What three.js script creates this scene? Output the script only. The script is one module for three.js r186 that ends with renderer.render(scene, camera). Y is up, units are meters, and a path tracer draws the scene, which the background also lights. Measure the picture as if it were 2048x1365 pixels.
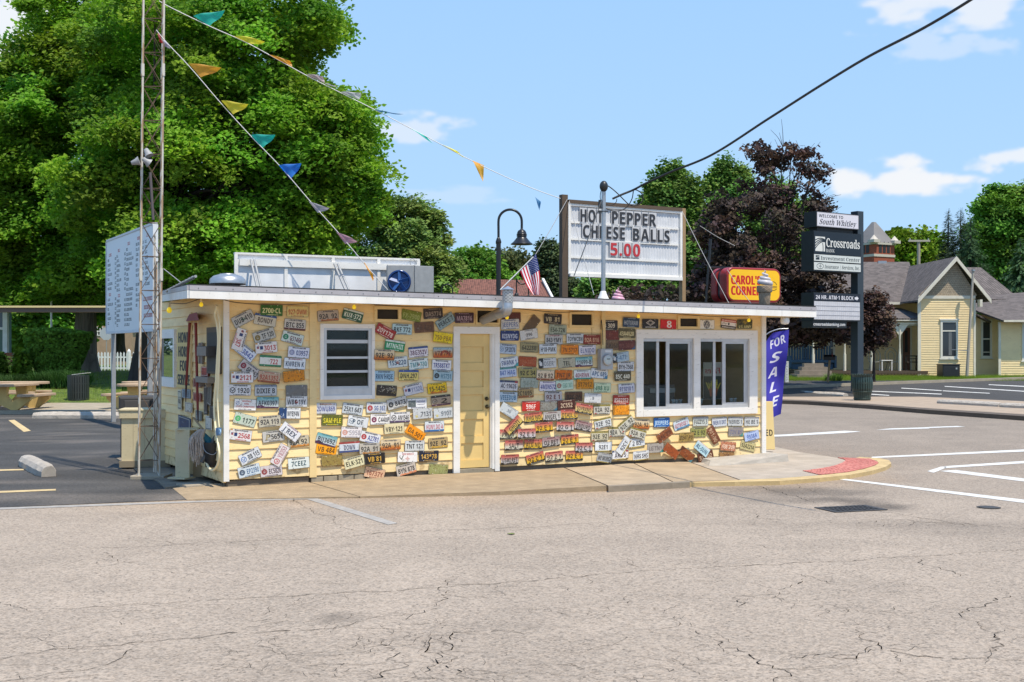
import * as THREE from 'three';
import { mergeGeometries } from 'three/addons/utils/BufferGeometryUtils.js';
import { FontLoader } from 'three/addons/loaders/FontLoader.js';
import { TextGeometry } from 'three/addons/geometries/TextGeometry.js';

// ---------------------------------------------------------------- camera, sky, sun, exposure
const scene = new THREE.Scene();
const FPX = 2350, HOR = 700, CX = 1024, EYE = 1.9;            // focal length and horizon of a 2048 x 1365 frame
const camera = new THREE.PerspectiveCamera(2 * Math.atan(682.5 / FPX) * 180 / Math.PI, 2048 / 1365, 0.1, 1500);
camera.position.set(0, EYE, 0);
camera.setViewOffset(2048, 1365, 0, 682.5 - HOR, 2048, 1365);
const renderer = new THREE.WebGLRenderer({ antialias: true });
renderer.toneMapping = THREE.LinearToneMapping;
const EXPOSURE = 1.55;
renderer.toneMappingExposure = EXPOSURE;
renderer.shadowMap.enabled = true;
const SUN_EL = 66.5 * Math.PI / 180, SUN_AZ = 42 * Math.PI / 180;   // azimuth from towards the viewer, turning to the right
const sunDir = new THREE.Vector3(Math.cos(SUN_EL) * Math.sin(SUN_AZ), Math.sin(SUN_EL), Math.cos(SUN_EL) * Math.cos(SUN_AZ));
const sun = new THREE.DirectionalLight(new THREE.Color().setRGB(1, 0.915, 0.77), 3.55);
sun.position.set(sunDir.x * 60, sunDir.y * 60, sunDir.z * 60 - 25);
sun.target.position.set(0, 0, -25);
sun.castShadow = true;
Object.assign(sun.shadow.camera, { left: -50, right: 50, top: 50, bottom: -50, near: 1, far: 160 });
sun.shadow.mapSize.set(4096, 4096);
scene.add(sun, sun.target);

function mulberry(a) { return () => { a |= 0; a = a + 0x6D2B79F5 | 0; let t = Math.imul(a ^ a >>> 15, 1 | a); t = t + Math.imul(t ^ t >>> 7, 61 | t) ^ t; return ((t ^ t >>> 14) >>> 0) / 4294967296; }; }
const rnd = mulberry(7);
const rr = (a, b, r = rnd) => a + (b - a) * r();
const clamp = (x, a = 0, b = 1) => Math.min(b, Math.max(a, x));
const smooth = (a, b, x) => { const t = clamp((x - a) / (b - a)); return t * t * (3 - 2 * t); };
const lerp = (a, b, t) => a + (b - a) * t;
function hash2(x, y, s) { let h = Math.imul(x, 374761393) + Math.imul(y, 668265263) + Math.imul(s, 982451653) | 0; h = Math.imul(h ^ h >>> 13, 1274126177); return ((h ^ h >>> 16) >>> 0) / 4294967296; }
function vnoise(x, y, s = 0, per = 0) {                          // value noise, periodic when per is given
  let xi = Math.floor(x), yi = Math.floor(y); const xf = x - xi, yf = y - yi;
  const w = (a) => per ? ((a % per) + per) % per : a;
  const u = xf * xf * (3 - 2 * xf), v = yf * yf * (3 - 2 * yf);
  const a = hash2(w(xi), w(yi), s), b = hash2(w(xi + 1), w(yi), s), c = hash2(w(xi), w(yi + 1), s), d = hash2(w(xi + 1), w(yi + 1), s);
  return lerp(lerp(a, b, u), lerp(c, d, u), v);
}
function fbm(x, y, s = 0, o = 4, per = 0) { let t = 0, a = 0.5, n = 0; for (let i = 0; i < o; i++) { t += a * vnoise(x, y, s + i, per); n += a; x *= 2; y *= 2; per *= 2; a *= 0.5; } return t / n; }

{ // sky: clear blue, paler towards the horizon, a few small fair-weather clouds
  const W = 4096, H = 2048, data = new Float32Array(W * H * 4);
  const clouds = [];
  const cl = (px, py, rx, ry, k, s) => clouds.push([Math.atan2(-1, (px - CX) / FPX), Math.atan2((HOR - py) / FPX, Math.hypot(1, (px - CX) / FPX)), rx / FPX, ry / FPX, k, s]);
  cl(1822, 366, 165, 48, 0.95, 1); cl(1880, 30, 210, 60, 0.75, 2); cl(1895, 100, 120, 40, 0.35, 3); cl(2075, 328, 110, 34, 0.8, 4); cl(830, 262, 150, 42, 0.55, 5);
  cl(40, 40, 260, 110, 0.9, 6); cl(1130, 585, 260, 40, 0.3, 7); cl(935, 395, 190, 22, 0.22, 8);
  const r = mulberry(91);
  for (let i = 0; i < 60; i++) clouds.push([rr(-Math.PI, Math.PI, r), rr(0.08, 0.9, r), rr(0.05, 0.16, r), rr(0.012, 0.045, r), rr(0.3, 0.9, r), 20 + i]);
  const inFrame = (c) => { const x = -Math.cos(c[0]) / Math.sin(c[0]); return Math.sin(c[0]) < 0 && Math.abs(x) < 0.56 && c[1] < 0.42; };
  const list = clouds.filter((c, i) => i < 8 || !inFrame(c));
  for (let j = 0; j < H; j++) {
    const el = ((j + 0.5) / H - 0.5) * Math.PI;
    const e = Math.max(0, el), t = Math.pow(clamp(e / 1.35), 0.62);
    let c0 = [lerp(0.57, 0.1, t), lerp(0.82, 0.38, t), lerp(1.04, 1.0, t)];
    if (el < 0) { const g = smooth(0, -0.08, el); c0 = [lerp(c0[0], 0.25, g), lerp(c0[1], 0.24, g), lerp(c0[2], 0.22, g)]; }
    const row = list.filter((c) => Math.abs(el - c[1]) < c[3] * 1.6);
    for (let i = 0; i < W; i++) {
      const az = ((i + 0.5) / W - 0.5) * 2 * Math.PI;
      let a = 0;
      for (const c of row) {
        let da = az - c[0]; if (da > Math.PI) da -= 2 * Math.PI; if (da < -Math.PI) da += 2 * Math.PI;
        const u = da * Math.cos(c[1]) / c[2], v = (el - c[1]) / c[3];
        if (Math.abs(u) > 1.6) continue;
        const n = fbm(u * 2.6 + 40 + c[5] * 7, v * 1.9 + 40 + c[5] * 3, c[5], 7);
        const vv = v < 0 ? v * 1.5 : v * 0.95;
        a = Math.max(a, c[4] * smooth(0.14, 0.5, (1 - u * u - vv * vv) * 0.6 + (n - 0.5) * 1.5));
      }
      const k = (j * W + i) * 4;
      data[k] = lerp(c0[0], 0.93, a) / EXPOSURE; data[k + 1] = lerp(c0[1], 0.945, a) / EXPOSURE; data[k + 2] = lerp(c0[2], 0.97, a) / EXPOSURE; data[k + 3] = 1;
    }
  }
  const sky = new THREE.DataTexture(data, W, H, THREE.RGBAFormat, THREE.FloatType);
  sky.mapping = THREE.EquirectangularReflectionMapping; sky.magFilter = THREE.LinearFilter; sky.needsUpdate = true;
  scene.background = sky; scene.environment = sky;
}

// ---------------------------------------------------------------- helpers
const V = (x, y, z) => new THREE.Vector3(x, y, z);
const P = (px, py, d) => V((px - CX) / FPX * d, EYE + (HOR - py) / FPX * d, -d);          // a pixel at a depth
const G = (px, py, y = 0) => P(px, py, (EYE - y) * FPX / (py - HOR));                       // a pixel on a level surface
class Frame {                                                                              // a vertical plane: origin and turn about y
  constructor(o, yaw) { this.o = o; this.yaw = yaw; this.ax = V(Math.cos(yaw), 0, -Math.sin(yaw)); this.n = V(Math.sin(yaw), 0, Math.cos(yaw)); }
  hit(px, py, z = 0) { const x = (px - CX) / FPX, d = (this.o.dot(this.n) + z) / (x * this.n.x - this.n.z), p = P(px, py, d).sub(this.o); return [p.dot(this.ax), p.y, z]; }
  world(l, y, z = 0) { return this.o.clone().addScaledVector(this.ax, l).addScaledVector(this.n, z).setY(this.o.y + y); }
}
const used = {};
function numbered(name) { const n = used[name] = (used[name] ?? -1) + 1; return n ? `${name}_${String(n).padStart(3, '0')}` : name; }
function tag(o, label, category, group, kind) { if (label) o.userData.label = label; if (category) o.userData.category = category; if (group) o.userData.group = group; if (kind) o.userData.kind = kind; return o; }
function thing(name, label, category, pos = V(0, 0, 0), yaw = 0, group) { const o = new THREE.Group(); o.name = numbered(name); o.position.copy(pos); o.rotation.y = yaw; scene.add(o); return tag(o, label, category, group); }
function part(name, geo, mat, parent, kind) {
  const m = new THREE.Mesh(Array.isArray(geo) ? merge(geo) : geo, mat); m.castShadow = m.receiveShadow = true;
  if (parent) { m.name = name; parent.add(m); } else { m.name = numbered(name); scene.add(m); }
  if (kind) m.userData.kind = kind; return m;
}
function merge(gs) {
  gs = gs.map((g) => { const h = g.index ? g.toNonIndexed() : g; for (const k of Object.keys(h.attributes)) if (!['position', 'normal', 'uv', 'color'].includes(k)) h.deleteAttribute(k); if (!h.attributes.uv) h.setAttribute('uv', new THREE.BufferAttribute(new Float32Array(h.attributes.position.count * 2), 2)); return h; });
  return gs.length === 1 ? gs[0] : mergeGeometries(gs);
}
function bx(w, h, d, x = 0, y = 0, z = 0) {                       // box centred at x,y,z with uv in metres
  const g = new THREE.BoxGeometry(w, h, d), uv = g.attributes.uv, n = g.attributes.normal;
  for (let i = 0; i < uv.count; i++) { const ax = Math.abs(n.getX(i)) > 0.5, ay = Math.abs(n.getY(i)) > 0.5; uv.setXY(i, uv.getX(i) * (ax ? d : w) + x, uv.getY(i) * (ay ? d : h) + y); }
  return g.translate(x, y, z);
}
const bb = (x0, x1, y0, y1, z0, z1) => bx(Math.abs(x1 - x0), Math.abs(y1 - y0), Math.abs(z1 - z0), (x0 + x1) / 2, (y0 + y1) / 2, (z0 + z1) / 2);
function rbox(w, h, d, r = 0.01, x = 0, y = 0, z = 0) {           // box with chamfered edges along its outline
  const s = new THREE.Shape(), a = w / 2 - r, b = h / 2 - r;
  s.moveTo(-a, -b); s.lineTo(a, -b); s.lineTo(a, b); s.lineTo(-a, b); s.closePath();
  return new THREE.ExtrudeGeometry(s, { depth: d - 2 * r, bevelEnabled: true, bevelSize: r, bevelThickness: r, bevelSegments: 2 }).translate(x, y, z - d / 2 + r);
}
function rod(a, b, r0, r1 = r0, seg = 8) {                        // tapered rod between two points
  const d = b.clone().sub(a), L = d.length(), g = new THREE.CylinderGeometry(r1, r0, L, seg, 1);
  const uv = g.attributes.uv; for (let i = 0; i < uv.count; i++) uv.setXY(i, uv.getX(i) * 6.28 * r0, uv.getY(i) * L);
  return g.applyQuaternion(new THREE.Quaternion().setFromUnitVectors(V(0, 1, 0), d.normalize())).translate((a.x + b.x) / 2, (a.y + b.y) / 2, (a.z + b.z) / 2);
}
function tube(pts, r, seg = 24, rad = 6, closed = false) { return new THREE.TubeGeometry(new THREE.CatmullRomCurve3(pts, closed), seg, r, rad, closed); }
const lathe = (pts, seg = 24) => new THREE.LatheGeometry(pts.map((p) => new THREE.Vector2(p[0], p[1])), seg);
function polyGeo(pts, drop = 0.05, planar = true) {                // sheet through points (any heights) with skirts; uv in metres
  const c = pts.map((p) => new THREE.Vector2(p.x, -p.z)), cw = THREE.ShapeUtils.isClockWise(c);
  if (cw) { pts = pts.slice().reverse(); c.reverse(); }
  const f = THREE.ShapeUtils.triangulateShape(c, []), pos = [], uv = [], nor = [];
  for (const t of f) for (const i of t) { pos.push(pts[i].x, pts[i].y, pts[i].z); uv.push(pts[i].x, -pts[i].z); nor.push(0, 1, 0); }
  if (drop > 0) for (let i = 0; i < pts.length; i++) {
    const a = pts[i], b = pts[(i + 1) % pts.length], n = V(-(b.z - a.z) * -1, 0, -(b.x - a.x)).normalize(), L = a.distanceTo(b);
    n.set(-(a.z - b.z), 0, (a.x - b.x)).normalize().multiplyScalar(-1);
    for (const [p, dy, u] of [[a, -drop, 0], [b, -drop, L], [b, 0, L], [a, -drop, 0], [b, 0, L], [a, 0, 0]]) { pos.push(p.x, p.y + dy, p.z); uv.push(u, dy); nor.push(n.x, 0, n.z); }
  }
  const g = new THREE.BufferGeometry();
  g.setAttribute('position', new THREE.Float32BufferAttribute(pos, 3)); g.setAttribute('uv', new THREE.Float32BufferAttribute(uv, 2)); g.setAttribute('normal', new THREE.Float32BufferAttribute(nor, 3));
  return g;
}
function prism(profile, x0, x1) {                                  // closed profile of [y, z] (counter-clockwise seen from +x) extruded along x, flat faces, uv in metres
  const pos = [], uv = [], n = profile.length, tri = THREE.ShapeUtils.triangulateShape(profile.map((p) => new THREE.Vector2(p[1], p[0])), []);
  for (let i = 0; i < n; i++) { const a = profile[i], b = profile[(i + 1) % n];
    for (const [x, p] of [[x0, a], [x1, a], [x1, b], [x0, a], [x1, b], [x0, b]]) { pos.push(x, p[0], p[1]); uv.push(x, p[0]); } }
  for (const t of tri) { for (const i of [t[0], t[2], t[1]]) { pos.push(x1, profile[i][0], profile[i][1]); uv.push(profile[i][1], profile[i][0]); } for (const i of t) { pos.push(x0, profile[i][0], profile[i][1]); uv.push(profile[i][1], profile[i][0]); } }
  const g = new THREE.BufferGeometry(); g.setAttribute('position', new THREE.Float32BufferAttribute(pos, 3)); g.setAttribute('uv', new THREE.Float32BufferAttribute(uv, 2)); g.computeVertexNormals(); return g;
}
function quadGrid(fn, nu, nv, uvf) {                               // surface from fn(u,v) -> Vector3
  const g = new THREE.PlaneGeometry(1, 1, nu, nv), p = g.attributes.position, uv = g.attributes.uv;
  for (let i = 0; i < p.count; i++) { const u = uv.getX(i), v = uv.getY(i), q = fn(u, v); p.setXYZ(i, q.x, q.y, q.z); if (uvf) { const t = uvf(u, v); uv.setXY(i, t[0], t[1]); } }
  g.computeVertexNormals(); return g;
}
function hull8(lo, hi) {                                           // four lower points and four upper points -> a closed block
  const q = [...lo, ...hi], F = [[0, 1, 2, 3], [7, 6, 5, 4], [0, 4, 5, 1], [1, 5, 6, 2], [2, 6, 7, 3], [3, 7, 4, 0]], pos = [], uv = [];
  for (const f of F) { const [a, b, c, d] = f.map((i) => q[i]), U = b.clone().sub(a), L = U.length(), K = d.distanceTo(a);
    for (const [p, s, t] of [[a, 0, 0], [b, L, 0], [c, L, K], [a, 0, 0], [c, L, K], [d, 0, K]]) { pos.push(p.x, p.y, p.z); uv.push(s, t); } }
  const g = new THREE.BufferGeometry(); g.setAttribute('position', new THREE.Float32BufferAttribute(pos, 3)); g.setAttribute('uv', new THREE.Float32BufferAttribute(uv, 2)); g.computeVertexNormals(); return g;
}

// ---------------------------------------------------------------- textures and materials
function dataTex(n, fn, srgb = false, rep = 1) {
  const d = new Uint8Array(n * n * 4);
  for (let j = 0; j < n; j++) for (let i = 0; i < n; i++) { const c = fn(i / n, j / n, i, j), k = (j * n + i) * 4; const a = Array.isArray(c) ? c : [c, c, c]; d[k] = clamp(a[0]) * 255; d[k + 1] = clamp(a[1]) * 255; d[k + 2] = clamp(a[2]) * 255; d[k + 3] = 255; }
  const t = new THREE.DataTexture(d, n, n); t.wrapS = t.wrapT = THREE.RepeatWrapping; t.magFilter = THREE.LinearFilter; t.repeat.set(rep, rep); if (srgb) t.colorSpace = THREE.SRGBColorSpace; t.needsUpdate = true; return t;
}
const again = (t, rx, ry = rx) => { const c = t.clone(); c.repeat.set(rx, ry); c.needsUpdate = true; return c; };
const grime = dataTex(512, (u, v) => { const n = fbm(u * 6, v * 6, 3, 6, 6), m = vnoise(u * 256, v * 256, 9, 256); return 0.82 + 0.22 * (n - 0.5) + 0.06 * (m - 0.5) + 0.06; });
const paintT = dataTex(512, (u, v) => { const g = fbm(u * 4, v * 60, 12, 4, 4), n = fbm(u * 5, v * 5, 4, 5, 5); const chip = smooth(0.76, 0.82, fbm(u * 24, v * 40, 31, 3, 24)); const b = 0.93 + 0.08 * (g - 0.5) + 0.16 * (n - 0.5) - chip * 0.24; return [b, b * (0.99 + 0.02 * n), b * (0.965 + 0.05 * n)]; });
const grainT = dataTex(256, (u, v) => fbm(u * 6, v * 90, 21, 4, 6));
const asphaltT = dataTex(1024, (u, v, i, j) => {
  const s = vnoise(u * 340, v * 340, 5, 340), s2 = vnoise(u * 512, v * 512, 15, 512), m = fbm(u * 7, v * 7, 6, 5, 7);
  const s3 = vnoise(u * 150, v * 150, 55, 150); let b = 0.81 + 0.36 * (s - 0.5) + 0.2 * (s2 - 0.5) + 0.34 * (s3 - 0.5) + 0.16 * (m - 0.5);
  const st = hash2(Math.floor(i / 5), Math.floor(j / 5), 77); if (st > 0.96) b += 0.16; if (st < 0.06) b -= 0.26;
  const h = vnoise(u * 120, v * 120, 8, 120) - 0.5; return [b * (1 + 0.035 * h), b, b * (1 - 0.04 * h)];
});
const concreteT = dataTex(1024, (u, v, i, j) => { const s = vnoise(u * 420, v * 420, 25, 420), m = fbm(u * 9, v * 9, 26, 5, 9); let b = 0.85 + 0.26 * (s - 0.5) + 0.38 * (m - 0.5); const st = hash2(i >> 1, j >> 1, 78); if (st > 0.985) b -= 0.16; return [b, b * 0.99, b * 0.97]; });
const grassT = dataTex(512, (u, v) => { const s = vnoise(u * 128, v * 60, 35, 4096), m = fbm(u * 8, v * 8, 36, 5, 8); const b = 0.55 + 0.6 * (s - 0.5) + 0.6 * (m - 0.5); return [b * (0.9 + 0.3 * m), b, b * 0.8]; });
const barkT = dataTex(256, (u, v) => { const r = Math.abs(fbm(u * 14, v * 3, 41, 4, 14) - 0.5) * 2; return 0.35 + 0.65 * Math.pow(r, 0.6); });
const rustT = dataTex(256, (u, v) => { const n = fbm(u * 8, v * 8, 51, 5, 8), k = smooth(0.46, 0.66, n); return [lerp(0.95, 0.6, k), lerp(0.93, 0.42, k), lerp(0.88, 0.28, k)]; });
const RGB = (r, g, b) => new THREE.Color().setRGB(r, g, b);
const HEX = (h) => new THREE.Color(h);
function mat(color, o = {}) { return new THREE.MeshStandardMaterial({ color: Array.isArray(color) ? RGB(...color) : HEX(color), roughness: 0.7, ...o }); }
function phys(color, o = {}) { return new THREE.MeshPhysicalMaterial({ color: Array.isArray(color) ? RGB(...color) : HEX(color), roughness: 0.6, ...o }); }
const M = {
  siding: mat([0.95, 0.71, 0.35], { map: again(paintT, 1.3, 3), roughness: 0.62, bumpMap: grainT, bumpScale: 0.0015 }),
  sidingLow: mat([0.74, 0.57, 0.3], { map: again(dataTex(256, (u, v) => { const n = fbm(u * 9, v * 9, 81, 5, 9), k = smooth(0.5, 0.68, n); return [lerp(1, 0.62, k), lerp(1, 0.56, k), lerp(1, 0.5, k)]; }), 0.9, 1.5), roughness: 0.75, bumpMap: grainT, bumpScale: 0.002 }),
  sidingB: mat([0.94, 0.69, 0.33], { map: again(paintT, 1.1, 2.7), roughness: 0.64, bumpMap: grainT, bumpScale: 0.0015 }),
  sidingC: mat([0.95, 0.725, 0.375], { map: again(paintT, 1.6, 3.4), roughness: 0.6, bumpMap: grainT, bumpScale: 0.0015 }),
  cream: mat([0.66, 0.55, 0.34], { map: again(paintT, 1.2, 1.6), roughness: 0.6 }),
  iron: mat([0.055, 0.052, 0.05], { roughness: 0.7, map: again(grime, 5) }),
  batten: mat([0.84, 0.63, 0.3], { map: again(paintT, 1, 1.4), roughness: 0.6 }),
  soffit: mat([0.88, 0.62, 0.2], { map: again(paintT, 0.7), roughness: 0.65 }),
  door: mat([0.84, 0.6, 0.23], { map: again(grime, 0.8), roughness: 0.42 }),
  white: mat([0.86, 0.83, 0.78], { map: again(paintT, 0.9, 1.6), roughness: 0.5 }),
  alu: mat([0.62, 0.62, 0.62], { metalness: 0.55, roughness: 0.42, map: again(grime, 2) }),
  aluDark: mat([0.2, 0.2, 0.2], { metalness: 0.5, roughness: 0.45 }),
  galv: mat([0.5, 0.51, 0.52], { metalness: 0.75, roughness: 0.38, map: again(grime, 4) }),
  galvDull: mat([0.42, 0.42, 0.41], { metalness: 0.45, roughness: 0.6, map: again(grime, 3) }),
  rustyPost: mat([0.62, 0.6, 0.55], { map: again(rustT, 1.2, 0.9), roughness: 0.75 }),
  rustRod: mat([0.16, 0.1, 0.065], { roughness: 0.85, map: again(grime, 5) }),
  membrane: mat([0.028, 0.028, 0.028], { roughness: 0.85, map: again(grime, 1) }),
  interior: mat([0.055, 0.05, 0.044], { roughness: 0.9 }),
  dark: mat([0.02, 0.02, 0.022], { roughness: 0.6 }),
  black: mat([0.018, 0.019, 0.021], { roughness: 0.42 }),
  blackMetal: mat([0.022, 0.022, 0.024], { metalness: 0.3, roughness: 0.32 }),
  concrete: mat([0.42, 0.36, 0.275], { map: again(concreteT, 0.6), roughness: 0.9, bumpMap: again(concreteT, 0.6), bumpScale: 0.004 }),
  brickM: mat([0.36, 0.12, 0.07], { map: again(grime, 3), roughness: 0.85 }),
  stoneM: mat([0.36, 0.31, 0.23], { map: again(concreteT, 1.2), roughness: 0.9 }),
  wood: mat([0.36, 0.235, 0.12], { map: again(paintT, 0.8, 2), roughness: 0.75 }),
  woodDark: mat([0.105, 0.07, 0.045], { map: again(paintT, 0.8, 2), roughness: 0.75 }),
  wire: mat([0.02, 0.02, 0.02], { roughness: 0.6 }),
  bark: mat([0.27, 0.22, 0.17], { map: again(barkT, 0.5, 0.25), bumpMap: again(barkT, 0.5, 0.25), bumpScale: 0.05, roughness: 0.95 }),
  barkDark: mat([0.075, 0.06, 0.048], { map: again(barkT, 0.5, 0.25), roughness: 0.95 }),
  glass: new THREE.MeshPhysicalMaterial({ color: RGB(0.86, 0.9, 0.88), roughness: 0.02, transmission: 1, thickness: 0, ior: 1.45, specularIntensity: 0.5, side: THREE.DoubleSide }),
};
function canvasTex(w, h, draw) { const c = document.createElement('canvas'); c.width = w; c.height = h; const x = c.getContext('2d'); draw(x, w, h); const t = new THREE.CanvasTexture(c); t.colorSpace = THREE.SRGBColorSpace; return t; }
function fitText(x, s, cx, cy, w, h, font, fill, slant = 0) {      // text squeezed into a w x h box centred at cx, cy
  x.save(); x.font = `${font.replace('SIZE', '100px')}`; const m = x.measureText(s).width; x.translate(cx, cy); x.transform(1, 0, -slant, 1, 0, 0); x.scale(w / m, h / 74); x.fillStyle = fill; x.textAlign = 'center'; x.textBaseline = 'alphabetic'; x.fillText(s, 0, 37); x.restore();
}
const SANSB = 'bold SIZE sans-serif', SANS = 'SIZE sans-serif', SERIFB = 'bold SIZE serif', SERIF = 'SIZE serif';
function face(w, h, x, y, z) { return new THREE.PlaneGeometry(w, h).translate(x, y, z); }   // a printed face, set proud of what carries it

// ---------------------------------------------------------------- ground
function profile(d, t) { for (let i = 1; i < t.length; i++) if (d < t[i][0]) return lerp(t[i - 1][1], t[i][1], clamp((d - t[i - 1][0]) / (t[i][0] - t[i - 1][0]))); return t[t.length - 1][1]; }
const LEFT = [[0, 0], [36, 0], [37.5, 0.16], [40, 0.3], [45, 0.72], [52, 1.0], [60, 0.72], [68, 0.55], [90, 0.4], [400, 1.2]];
const RIGHT = [[0, 0], [43.5, 0], [52, 0.44], [57, 0.62], [70, 0.7], [400, 1.2]];
const groundY = (x, d) => lerp(profile(d, LEFT), profile(d, RIGHT), smooth(-4, 4, x));
const onGround = (px, py) => { let d = 20; for (let i = 0; i < 60; i++) { const x = (px - CX) / FPX * d; const nd = (EYE - groundY(x, d)) * FPX / (py - HOR); d = lerp(d, clamp(nd, 5, 300), 0.35); } return P(px, py, d); };
const atDepth = (px, d) => { const x = (px - CX) / FPX * d; return V(x, groundY(x, d), -d); };

const streetM = mat([0.4, 0.322, 0.248], { map: again(asphaltT, 0.32), bumpMap: again(asphaltT, 0.32), bumpScale: 0.007, roughness: 0.92, vertexColors: true });
const lotM = mat([0.064, 0.059, 0.054], { map: again(asphaltT, 0.3), bumpMap: again(asphaltT, 0.3), bumpScale: 0.01, roughness: 0.88, vertexColors: true });
const lawnM = mat([0.17, 0.26, 0.04], { map: again(grassT, 0.35), bumpMap: again(grassT, 0.35), bumpScale: 0.05, roughness: 1 });
const lineM = mat([0.72, 0.71, 0.68], { map: again(concreteT, 0.8), roughness: 0.8 });
const faintM = mat([0.4, 0.375, 0.345], { map: again(concreteT, 1.3), roughness: 0.9 });
const yellowM = mat([0.66, 0.5, 0.26], { map: again(concreteT, 0.9), roughness: 0.85 });
const crackM = mat([0.13, 0.106, 0.085], { roughness: 1 });

{ // terrain out to the horizon
  const xs = [], zs = [];
  for (let x = -600; x <= 600; x += Math.abs(x) < 60 ? 2 : 20) xs.push(x);
  for (let z = 40; z >= -700; z -= (z > -110 && z <= -30) ? 1.5 : 14) zs.push(z);
  const g = new THREE.PlaneGeometry(1, 1, xs.length - 1, zs.length - 1), p = g.attributes.position, uv = g.attributes.uv;
  for (let j = 0; j < zs.length; j++) for (let i = 0; i < xs.length; i++) { const k = j * xs.length + i, d = -zs[j]; const y = groundY(xs[i], d) - 0.03 - (d < 36 ? 0.03 : 0); p.setXYZ(k, xs[i], y, zs[j]); uv.setXY(k, xs[i], -zs[j]); }
  g.computeVertexNormals();
  part('lawn_ground', g, lawnM, null, 'structure');
}
function sheet(pts, y, cell, col) {                                 // level paved sheet: grid cells clipped to a polygon's box, tinted by col(x, z)
  const poly = pts.map((p) => [p.x, p.z]); const x0 = Math.min(...poly.map((p) => p[0])), x1 = Math.max(...poly.map((p) => p[0])), z0 = Math.min(...poly.map((p) => p[1])), z1 = Math.max(...poly.map((p) => p[1]));
  const pos = [], uv = [], cols = [];
  const clip = (q, axis, lim, s) => { const o = []; for (let i = 0; i < q.length; i++) { const a = q[i], b = q[(i + 1) % q.length], da = s * (a[axis] - lim), db = s * (b[axis] - lim); if (da >= 0) o.push(a); if ((da >= 0) !== (db >= 0)) { const t = da / (da - db); o.push([lerp(a[0], b[0], t), lerp(a[1], b[1], t)]); } } return o; };
  for (let z = z0; z < z1; z += cell(0.5 * (x0 + x1), z)) { const h = cell(0, z); const strip = clip(clip(poly, 1, z, 1), 1, z + h, -1); if (strip.length < 3) continue;
    const sx0 = Math.min(...strip.map((p) => p[0])), sx1 = Math.max(...strip.map((p) => p[0]));
    for (let x = Math.floor(sx0 / h) * h; x < sx1; x += h) { const q = clip(clip(strip, 0, x, 1), 0, x + h, -1); for (let i = 1; i + 1 < q.length; i++) for (const p of [q[0], q[i], q[i + 1]]) { pos.push(p[0], typeof y === 'function' ? y(p[0], -p[1]) : y, p[1]); uv.push(p[0], -p[1]); const c = col(p[0], p[1]); cols.push(c[0], c[1], c[2]); } } }
  // wind upward
  for (let i = 0; i < pos.length; i += 9) { const s = (pos[i + 3] - pos[i]) * (pos[i + 8] - pos[i + 2]) - (pos[i + 5] - pos[i + 2]) * (pos[i + 6] - pos[i]); if (s > 0) for (const [a, n] of [[pos, 3], [cols, 3], [uv, 2]]) for (let k = 0; k < n; k++) { const b = i / 3 * n; const t = a[b + n + k]; a[b + n + k] = a[b + 2 * n + k]; a[b + 2 * n + k] = t; } }
  const g = new THREE.BufferGeometry(); g.setAttribute('position', new THREE.Float32BufferAttribute(pos, 3)); g.setAttribute('uv', new THREE.Float32BufferAttribute(uv, 2)); g.setAttribute('color', new THREE.Float32BufferAttribute(cols, 3)); g.computeVertexNormals(); return g;
}
const stains = [[1385, 736, 0.42, 0.2, 0.2], [635, 1093, 0.16, 0.1, 0.22], [700, 1089, 0.17, 0.1, 0.25], [678, 1237, 0.14, 0.13, 0.42], [652, 1229, 0.1, 0.07, 0.2], [800, 1272, 0.3, 0.1, 0.14], [1040, 1250, 0.5, 0.1, 0.12], [1640, 985, 0.8, 0.4, 0.42], [1600, 1000, 0.9, 0.5, 0.2], [1745, 1012, 0.45, 0.5, 0.55], [1680, 1000, 0.5, 0.35, 0.4], [1550, 978, 0.9, 0.25, 0.3], [1780, 1017, 0.3, 0.2, 0.45], [1490, 985, 0.9, 0.3, 0.18], [1950, 1060, 1.4, 0.5, 0.12], [1800, 1050, 1.5, 0.3, 0.14]].slice(1).map(([px, py, a, b, k]) => { const p = G(px, py); return [p.x, p.z, a, b, k]; });
const kerbLine = [[372, 1001], [700, 995], [1000, 985], [1215, 974], [1345, 967], [1480, 963], [1640, 956]].map(([a, b]) => G(a, b));
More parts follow.
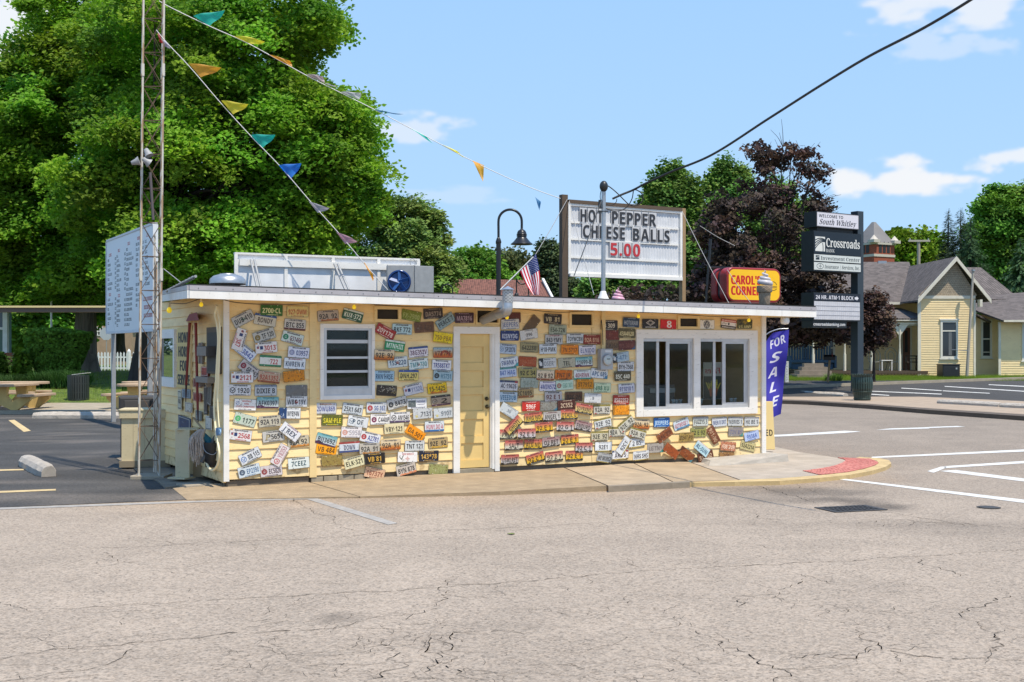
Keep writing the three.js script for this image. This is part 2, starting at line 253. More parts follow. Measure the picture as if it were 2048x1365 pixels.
{
  const tint = (x, z) => {
    const big = 0.6 * (fbm(x * 0.25 + 30, z * 0.25 + 30, 61, 4) - 0.5), mid = fbm(x * 1.2 + 50, z * 0.7 + 50, 62, 4) - 0.5, streak = fbm(x * 0.35 + 9, z * 3.2 + 9, 63, 3) - 0.5;
    let b = 1 + 0.3 * big + 0.2 * mid + 0.16 * streak, warm = 0;
    for (const s of stains) { const q = Math.hypot((x - s[0]) / s[2], (z - s[1]) / s[3]) + 0.7 * (fbm(x * 4, z * 4, 64, 3) - 0.5); b *= 1 - s[4] * (1 - smooth(0.5, 1.25, q)); }
    // sandy dirt washed along the kerb
    let dk = 9; for (let i = 0; i + 1 < kerbLine.length; i++) { const a = kerbLine[i], c = kerbLine[i + 1], vx = c.x - a.x, vz = c.z - a.z, t = clamp(((x - a.x) * vx + (z - a.z) * vz) / (vx * vx + vz * vz)); dk = Math.min(dk, Math.hypot(x - a.x - t * vx, z - a.z - t * vz)); }
    warm = 0.8 * (1 - smooth(0.1, 1.8, dk + 0.9 * (fbm(x * 1.1 + 3, z * 1.1, 66, 3) - 0.4)));
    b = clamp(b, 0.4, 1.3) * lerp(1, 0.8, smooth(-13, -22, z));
    return [b * (1 + 0.08 * warm), b * (1 - 0.03 * warm), b * (1 - 0.17 * warm)];
  };
  const far = [V(-120, 0, 20), V(120, 0, 20), V(120, 0, -44), V(-2, 0, -44), V(-2, 0, -30), V(-120, 0, -13.9)];
  // the street and the side street, one sheet; finest where it is seen closest
  const st = thing('street', null, null); tag(st, null, null, null, 'structure');
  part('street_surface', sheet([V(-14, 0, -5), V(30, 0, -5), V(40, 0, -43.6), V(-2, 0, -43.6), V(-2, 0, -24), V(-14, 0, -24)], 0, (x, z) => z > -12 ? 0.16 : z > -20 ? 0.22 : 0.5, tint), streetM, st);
  const outer = mat([0.385, 0.312, 0.244], { map: again(asphaltT, 0.32), roughness: 0.92 });
  part('street_surface', [polyGeo([V(-120, 0, 30), V(120, 0, 30), V(120, 0, -5), V(-120, 0, -5)], 0), polyGeo([V(30, 0, -5), V(120, 0, -5), V(120, 0, -43.6), V(40, 0, -43.6)], 0), polyGeo([V(-120, 0, -5), V(-14, 0, -5), V(-14, 0, -14.3), V(-120, 0, -14.3)], 0)], outer, st);
  // cracks: thin branching openings
  const r = mulberry(17), cr = [];
  const crack = (pts, w, wob = 0.03, y = 0.004) => {
    const c = new THREE.CatmullRomCurve3(pts, false, 'catmullrom', 0.3), L = c.getLength(), n = Math.max(6, Math.ceil(L / 0.05)), pos = [];
    let prev = null; let off = 0;
    for (let i = 0; i <= n; i++) { const p = c.getPointAt(i / n), t = c.getTangentAt(i / n); off = off * 0.8 + rr(-wob, wob, r); const q = V(p.x - t.z * off, y, p.z + t.x * off), ww = 0.52 * Math.min(w, 0.0095) * (0.35 + 1.1 * r() * r()) * (0.4 + 0.6 * Math.min(1, 4 * Math.min(i, n - i) / n)); const a = V(q.x - t.z * ww, y, q.z + t.x * ww), b = V(q.x + t.z * ww, y, q.z - t.x * ww); if (prev && r() > 0.1) pos.push(...prev[0].toArray(), ...prev[1].toArray(), ...b.toArray(), ...prev[0].toArray(), ...b.toArray(), ...a.toArray()); prev = [a, b]; }
    const g = new THREE.BufferGeometry(); g.setAttribute('position', new THREE.Float32BufferAttribute(pos, 3)); const nn = new Float32Array(pos.length); for (let i = 1; i < nn.length; i += 3) nn[i] = 1; g.setAttribute('normal', new THREE.BufferAttribute(nn, 3)); if (pos.length) cr.push(g);
  };
  const pc = (s, w, wob) => crack(s.trim().split(/\s+/).map((q) => { const [a, b] = q.split(',').map(Number); return G(a, b); }), w, wob);
  pc('-60,1103 300,1093 620,1078 780,1066 1000,1058 1240,1045', 0.009); pc('540,975 600,1005 670,1045 700,1060 760,1066', 0.012, 0.04); pc('220,1105 245,1125', 0.008);
  pc('-20,1220 170,1217 420,1203 800,1180 1000,1168 1290,1142 1600,1128 2060,1098', 0.010); pc('900,1160 890,1180 895,1200 860,1225 790,1240', 0.009, 0.05); pc('0,1205 60,1225', 0.008);
  pc('-20,1325 130,1300 350,1278 560,1262 700,1250 790,1225', 0.011); pc('-20,1368 200,1330 240,1300', 0.008);
  pc('850,1275 880,1310 850,1345 790,1370', 0.013, 0.06); pc('730,1270 790,1300 780,1335 745,1370', 0.012, 0.06); pc('900,1275 880,1300 885,1340 900,1370', 0.012, 0.06); pc('1050,1270 900,1262 860,1290', 0.009, 0.05);
  pc('1380,1260 1420,1290 1530,1320 1560,1345 1540,1368', 0.014, 0.06); pc('1560,1320 1680,1312 1745,1300 1850,1290', 0.014, 0.06); pc('1725,1255 1740,1275 1810,1305 2060,1330', 0.011, 0.05); pc('1745,1300 1700,1318 1650,1316', 0.012); pc('2010,1180 1990,1205 1950,1230 1910,1240', 0.010, 0.05); pc('2000,1260 2020,1285 1995,1310', 0.010, 0.05);
  pc('1470,965 1560,985 1650,1010', 0.014, 0.03); pc('1745,1022 1900,1045 2060,1060', 0.012); pc('1200,1012 1240,1040', 0.007); pc('1500,1020 1510,1036 1590,1045', 0.008, 0.05); pc('1600,1148 1595,1170 1580,1190', 0.009, 0.05); pc('1600,1150 1680,1170', 0.006, 0.04); pc('1470,1195 1500,1215', 0.010, 0.05); pc('1240,1125 1290,1135', 0.006); pc('1840,1115 1900,1155', 0.008, 0.05);
  pc('1470,1085 1560,1100', 0.006, 0.04); pc('1700,1050 1800,1040 1960,1055', 0.012, 0.06); pc('1750,1055 1850,1047 1990,1052', 0.009, 0.06); pc('1560,958 1640,990', 0.006);
  for (let k = 0; k < 130; k++) { const a = G(rr(-20, 2060, r), rr(1060, 1360, r)), pts = [a]; let an = rr(-0.4, 0.4, r) + (r() < 0.3 ? 1.2 : 0); const L = rr(2, 5, r); for (let i = 0; i < L; i++) { an += rr(-0.7, 0.7, r); pts.push(pts[i].clone().add(V(Math.cos(an) * 0.16, 0, Math.sin(an) * 0.12))); } crack(pts, rr(0.002, 0.0045, r), 0.03); }
  for (let k = 0; k < 330; k++) { const x = rr(400, 2060, r), y = rr(1185, 1364, r); if (fbm(x / 170, y / 60, 69, 3) < 0.5) continue; const a = G(x, y), pts = [a]; let an = rr(0, 6.28, r); for (let i = 0; i < 3; i++) { an += rr(-0.9, 0.9, r); pts.push(pts[i].clone().add(V(Math.cos(an) * 0.12, 0, Math.sin(an) * 0.12))); } crack(pts, rr(0.002, 0.004, r), 0.03); }
  part('crack', cr, crackM, st, 'stuff');
  // painted lines
  const stripe = (name, s, y = 0.004, m = lineM) => part(name, polyGeo(s.trim().split(/\s+/).map((q) => { const [a, b] = q.split(',').map(Number); return G(a, b, y); }), 0), m, st);
  stripe('painted_line', '-40,1017 400,1002 632,995.5 634,998.5 400,1005 -40,1021', 0.004, faintM);
  stripe('painted_line', '612,998.5 634,997 795,1047 776,1050', 0.0042, faintM);
  stripe('crosswalk_line', '1674,959 1690,958 2100,1006 2100,1013');
  stripe('crosswalk_line', '1880,942.5 1912,940.5 2100,964 2100,970');
  stripe('crosswalk_line', '1855,943 1882,934 1894,933.5 1892,936.5 1868,946');
  stripe('crosswalk_line', '1890,933 2100,919 2100,924 1888,937');
  stripe('crosswalk_line', '1742,917 1745,914 2100,897 2100,901.5');
  stripe('painted_line', '1500,871 1560,870 1690,862 1722,863.5 1690,866.5 1560,873.5 1500,875');
  stripe('painted_line', '1752,860.5 1780,857.5 1858,855 1860,857.5'); stripe('painted_line', '1858,854.5 1915,852.5 1932,854 1860,856.5');
  // storm drain
  const d = thing('storm_drain', 'dark rectangular storm drain grate set in the street beside the crosswalk', 'drain', G(1702, 1019, 0), 0.32);
  part('grate_frame', [bb(-0.36, 0.36, 0.002, 0.011, -0.22, -0.17), bb(-0.36, 0.36, 0.002, 0.011, 0.17, 0.22), bb(-0.36, -0.31, 0.002, 0.011, -0.17, 0.17), bb(0.31, 0.36, 0.002, 0.011, -0.17, 0.17)], M.iron, d);
  part('drain_pit', bb(-0.31, 0.31, 0.002, 0.005, -0.17, 0.17), M.dark, d);
  for (let i = 0; i < 11; i++) part('grate_bar', bb(-0.292 + i * 0.0584 - 0.012, -0.292 + i * 0.0584 + 0.012, 0.006, 0.0125, -0.17, 0.17), M.iron, d);
  part('cross_bar', [-0.06, 0.06].map((z) => bb(-0.31, 0.31, 0.006, 0.0105, z - 0.011, z + 0.011)), M.iron, d);
}
function pixels(s, y) { return s.trim().split(/\s+/).map((q) => { const [a, b, h] = q.split(',').map(Number); return G(a, b, h ?? y); }); }
{ // parking lot on the left, dark asphalt
  const lot = thing('parking_lot', null, null); tag(lot, null, null, null, 'structure');
  const tint = (x, z) => { const b = 1 + 0.7 * (fbm(x * 0.8 + 20, z * 0.8 + 20, 71, 4) - 0.5) + 0.6 * Math.max(0, fbm(x * 0.5 + 7, z * 2.2 + 7, 72, 4) - 0.56) * 4; const dust = smooth(0.56, 0.75, fbm(x * 0.9 + 61, z * 1.6 + 9, 73, 4)) * 1.0 + 0.9 * smooth(-18.2, -14.4, z) * smooth(0.4, 0.7, fbm(x * 1.4, z * 1.4, 74, 3)); return [b + dust * 1.2, b + dust * 1.05, b + dust * 0.9]; };
  const ps = [...pixels('-420,1034 0,1015 372,1000 340,972 318,965 232,917', 0.006), V(-3, 0.006, -30), V(-3, 0.006, -34.4), V(-40, 0.006, -34.4), V(-40, 0.006, -16)];
  part('lot_surface', sheet(ps, 0.006, () => 0.4, tint), lotM, lot);
  const line = (s) => part('painted_line', polyGeo(pixels(s, 0.011), 0), yellowM, lot);
  line('16,841 28,840 61,862 47,864.5'); line('-40,940 -40,943.5 47,941 47,938.5'); line('-40,984 -40,988 111,981.5 111,978.5');
  // concrete strip under the tables
  part('concrete_strip', polyGeo([V(-40, 0.12, -34.4), V(-3, 0.12, -34.4), V(-3, 0.18, -38.8), V(-40, 0.18, -38.8)], 0.15), M.concrete, lot);
  part('concrete_pad', polyGeo([...pixels('441,964 330,975 316,962 232,917 300,905 345,925', 0.03)], 0.05), mat([0.27, 0.225, 0.17], { map: again(concreteT, 0.6), roughness: 0.9 }), lot);
  part('concrete_apron', polyGeo([...pixels('352,967 412,965.5 441,969 500,969 372,972', 0.055)], 0.05), M.concrete, lot);
}
{ // pavement in front of the shop and round the corner
  const sw = thing('pavement', null, null); tag(sw, null, null, null, 'structure');
  const tones = [[0.42, 0.315, 0.2], [0.47, 0.365, 0.25], [0.45, 0.34, 0.22], [0.47, 0.4, 0.325]];
  const slabM = tones.map((c, i) => mat(c, { map: again(concreteT, [0.9, 0.5, 0.55, 0.5][i]), roughness: 0.92, bumpMap: again(concreteT, 0.9), bumpScale: [0.012, 0.004, 0.004, 0.003][i] }));
  part('paving_slab', polyGeo(pixels('340,973,.012 373,1000,.012 700,994,.02 718,994,.022 600,960,.06 430,967,.06'), 0.03), slabM[0], sw);
  part('paving_slab', polyGeo(pixels('720,993.6,.022 1000,983.5,.05 1213,972,.075 1127,936,.09 1000,944,.09 602,959.6,.06'), 0.12), slabM[0], sw);
  part('paving_slab', polyGeo(pixels('1131,936,.1 1217,971.8,.075 1345,964.5,.075 1266,927,.1'), 0.12), slabM[1], sw);
  part('paving_slab', polyGeo(pixels('1269,927,.1 1348,964.3,.075 1478,960.5,.06 1371,922,.08'), 0.12), slabM[2], sw);
  part('paving_slab', polyGeo(pixels('1374,922 1482,960.3 1560,957 1640,950.7 1694,945 1728,938 1750,931.2 1757,926.5 1753,922.2 1740,918.9 1712,916.6 1676,916.3 1600,905 1545,893 1528,889 1400,915', 0.055), 0.12), slabM[3], sw);
  // yellow painted kerb
  const out = pixels('1380,966 1470,964.3 1560,962.5 1640,956.5 1700,950.3 1745,942 1772,934 1783,927 1779,921 1760,917 1720,914.4', 0.058), inn = pixels('1380,962.4 1468,960.6 1560,957.3 1640,951 1694,945.5 1729,938.5 1751,931.5 1758,926.5 1754,922 1741,918.6 1712,916.3', 0.058);
  const kerbM = mat([0.6, 0.445, 0.22], { map: again(concreteT, 0.9), roughness: 0.9 }), greyK = mat([0.3, 0.25, 0.19], { map: again(concreteT, 0.9), roughness: 0.92 });
  for (let i = 0; i + 1 < out.length; i++) part('kerb_stone', polyGeo([out[i], out[i + 1], inn[i + 1], inn[i]], 0.13), kerbM, sw);
  const kp = pixels('1217,973.4 1345,966.4 1380,964.8', 0.08), kq = pixels('1217,971 1345,964 1380,962.2', 0.08); for (let i = 0; i < 2; i++) part('kerb_stone', polyGeo([kp[i], kp[i + 1], kq[i + 1], kq[i]], 0.13), greyK, sw);
  // red tactile paving laid in curved rows of small blocks
  const ti = new THREE.CatmullRomCurve3(pixels('1606,943 1642,938.5 1672,932 1689,924.5 1690,920.5 1676,916.6', 0.055)), to = new THREE.CatmullRomCurve3(pixels('1640,951 1694,945.4 1729,938.4 1751,931.4 1757,926.4 1740,918.7', 0.055));
  const rows = 14, bl = [[], [], []], r = mulberry(5), dome = [];
  for (let j = 0; j < rows; j++) { const n = 34; for (let i = 0; i < n; i++) { const o = (j % 2) * 0.5 / n, u0 = clamp(i / n + o), u1 = clamp((i + 0.93) / n + o); if (u1 - u0 < 0.005) continue; const v0 = j / rows, v1 = (j + 0.92) / rows, q = (u, v, y) => ti.getPoint(u).lerp(to.getPoint(u), v).setY(y), h = 0.066 + rr(-0.002, 0.002, r); bl[Math.floor(r() * 3)].push(hull8([q(u0, v0, 0.03), q(u0, v1, 0.03), q(u1, v1, 0.03), q(u1, v0, 0.03)].reverse(), [q(u0, v0, h), q(u0, v1, h), q(u1, v1, h), q(u1, v0, h)].reverse())); } }
  const tp = thing('tactile_paving', null, null); tag(tp, null, null, null, 'structure');
  bl.forEach((b, i) => part('paving_block', b, mat([[0.6, 0.2, 0.16], [0.54, 0.17, 0.135], [0.64, 0.24, 0.19]][i], { map: grime, roughness: 0.85, side: THREE.DoubleSide }), tp, 'stuff'));
  part('block_bed', polyGeo([...ti.getPoints(12), ...to.getPoints(12).reverse()].map((p) => p.setY(0.06)), 0.05), mat([0.16, 0.06, 0.05]), tp);
  // far pavement, its kerb and the car park beyond it
  const fp = thing('far_pavement', null, null); tag(fp, null, null, null, 'structure');
  part('paving', polyGeo([...pixels('1500,797 1620,801 1740,808 1860,817 2048,829 2300,846', 0.1), ...pixels('2300,812 2048,803 1880,795.5 1740,789.5 1600,786.5 1500,785', 0.1)], 0.13), mat([0.43, 0.33, 0.24], { map: again(concreteT, 0.5), roughness: 0.9 }), fp);
  part('kerb_edge', polyGeo([...pixels('1500,799.3 1620,803.4 1740,811 1860,820.5 2048,833 2300,850', 0.12), ...pixels('2300,846 2048,829 1860,817 1740,808 1620,801 1500,797', 0.12)], 0.13), mat([0.13, 0.1, 0.075], { map: again(concreteT, 0.8), roughness: 0.95 }), fp);
  const cp = thing('car_park', null, null); tag(cp, null, null, null, 'structure');
  const hy = (x, d) => groundY(x, d) + 0.02;
  part('car_park_surface', sheet([V(6, 0, -44.5), V(60, 0, -38), V(60, 0, -55), V(6, 0, -53.2)], hy, () => 1, (x, z) => { const b = 1 + 0.5 * (fbm(x * 0.6, z * 0.6 + 40, 75, 4) - 0.5); return [b, b, b]; }), lotM, cp);
  const W = (s) => part('painted_line', polyGeo(s.trim().split(/\s+/).map((q) => { const [a, b] = q.split(',').map(Number); const p = onGround(a, b); p.y += 0.03; return p; }), 0), lineM, cp);
  W('1610,785.2 1690,789 1690,790.4 1610,786.4'); W('1740,789.5 1779,792.2 1779,793.6 1740,791'); W('1738,783.5 1884,789.6 1884,791 1738,784.8'); W('1803,777.5 1884,782.6 1884,783.9 1803,778.7'); W('1886,783 1980,788 1980,789.2 1886,784.2'); W('1890,774 2060,784.5 2060,786 1890,775.2'); W('1978,770.6 2070,775 2070,776.6 1978,771.8'); W('1978,804 2060,808.5 2060,810.2 1978,805.4');
  const kb = []; const edge = pixelsOnGround('1480,781 1570,778.5 1700,773.5 1860,767.5 2048,761 2300,752'); for (let i = 0; i + 1 < edge.length; i++) { const a = edge[i], b = edge[i + 1]; const u = V(0, 0.14, 0), w = V(0, 0.14, -0.22); part('kerb_stone', hull8([a, b, b.clone().add(V(0, 0, -0.22)), a.clone().add(V(0, 0, -0.22))], [a.clone().add(u), b.clone().add(u), b.clone().add(w), a.clone().add(w)]), M.concrete, cp); }
}
function pixelsOnGround(s) { return s.trim().split(/\s+/).map((q) => { const [a, b] = q.split(',').map(Number); return onGround(a, b); }); }

// ---------------------------------------------------------------- the roadside shop
const FA = new Frame(V(-3.878, 0, -15.88), 0.4486);                  // front wall: x along it to the right, z out of it
const shop = thing('roadside_shop', 'low pale yellow clapboard shop with flat white edged roof, its walls covered in licence plates', 'shop', FA.o.clone(), FA.yaw);
const fl = (px, py, z = 0) => FA.hit(px, py, z);
const LEN = fl(1529, 900)[0];
const baseY = (l) => lerp(0.14, 0.085, l / LEN), eaveY = 2.60;
const L = (px, py = 800) => fl(px, py)[0];
const YY = (px, py) => fl(px, py)[1];
function rectOf(x0, y0, x1, y1) { const a = fl(x0, y1), b = fl(x1, y0), c = fl(x0, y0), d = fl(x1, y1); return [a[0], b[0], (a[1] + d[1]) / 2, (b[1] + c[1]) / 2]; }
const WIN1 = rectOf(639, 648.5, 748, 799), WIN2 = rectOf(1270, 660.5, 1512, 830.5), DOOR = rectOf(905, 654, 997, 947);
const VENTS = [[747, 613, 801, 645], [950, 618, 998, 649], [1137, 624, 1187, 656], [1354, 632, 1398, 659]].map((v) => rectOf(...v));
const holes = [WIN1, WIN2, DOOR, ...VENTS].map((r) => [r[0] + 0.03, r[1] - 0.03, r[2] + 0.03, r[3] - 0.03]);
const REVEAL = 0.135;
const mats3 = [M.siding, M.sidingB, M.sidingC];
function boardGeo(x0, x1, y0, y1, ya, yb) {                          // one lapped board, cut to ya..yb
  const zf = (y) => lerp(0.017, 0.001, (y - y0) / (y1 - y0)); const a = Math.max(y0, ya), b = Math.min(y1, yb);
  const e = a === y0 ? 0.004 : 0;
  return prism([[a, -0.012], [b, -0.012], [b, zf(b)], [a + e, zf(a + e)], [a, zf(a) - e]], x0, x1);
}
function side(parent, spans, rows, y0, holesIn, top, r) {
  for (let k = 0; k < rows; k++) for (const [s0, s1, by] of spans) {
    const a = y0 + k * REVEAL, b = Math.min(a + REVEAL, top); if (b - a < 0.02) continue;
    let parts = [[s0, s1, a, b]];
    for (const h of holesIn) { const nx = []; for (const p of parts) { if (h[0] >= p[1] || h[1] <= p[0] || h[2] >= p[3] || h[3] <= p[2]) { nx.push(p); continue; }
      if (h[0] > p[0]) nx.push([p[0], h[0], p[2], p[3]]); if (h[1] < p[1]) nx.push([h[1], p[1], p[2], p[3]]);
      const m0 = Math.max(p[0], h[0]), m1 = Math.min(p[1], h[1]); if (h[2] - p[2] > 0.012) nx.push([m0, m1, p[2], h[2]]); if (p[3] - h[3] > 0.012) nx.push([m0, m1, h[3], p[3]]); } parts = nx; }
    for (const p of parts) if (p[1] - p[0] > 0.02) { const m = part('siding_board', boardGeo(p[0], p[1], a, b, p[2], p[3]), k === 0 ? M.sidingLow : mats3[Math.floor(r() * 3)], parent); m.position.z = rr(-0.001, 0.0015, r); }
  }
}
const l458 = L(457), l618 = L(618), l632 = L(632), l1183 = L(1183), l1521 = L(1521);
side(shop, [[l458, l618], [l632, l1183 - 0.004], [l1183 + 0.004, l1521]], 19, 0.14, holes, eaveY, mulberry(3));
part('corner_board', [bb(-0.028, l458, baseY(0) - 0.02, eaveY, 0, 0.04)], M.white, shop);
part('corner_board', [bb(l1521, LEN, 0.1, eaveY, -0.02, 0.05)], M.white, shop);
part('batten', [bb(l618, l632, 0.12, eaveY, -0.01, 0.028)], M.batten, shop);
part('batten', [bb(L(1201, 660), L(1208, 660), YY(1204, 700), eaveY, 0.018, 0.05)], M.batten, shop);
part('frieze_board', [bb(l458, l1521, eaveY - 0.06, eaveY, 0.02, 0.034)], M.batten, shop);
{ // footing: bricks and rough concrete below the boards
  const r = mulberry(23); let x = 0.02; const xs = [L(905) - 0.02];
  const footM = mat([0.19, 0.155, 0.115], { map: again(concreteT, 0.8), roughness: 0.95 });
  part('footing', bb(0, L(905), -0.02, 0.09, -0.16, -0.045), footM, shop); part('footing', bb(L(997), LEN, -0.02, 0.1, -0.16, -0.045), footM, shop);
  for (x = l632 - 0.08; x < L(730); ) { const w = rr(0.17, 0.3, r); part('brick', rbox(w - 0.012, rr(0.075, 0.09, r), 0.09, 0.006, x + w / 2, 0.085, -0.028 + rr(-0.006, 0.006, r)), M.stoneM, shop); x += w; }
  for (const [a, b, h] of [[L(735), L(904), 0.135], [0.02, l632 - 0.1, 0.125], [L(998), LEN - 0.05, 0.135]]) part('footing', bb(a, b, 0.02, h, -0.044, -0.012), footM, shop);
}
// ---- roof
{
  const A = P(378, 597, 15.085), B = P(1631, 635, 19.53), C = P(326, 603.5, 19.0); const toL = (p) => { const q = p.clone().sub(FA.o); return V(q.dot(FA.ax), p.y, q.dot(FA.n)); };
  const a = toL(A), b = toL(B), c = toL(C), d = V(b.x, b.y + 0.1, b.z - 4.9); const c2 = V(c.x + 0.25, c.y + 0.03, d.z);
  const ring = [a, b, d, c2, c]; const up = (p, h) => V(p.x, p.y + h, p.z);
  const slab = (ring2, h0, h1) => { const t = ring2.map((p) => up(p, h1)), f = THREE.ShapeUtils.triangulateShape(t.map((p) => new THREE.Vector2(p.x, -p.z)), []), pos = [], uv = []; const add = (p) => { pos.push(p.x, p.y, p.z); uv.push(p.x, p.z); }; const low = ring2.map((p) => up(p, h0));
    for (const q of f) { [q[0], q[1], q[2]].forEach((i) => add(t[i])); [q[0], q[2], q[1]].forEach((i) => add(low[i])); }
    for (let i = 0; i < t.length; i++) { const j = (i + 1) % t.length; [low[i], low[j], t[j], low[i], t[j], t[i]].forEach(add); }
    const g = new THREE.BufferGeometry(); g.setAttribute('position', new THREE.Float32BufferAttribute(pos, 3)); g.setAttribute('uv', new THREE.Float32BufferAttribute(uv, 2)); g.computeVertexNormals(); return g; };
  const inner = (k) => ring.map((p, i) => V(p.x + [k, -k, -k, k, k][i], p.y, p.z + [-k, -k, k, k, 0][i]));
  part('roof_membrane', slab(inner(-0.006), 0.17, 0.186), M.membrane, shop);
  part('roof_deck', slab(inner(0.03), 0.03, 0.165), M.soffit, shop);
  part('soffit', slab(inner(0.032), 0.012, 0.026), M.soffit, shop);
  const edge = (p, q, name, y0, y1, t0, t1, m) => { const n = V(q.z - p.z, 0, -(q.x - p.x)).normalize().multiplyScalar(-1); const o = (v, k, h) => V(v.x + n.x * k, v.y + h, v.z + n.z * k); part(name, hull8([o(p, t0, y0), o(q, t0, y0), o(q, t1, y0), o(p, t1, y0)], [o(p, t0, y1), o(q, t0, y1), o(q, t1, y1), o(p, t1, y1)]), m, shop); };
  const mid = (t) => a.clone().lerp(b, t);
  for (const [t0, t1] of [[0, 0.345], [0.3455, 0.705], [0.7055, 0.93], [0.9305, 1]]) edge(mid(t0), mid(t1), 'fascia', 0, 0.105, -0.006, 0.024, M.white);
  edge(c, a, 'fascia', 0, 0.105, -0.006, 0.024, M.white); edge(b, d, 'fascia', 0, 0.105, -0.006, 0.024, M.white); edge(d, c2, 'fascia', 0, 0.105, -0.006, 0.024, M.white);
  const drip = mat([0.5, 0.47, 0.48], { metalness: 0.25, roughness: 0.45, map: again(grime, 1.5) });
  for (const [t0, t1] of [[0, 0.33], [0.3303, 0.66], [0.6603, 1]]) edge(mid(t0), mid(t1), 'drip_edge', 0.108, 0.168, -0.006, 0.03, drip);
  edge(c, a, 'drip_edge', 0.108, 0.168, -0.006, 0.03, drip); edge(b, d, 'drip_edge', 0.108, 0.168, -0.006, 0.03, drip);
  for (let i = 0; i < 46; i++) { const p = mid((i + 0.5) / 46); const s = part('screw', new THREE.SphereGeometry(0.008, 6, 4).translate(p.x, p.y + 0.135, p.z + 0.031), M.aluDark, shop); }
  const sp = mat([0.75, 0.74, 0.7]); part('spotlight', lathe([[0, 0], [0.06, 0.01], [0.075, 0.05], [0.07, 0.11], [0.03, 0.13], [0, 0.13]], 16).translate(b.x - 0.55, b.y - 0.125, b.z - 0.1), sp, shop);
}
const roofY = (l, z = 0) => lerp(2.74, 2.61, l / 9) - z * 0.02;       // height of the roof's top
const roofAt = (l, z) => FA.world(l, roofY(l, z), z);
// ---- side wall, set a little off square
const PHI = Math.PI / 6, WALLD = 3.66;
const SD = new Frame(V(FA.o.x - WALLD * Math.sin(PHI), 0, FA.o.z - WALLD * Math.cos(PHI)), -(Math.PI / 2 - PHI));
const sl = (px, py, z = 0) => SD.hit(px, py, z);
{
  const sg = new THREE.Group(); sg.name = 'side_wall'; sg.position.copy(SD.o.clone().sub(FA.o).applyAxisAngle(V(0, 1, 0), -FA.yaw)); sg.rotation.y = SD.yaw - FA.yaw; shop.add(sg);
  const w0 = sl(321, 760), w1 = sl(354, 760); const sw = [Math.max(0.03, w0[0]), w1[0], sl(340, 774)[1], sl(345, 659)[1]];
  side(sg, [[0, WALLD - 0.005]], 19, 0.1, [[sw[0] + 0.05, sw[1] - 0.04, sw[2] + 0.04, sw[3] - 0.04]], 2.66, mulberry(8));
  part('corner_board', bb(WALLD - 0.09, WALLD - 0.002, 0.1, 2.6, 0.0, 0.026), M.batten, sg);
  part('batten', bb(sl(382, 750)[0], sl(386, 750)[0], 0.6, 2.45, 0.012, 0.03), M.batten, sg);
  part('window_frame', [bb(sw[0], sw[0] + 0.08, sw[2], sw[3], 0, 0.05), bb(sw[1] - 0.08, sw[1], sw[2], sw[3], 0, 0.05), bb(sw[0] + 0.08, sw[1] - 0.08, sw[3] - 0.14, sw[3], 0, 0.05), bb(sw[0] + 0.08, sw[1] - 0.08, sw[2], sw[2] + 0.15, 0, 0.05)], M.white, sg);
  part('window_pane', bb(sw[0] + 0.08, sw[1] - 0.08, sw[2] + 0.15, sw[3] - 0.14, 0.004, 0.01), new THREE.MeshPhysicalMaterial({ color: RGB(0.05, 0.055, 0.05), roughness: 0.015, specularIntensity: 1, ior: 2.2, clearcoat: 1, clearcoatRoughness: 0.01 }), sg);
  // back and far walls and the room inside
}
const inside = (g, m, name) => part(name, g, m, shop);
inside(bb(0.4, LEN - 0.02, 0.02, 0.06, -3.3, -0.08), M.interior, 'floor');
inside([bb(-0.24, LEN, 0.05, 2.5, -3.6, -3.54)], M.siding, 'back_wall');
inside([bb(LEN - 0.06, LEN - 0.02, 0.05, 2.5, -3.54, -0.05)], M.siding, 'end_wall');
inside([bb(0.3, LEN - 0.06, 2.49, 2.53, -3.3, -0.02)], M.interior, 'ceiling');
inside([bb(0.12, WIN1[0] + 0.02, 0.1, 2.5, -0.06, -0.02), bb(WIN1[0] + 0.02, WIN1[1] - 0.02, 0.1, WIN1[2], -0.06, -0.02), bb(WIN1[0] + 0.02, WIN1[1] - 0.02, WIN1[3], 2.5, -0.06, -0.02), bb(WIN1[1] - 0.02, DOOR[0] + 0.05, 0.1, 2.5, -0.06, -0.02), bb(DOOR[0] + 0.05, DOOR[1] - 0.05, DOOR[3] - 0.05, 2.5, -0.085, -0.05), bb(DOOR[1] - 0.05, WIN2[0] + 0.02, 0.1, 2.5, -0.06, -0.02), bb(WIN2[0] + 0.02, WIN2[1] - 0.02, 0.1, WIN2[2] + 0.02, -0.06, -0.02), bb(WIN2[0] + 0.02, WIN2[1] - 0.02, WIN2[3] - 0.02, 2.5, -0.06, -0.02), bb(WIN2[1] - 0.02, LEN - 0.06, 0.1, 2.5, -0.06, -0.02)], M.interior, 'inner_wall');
inside([bb(4.4, 4.44, 0.06, 2.5, -3.3, -0.3)], M.interior, 'partition');

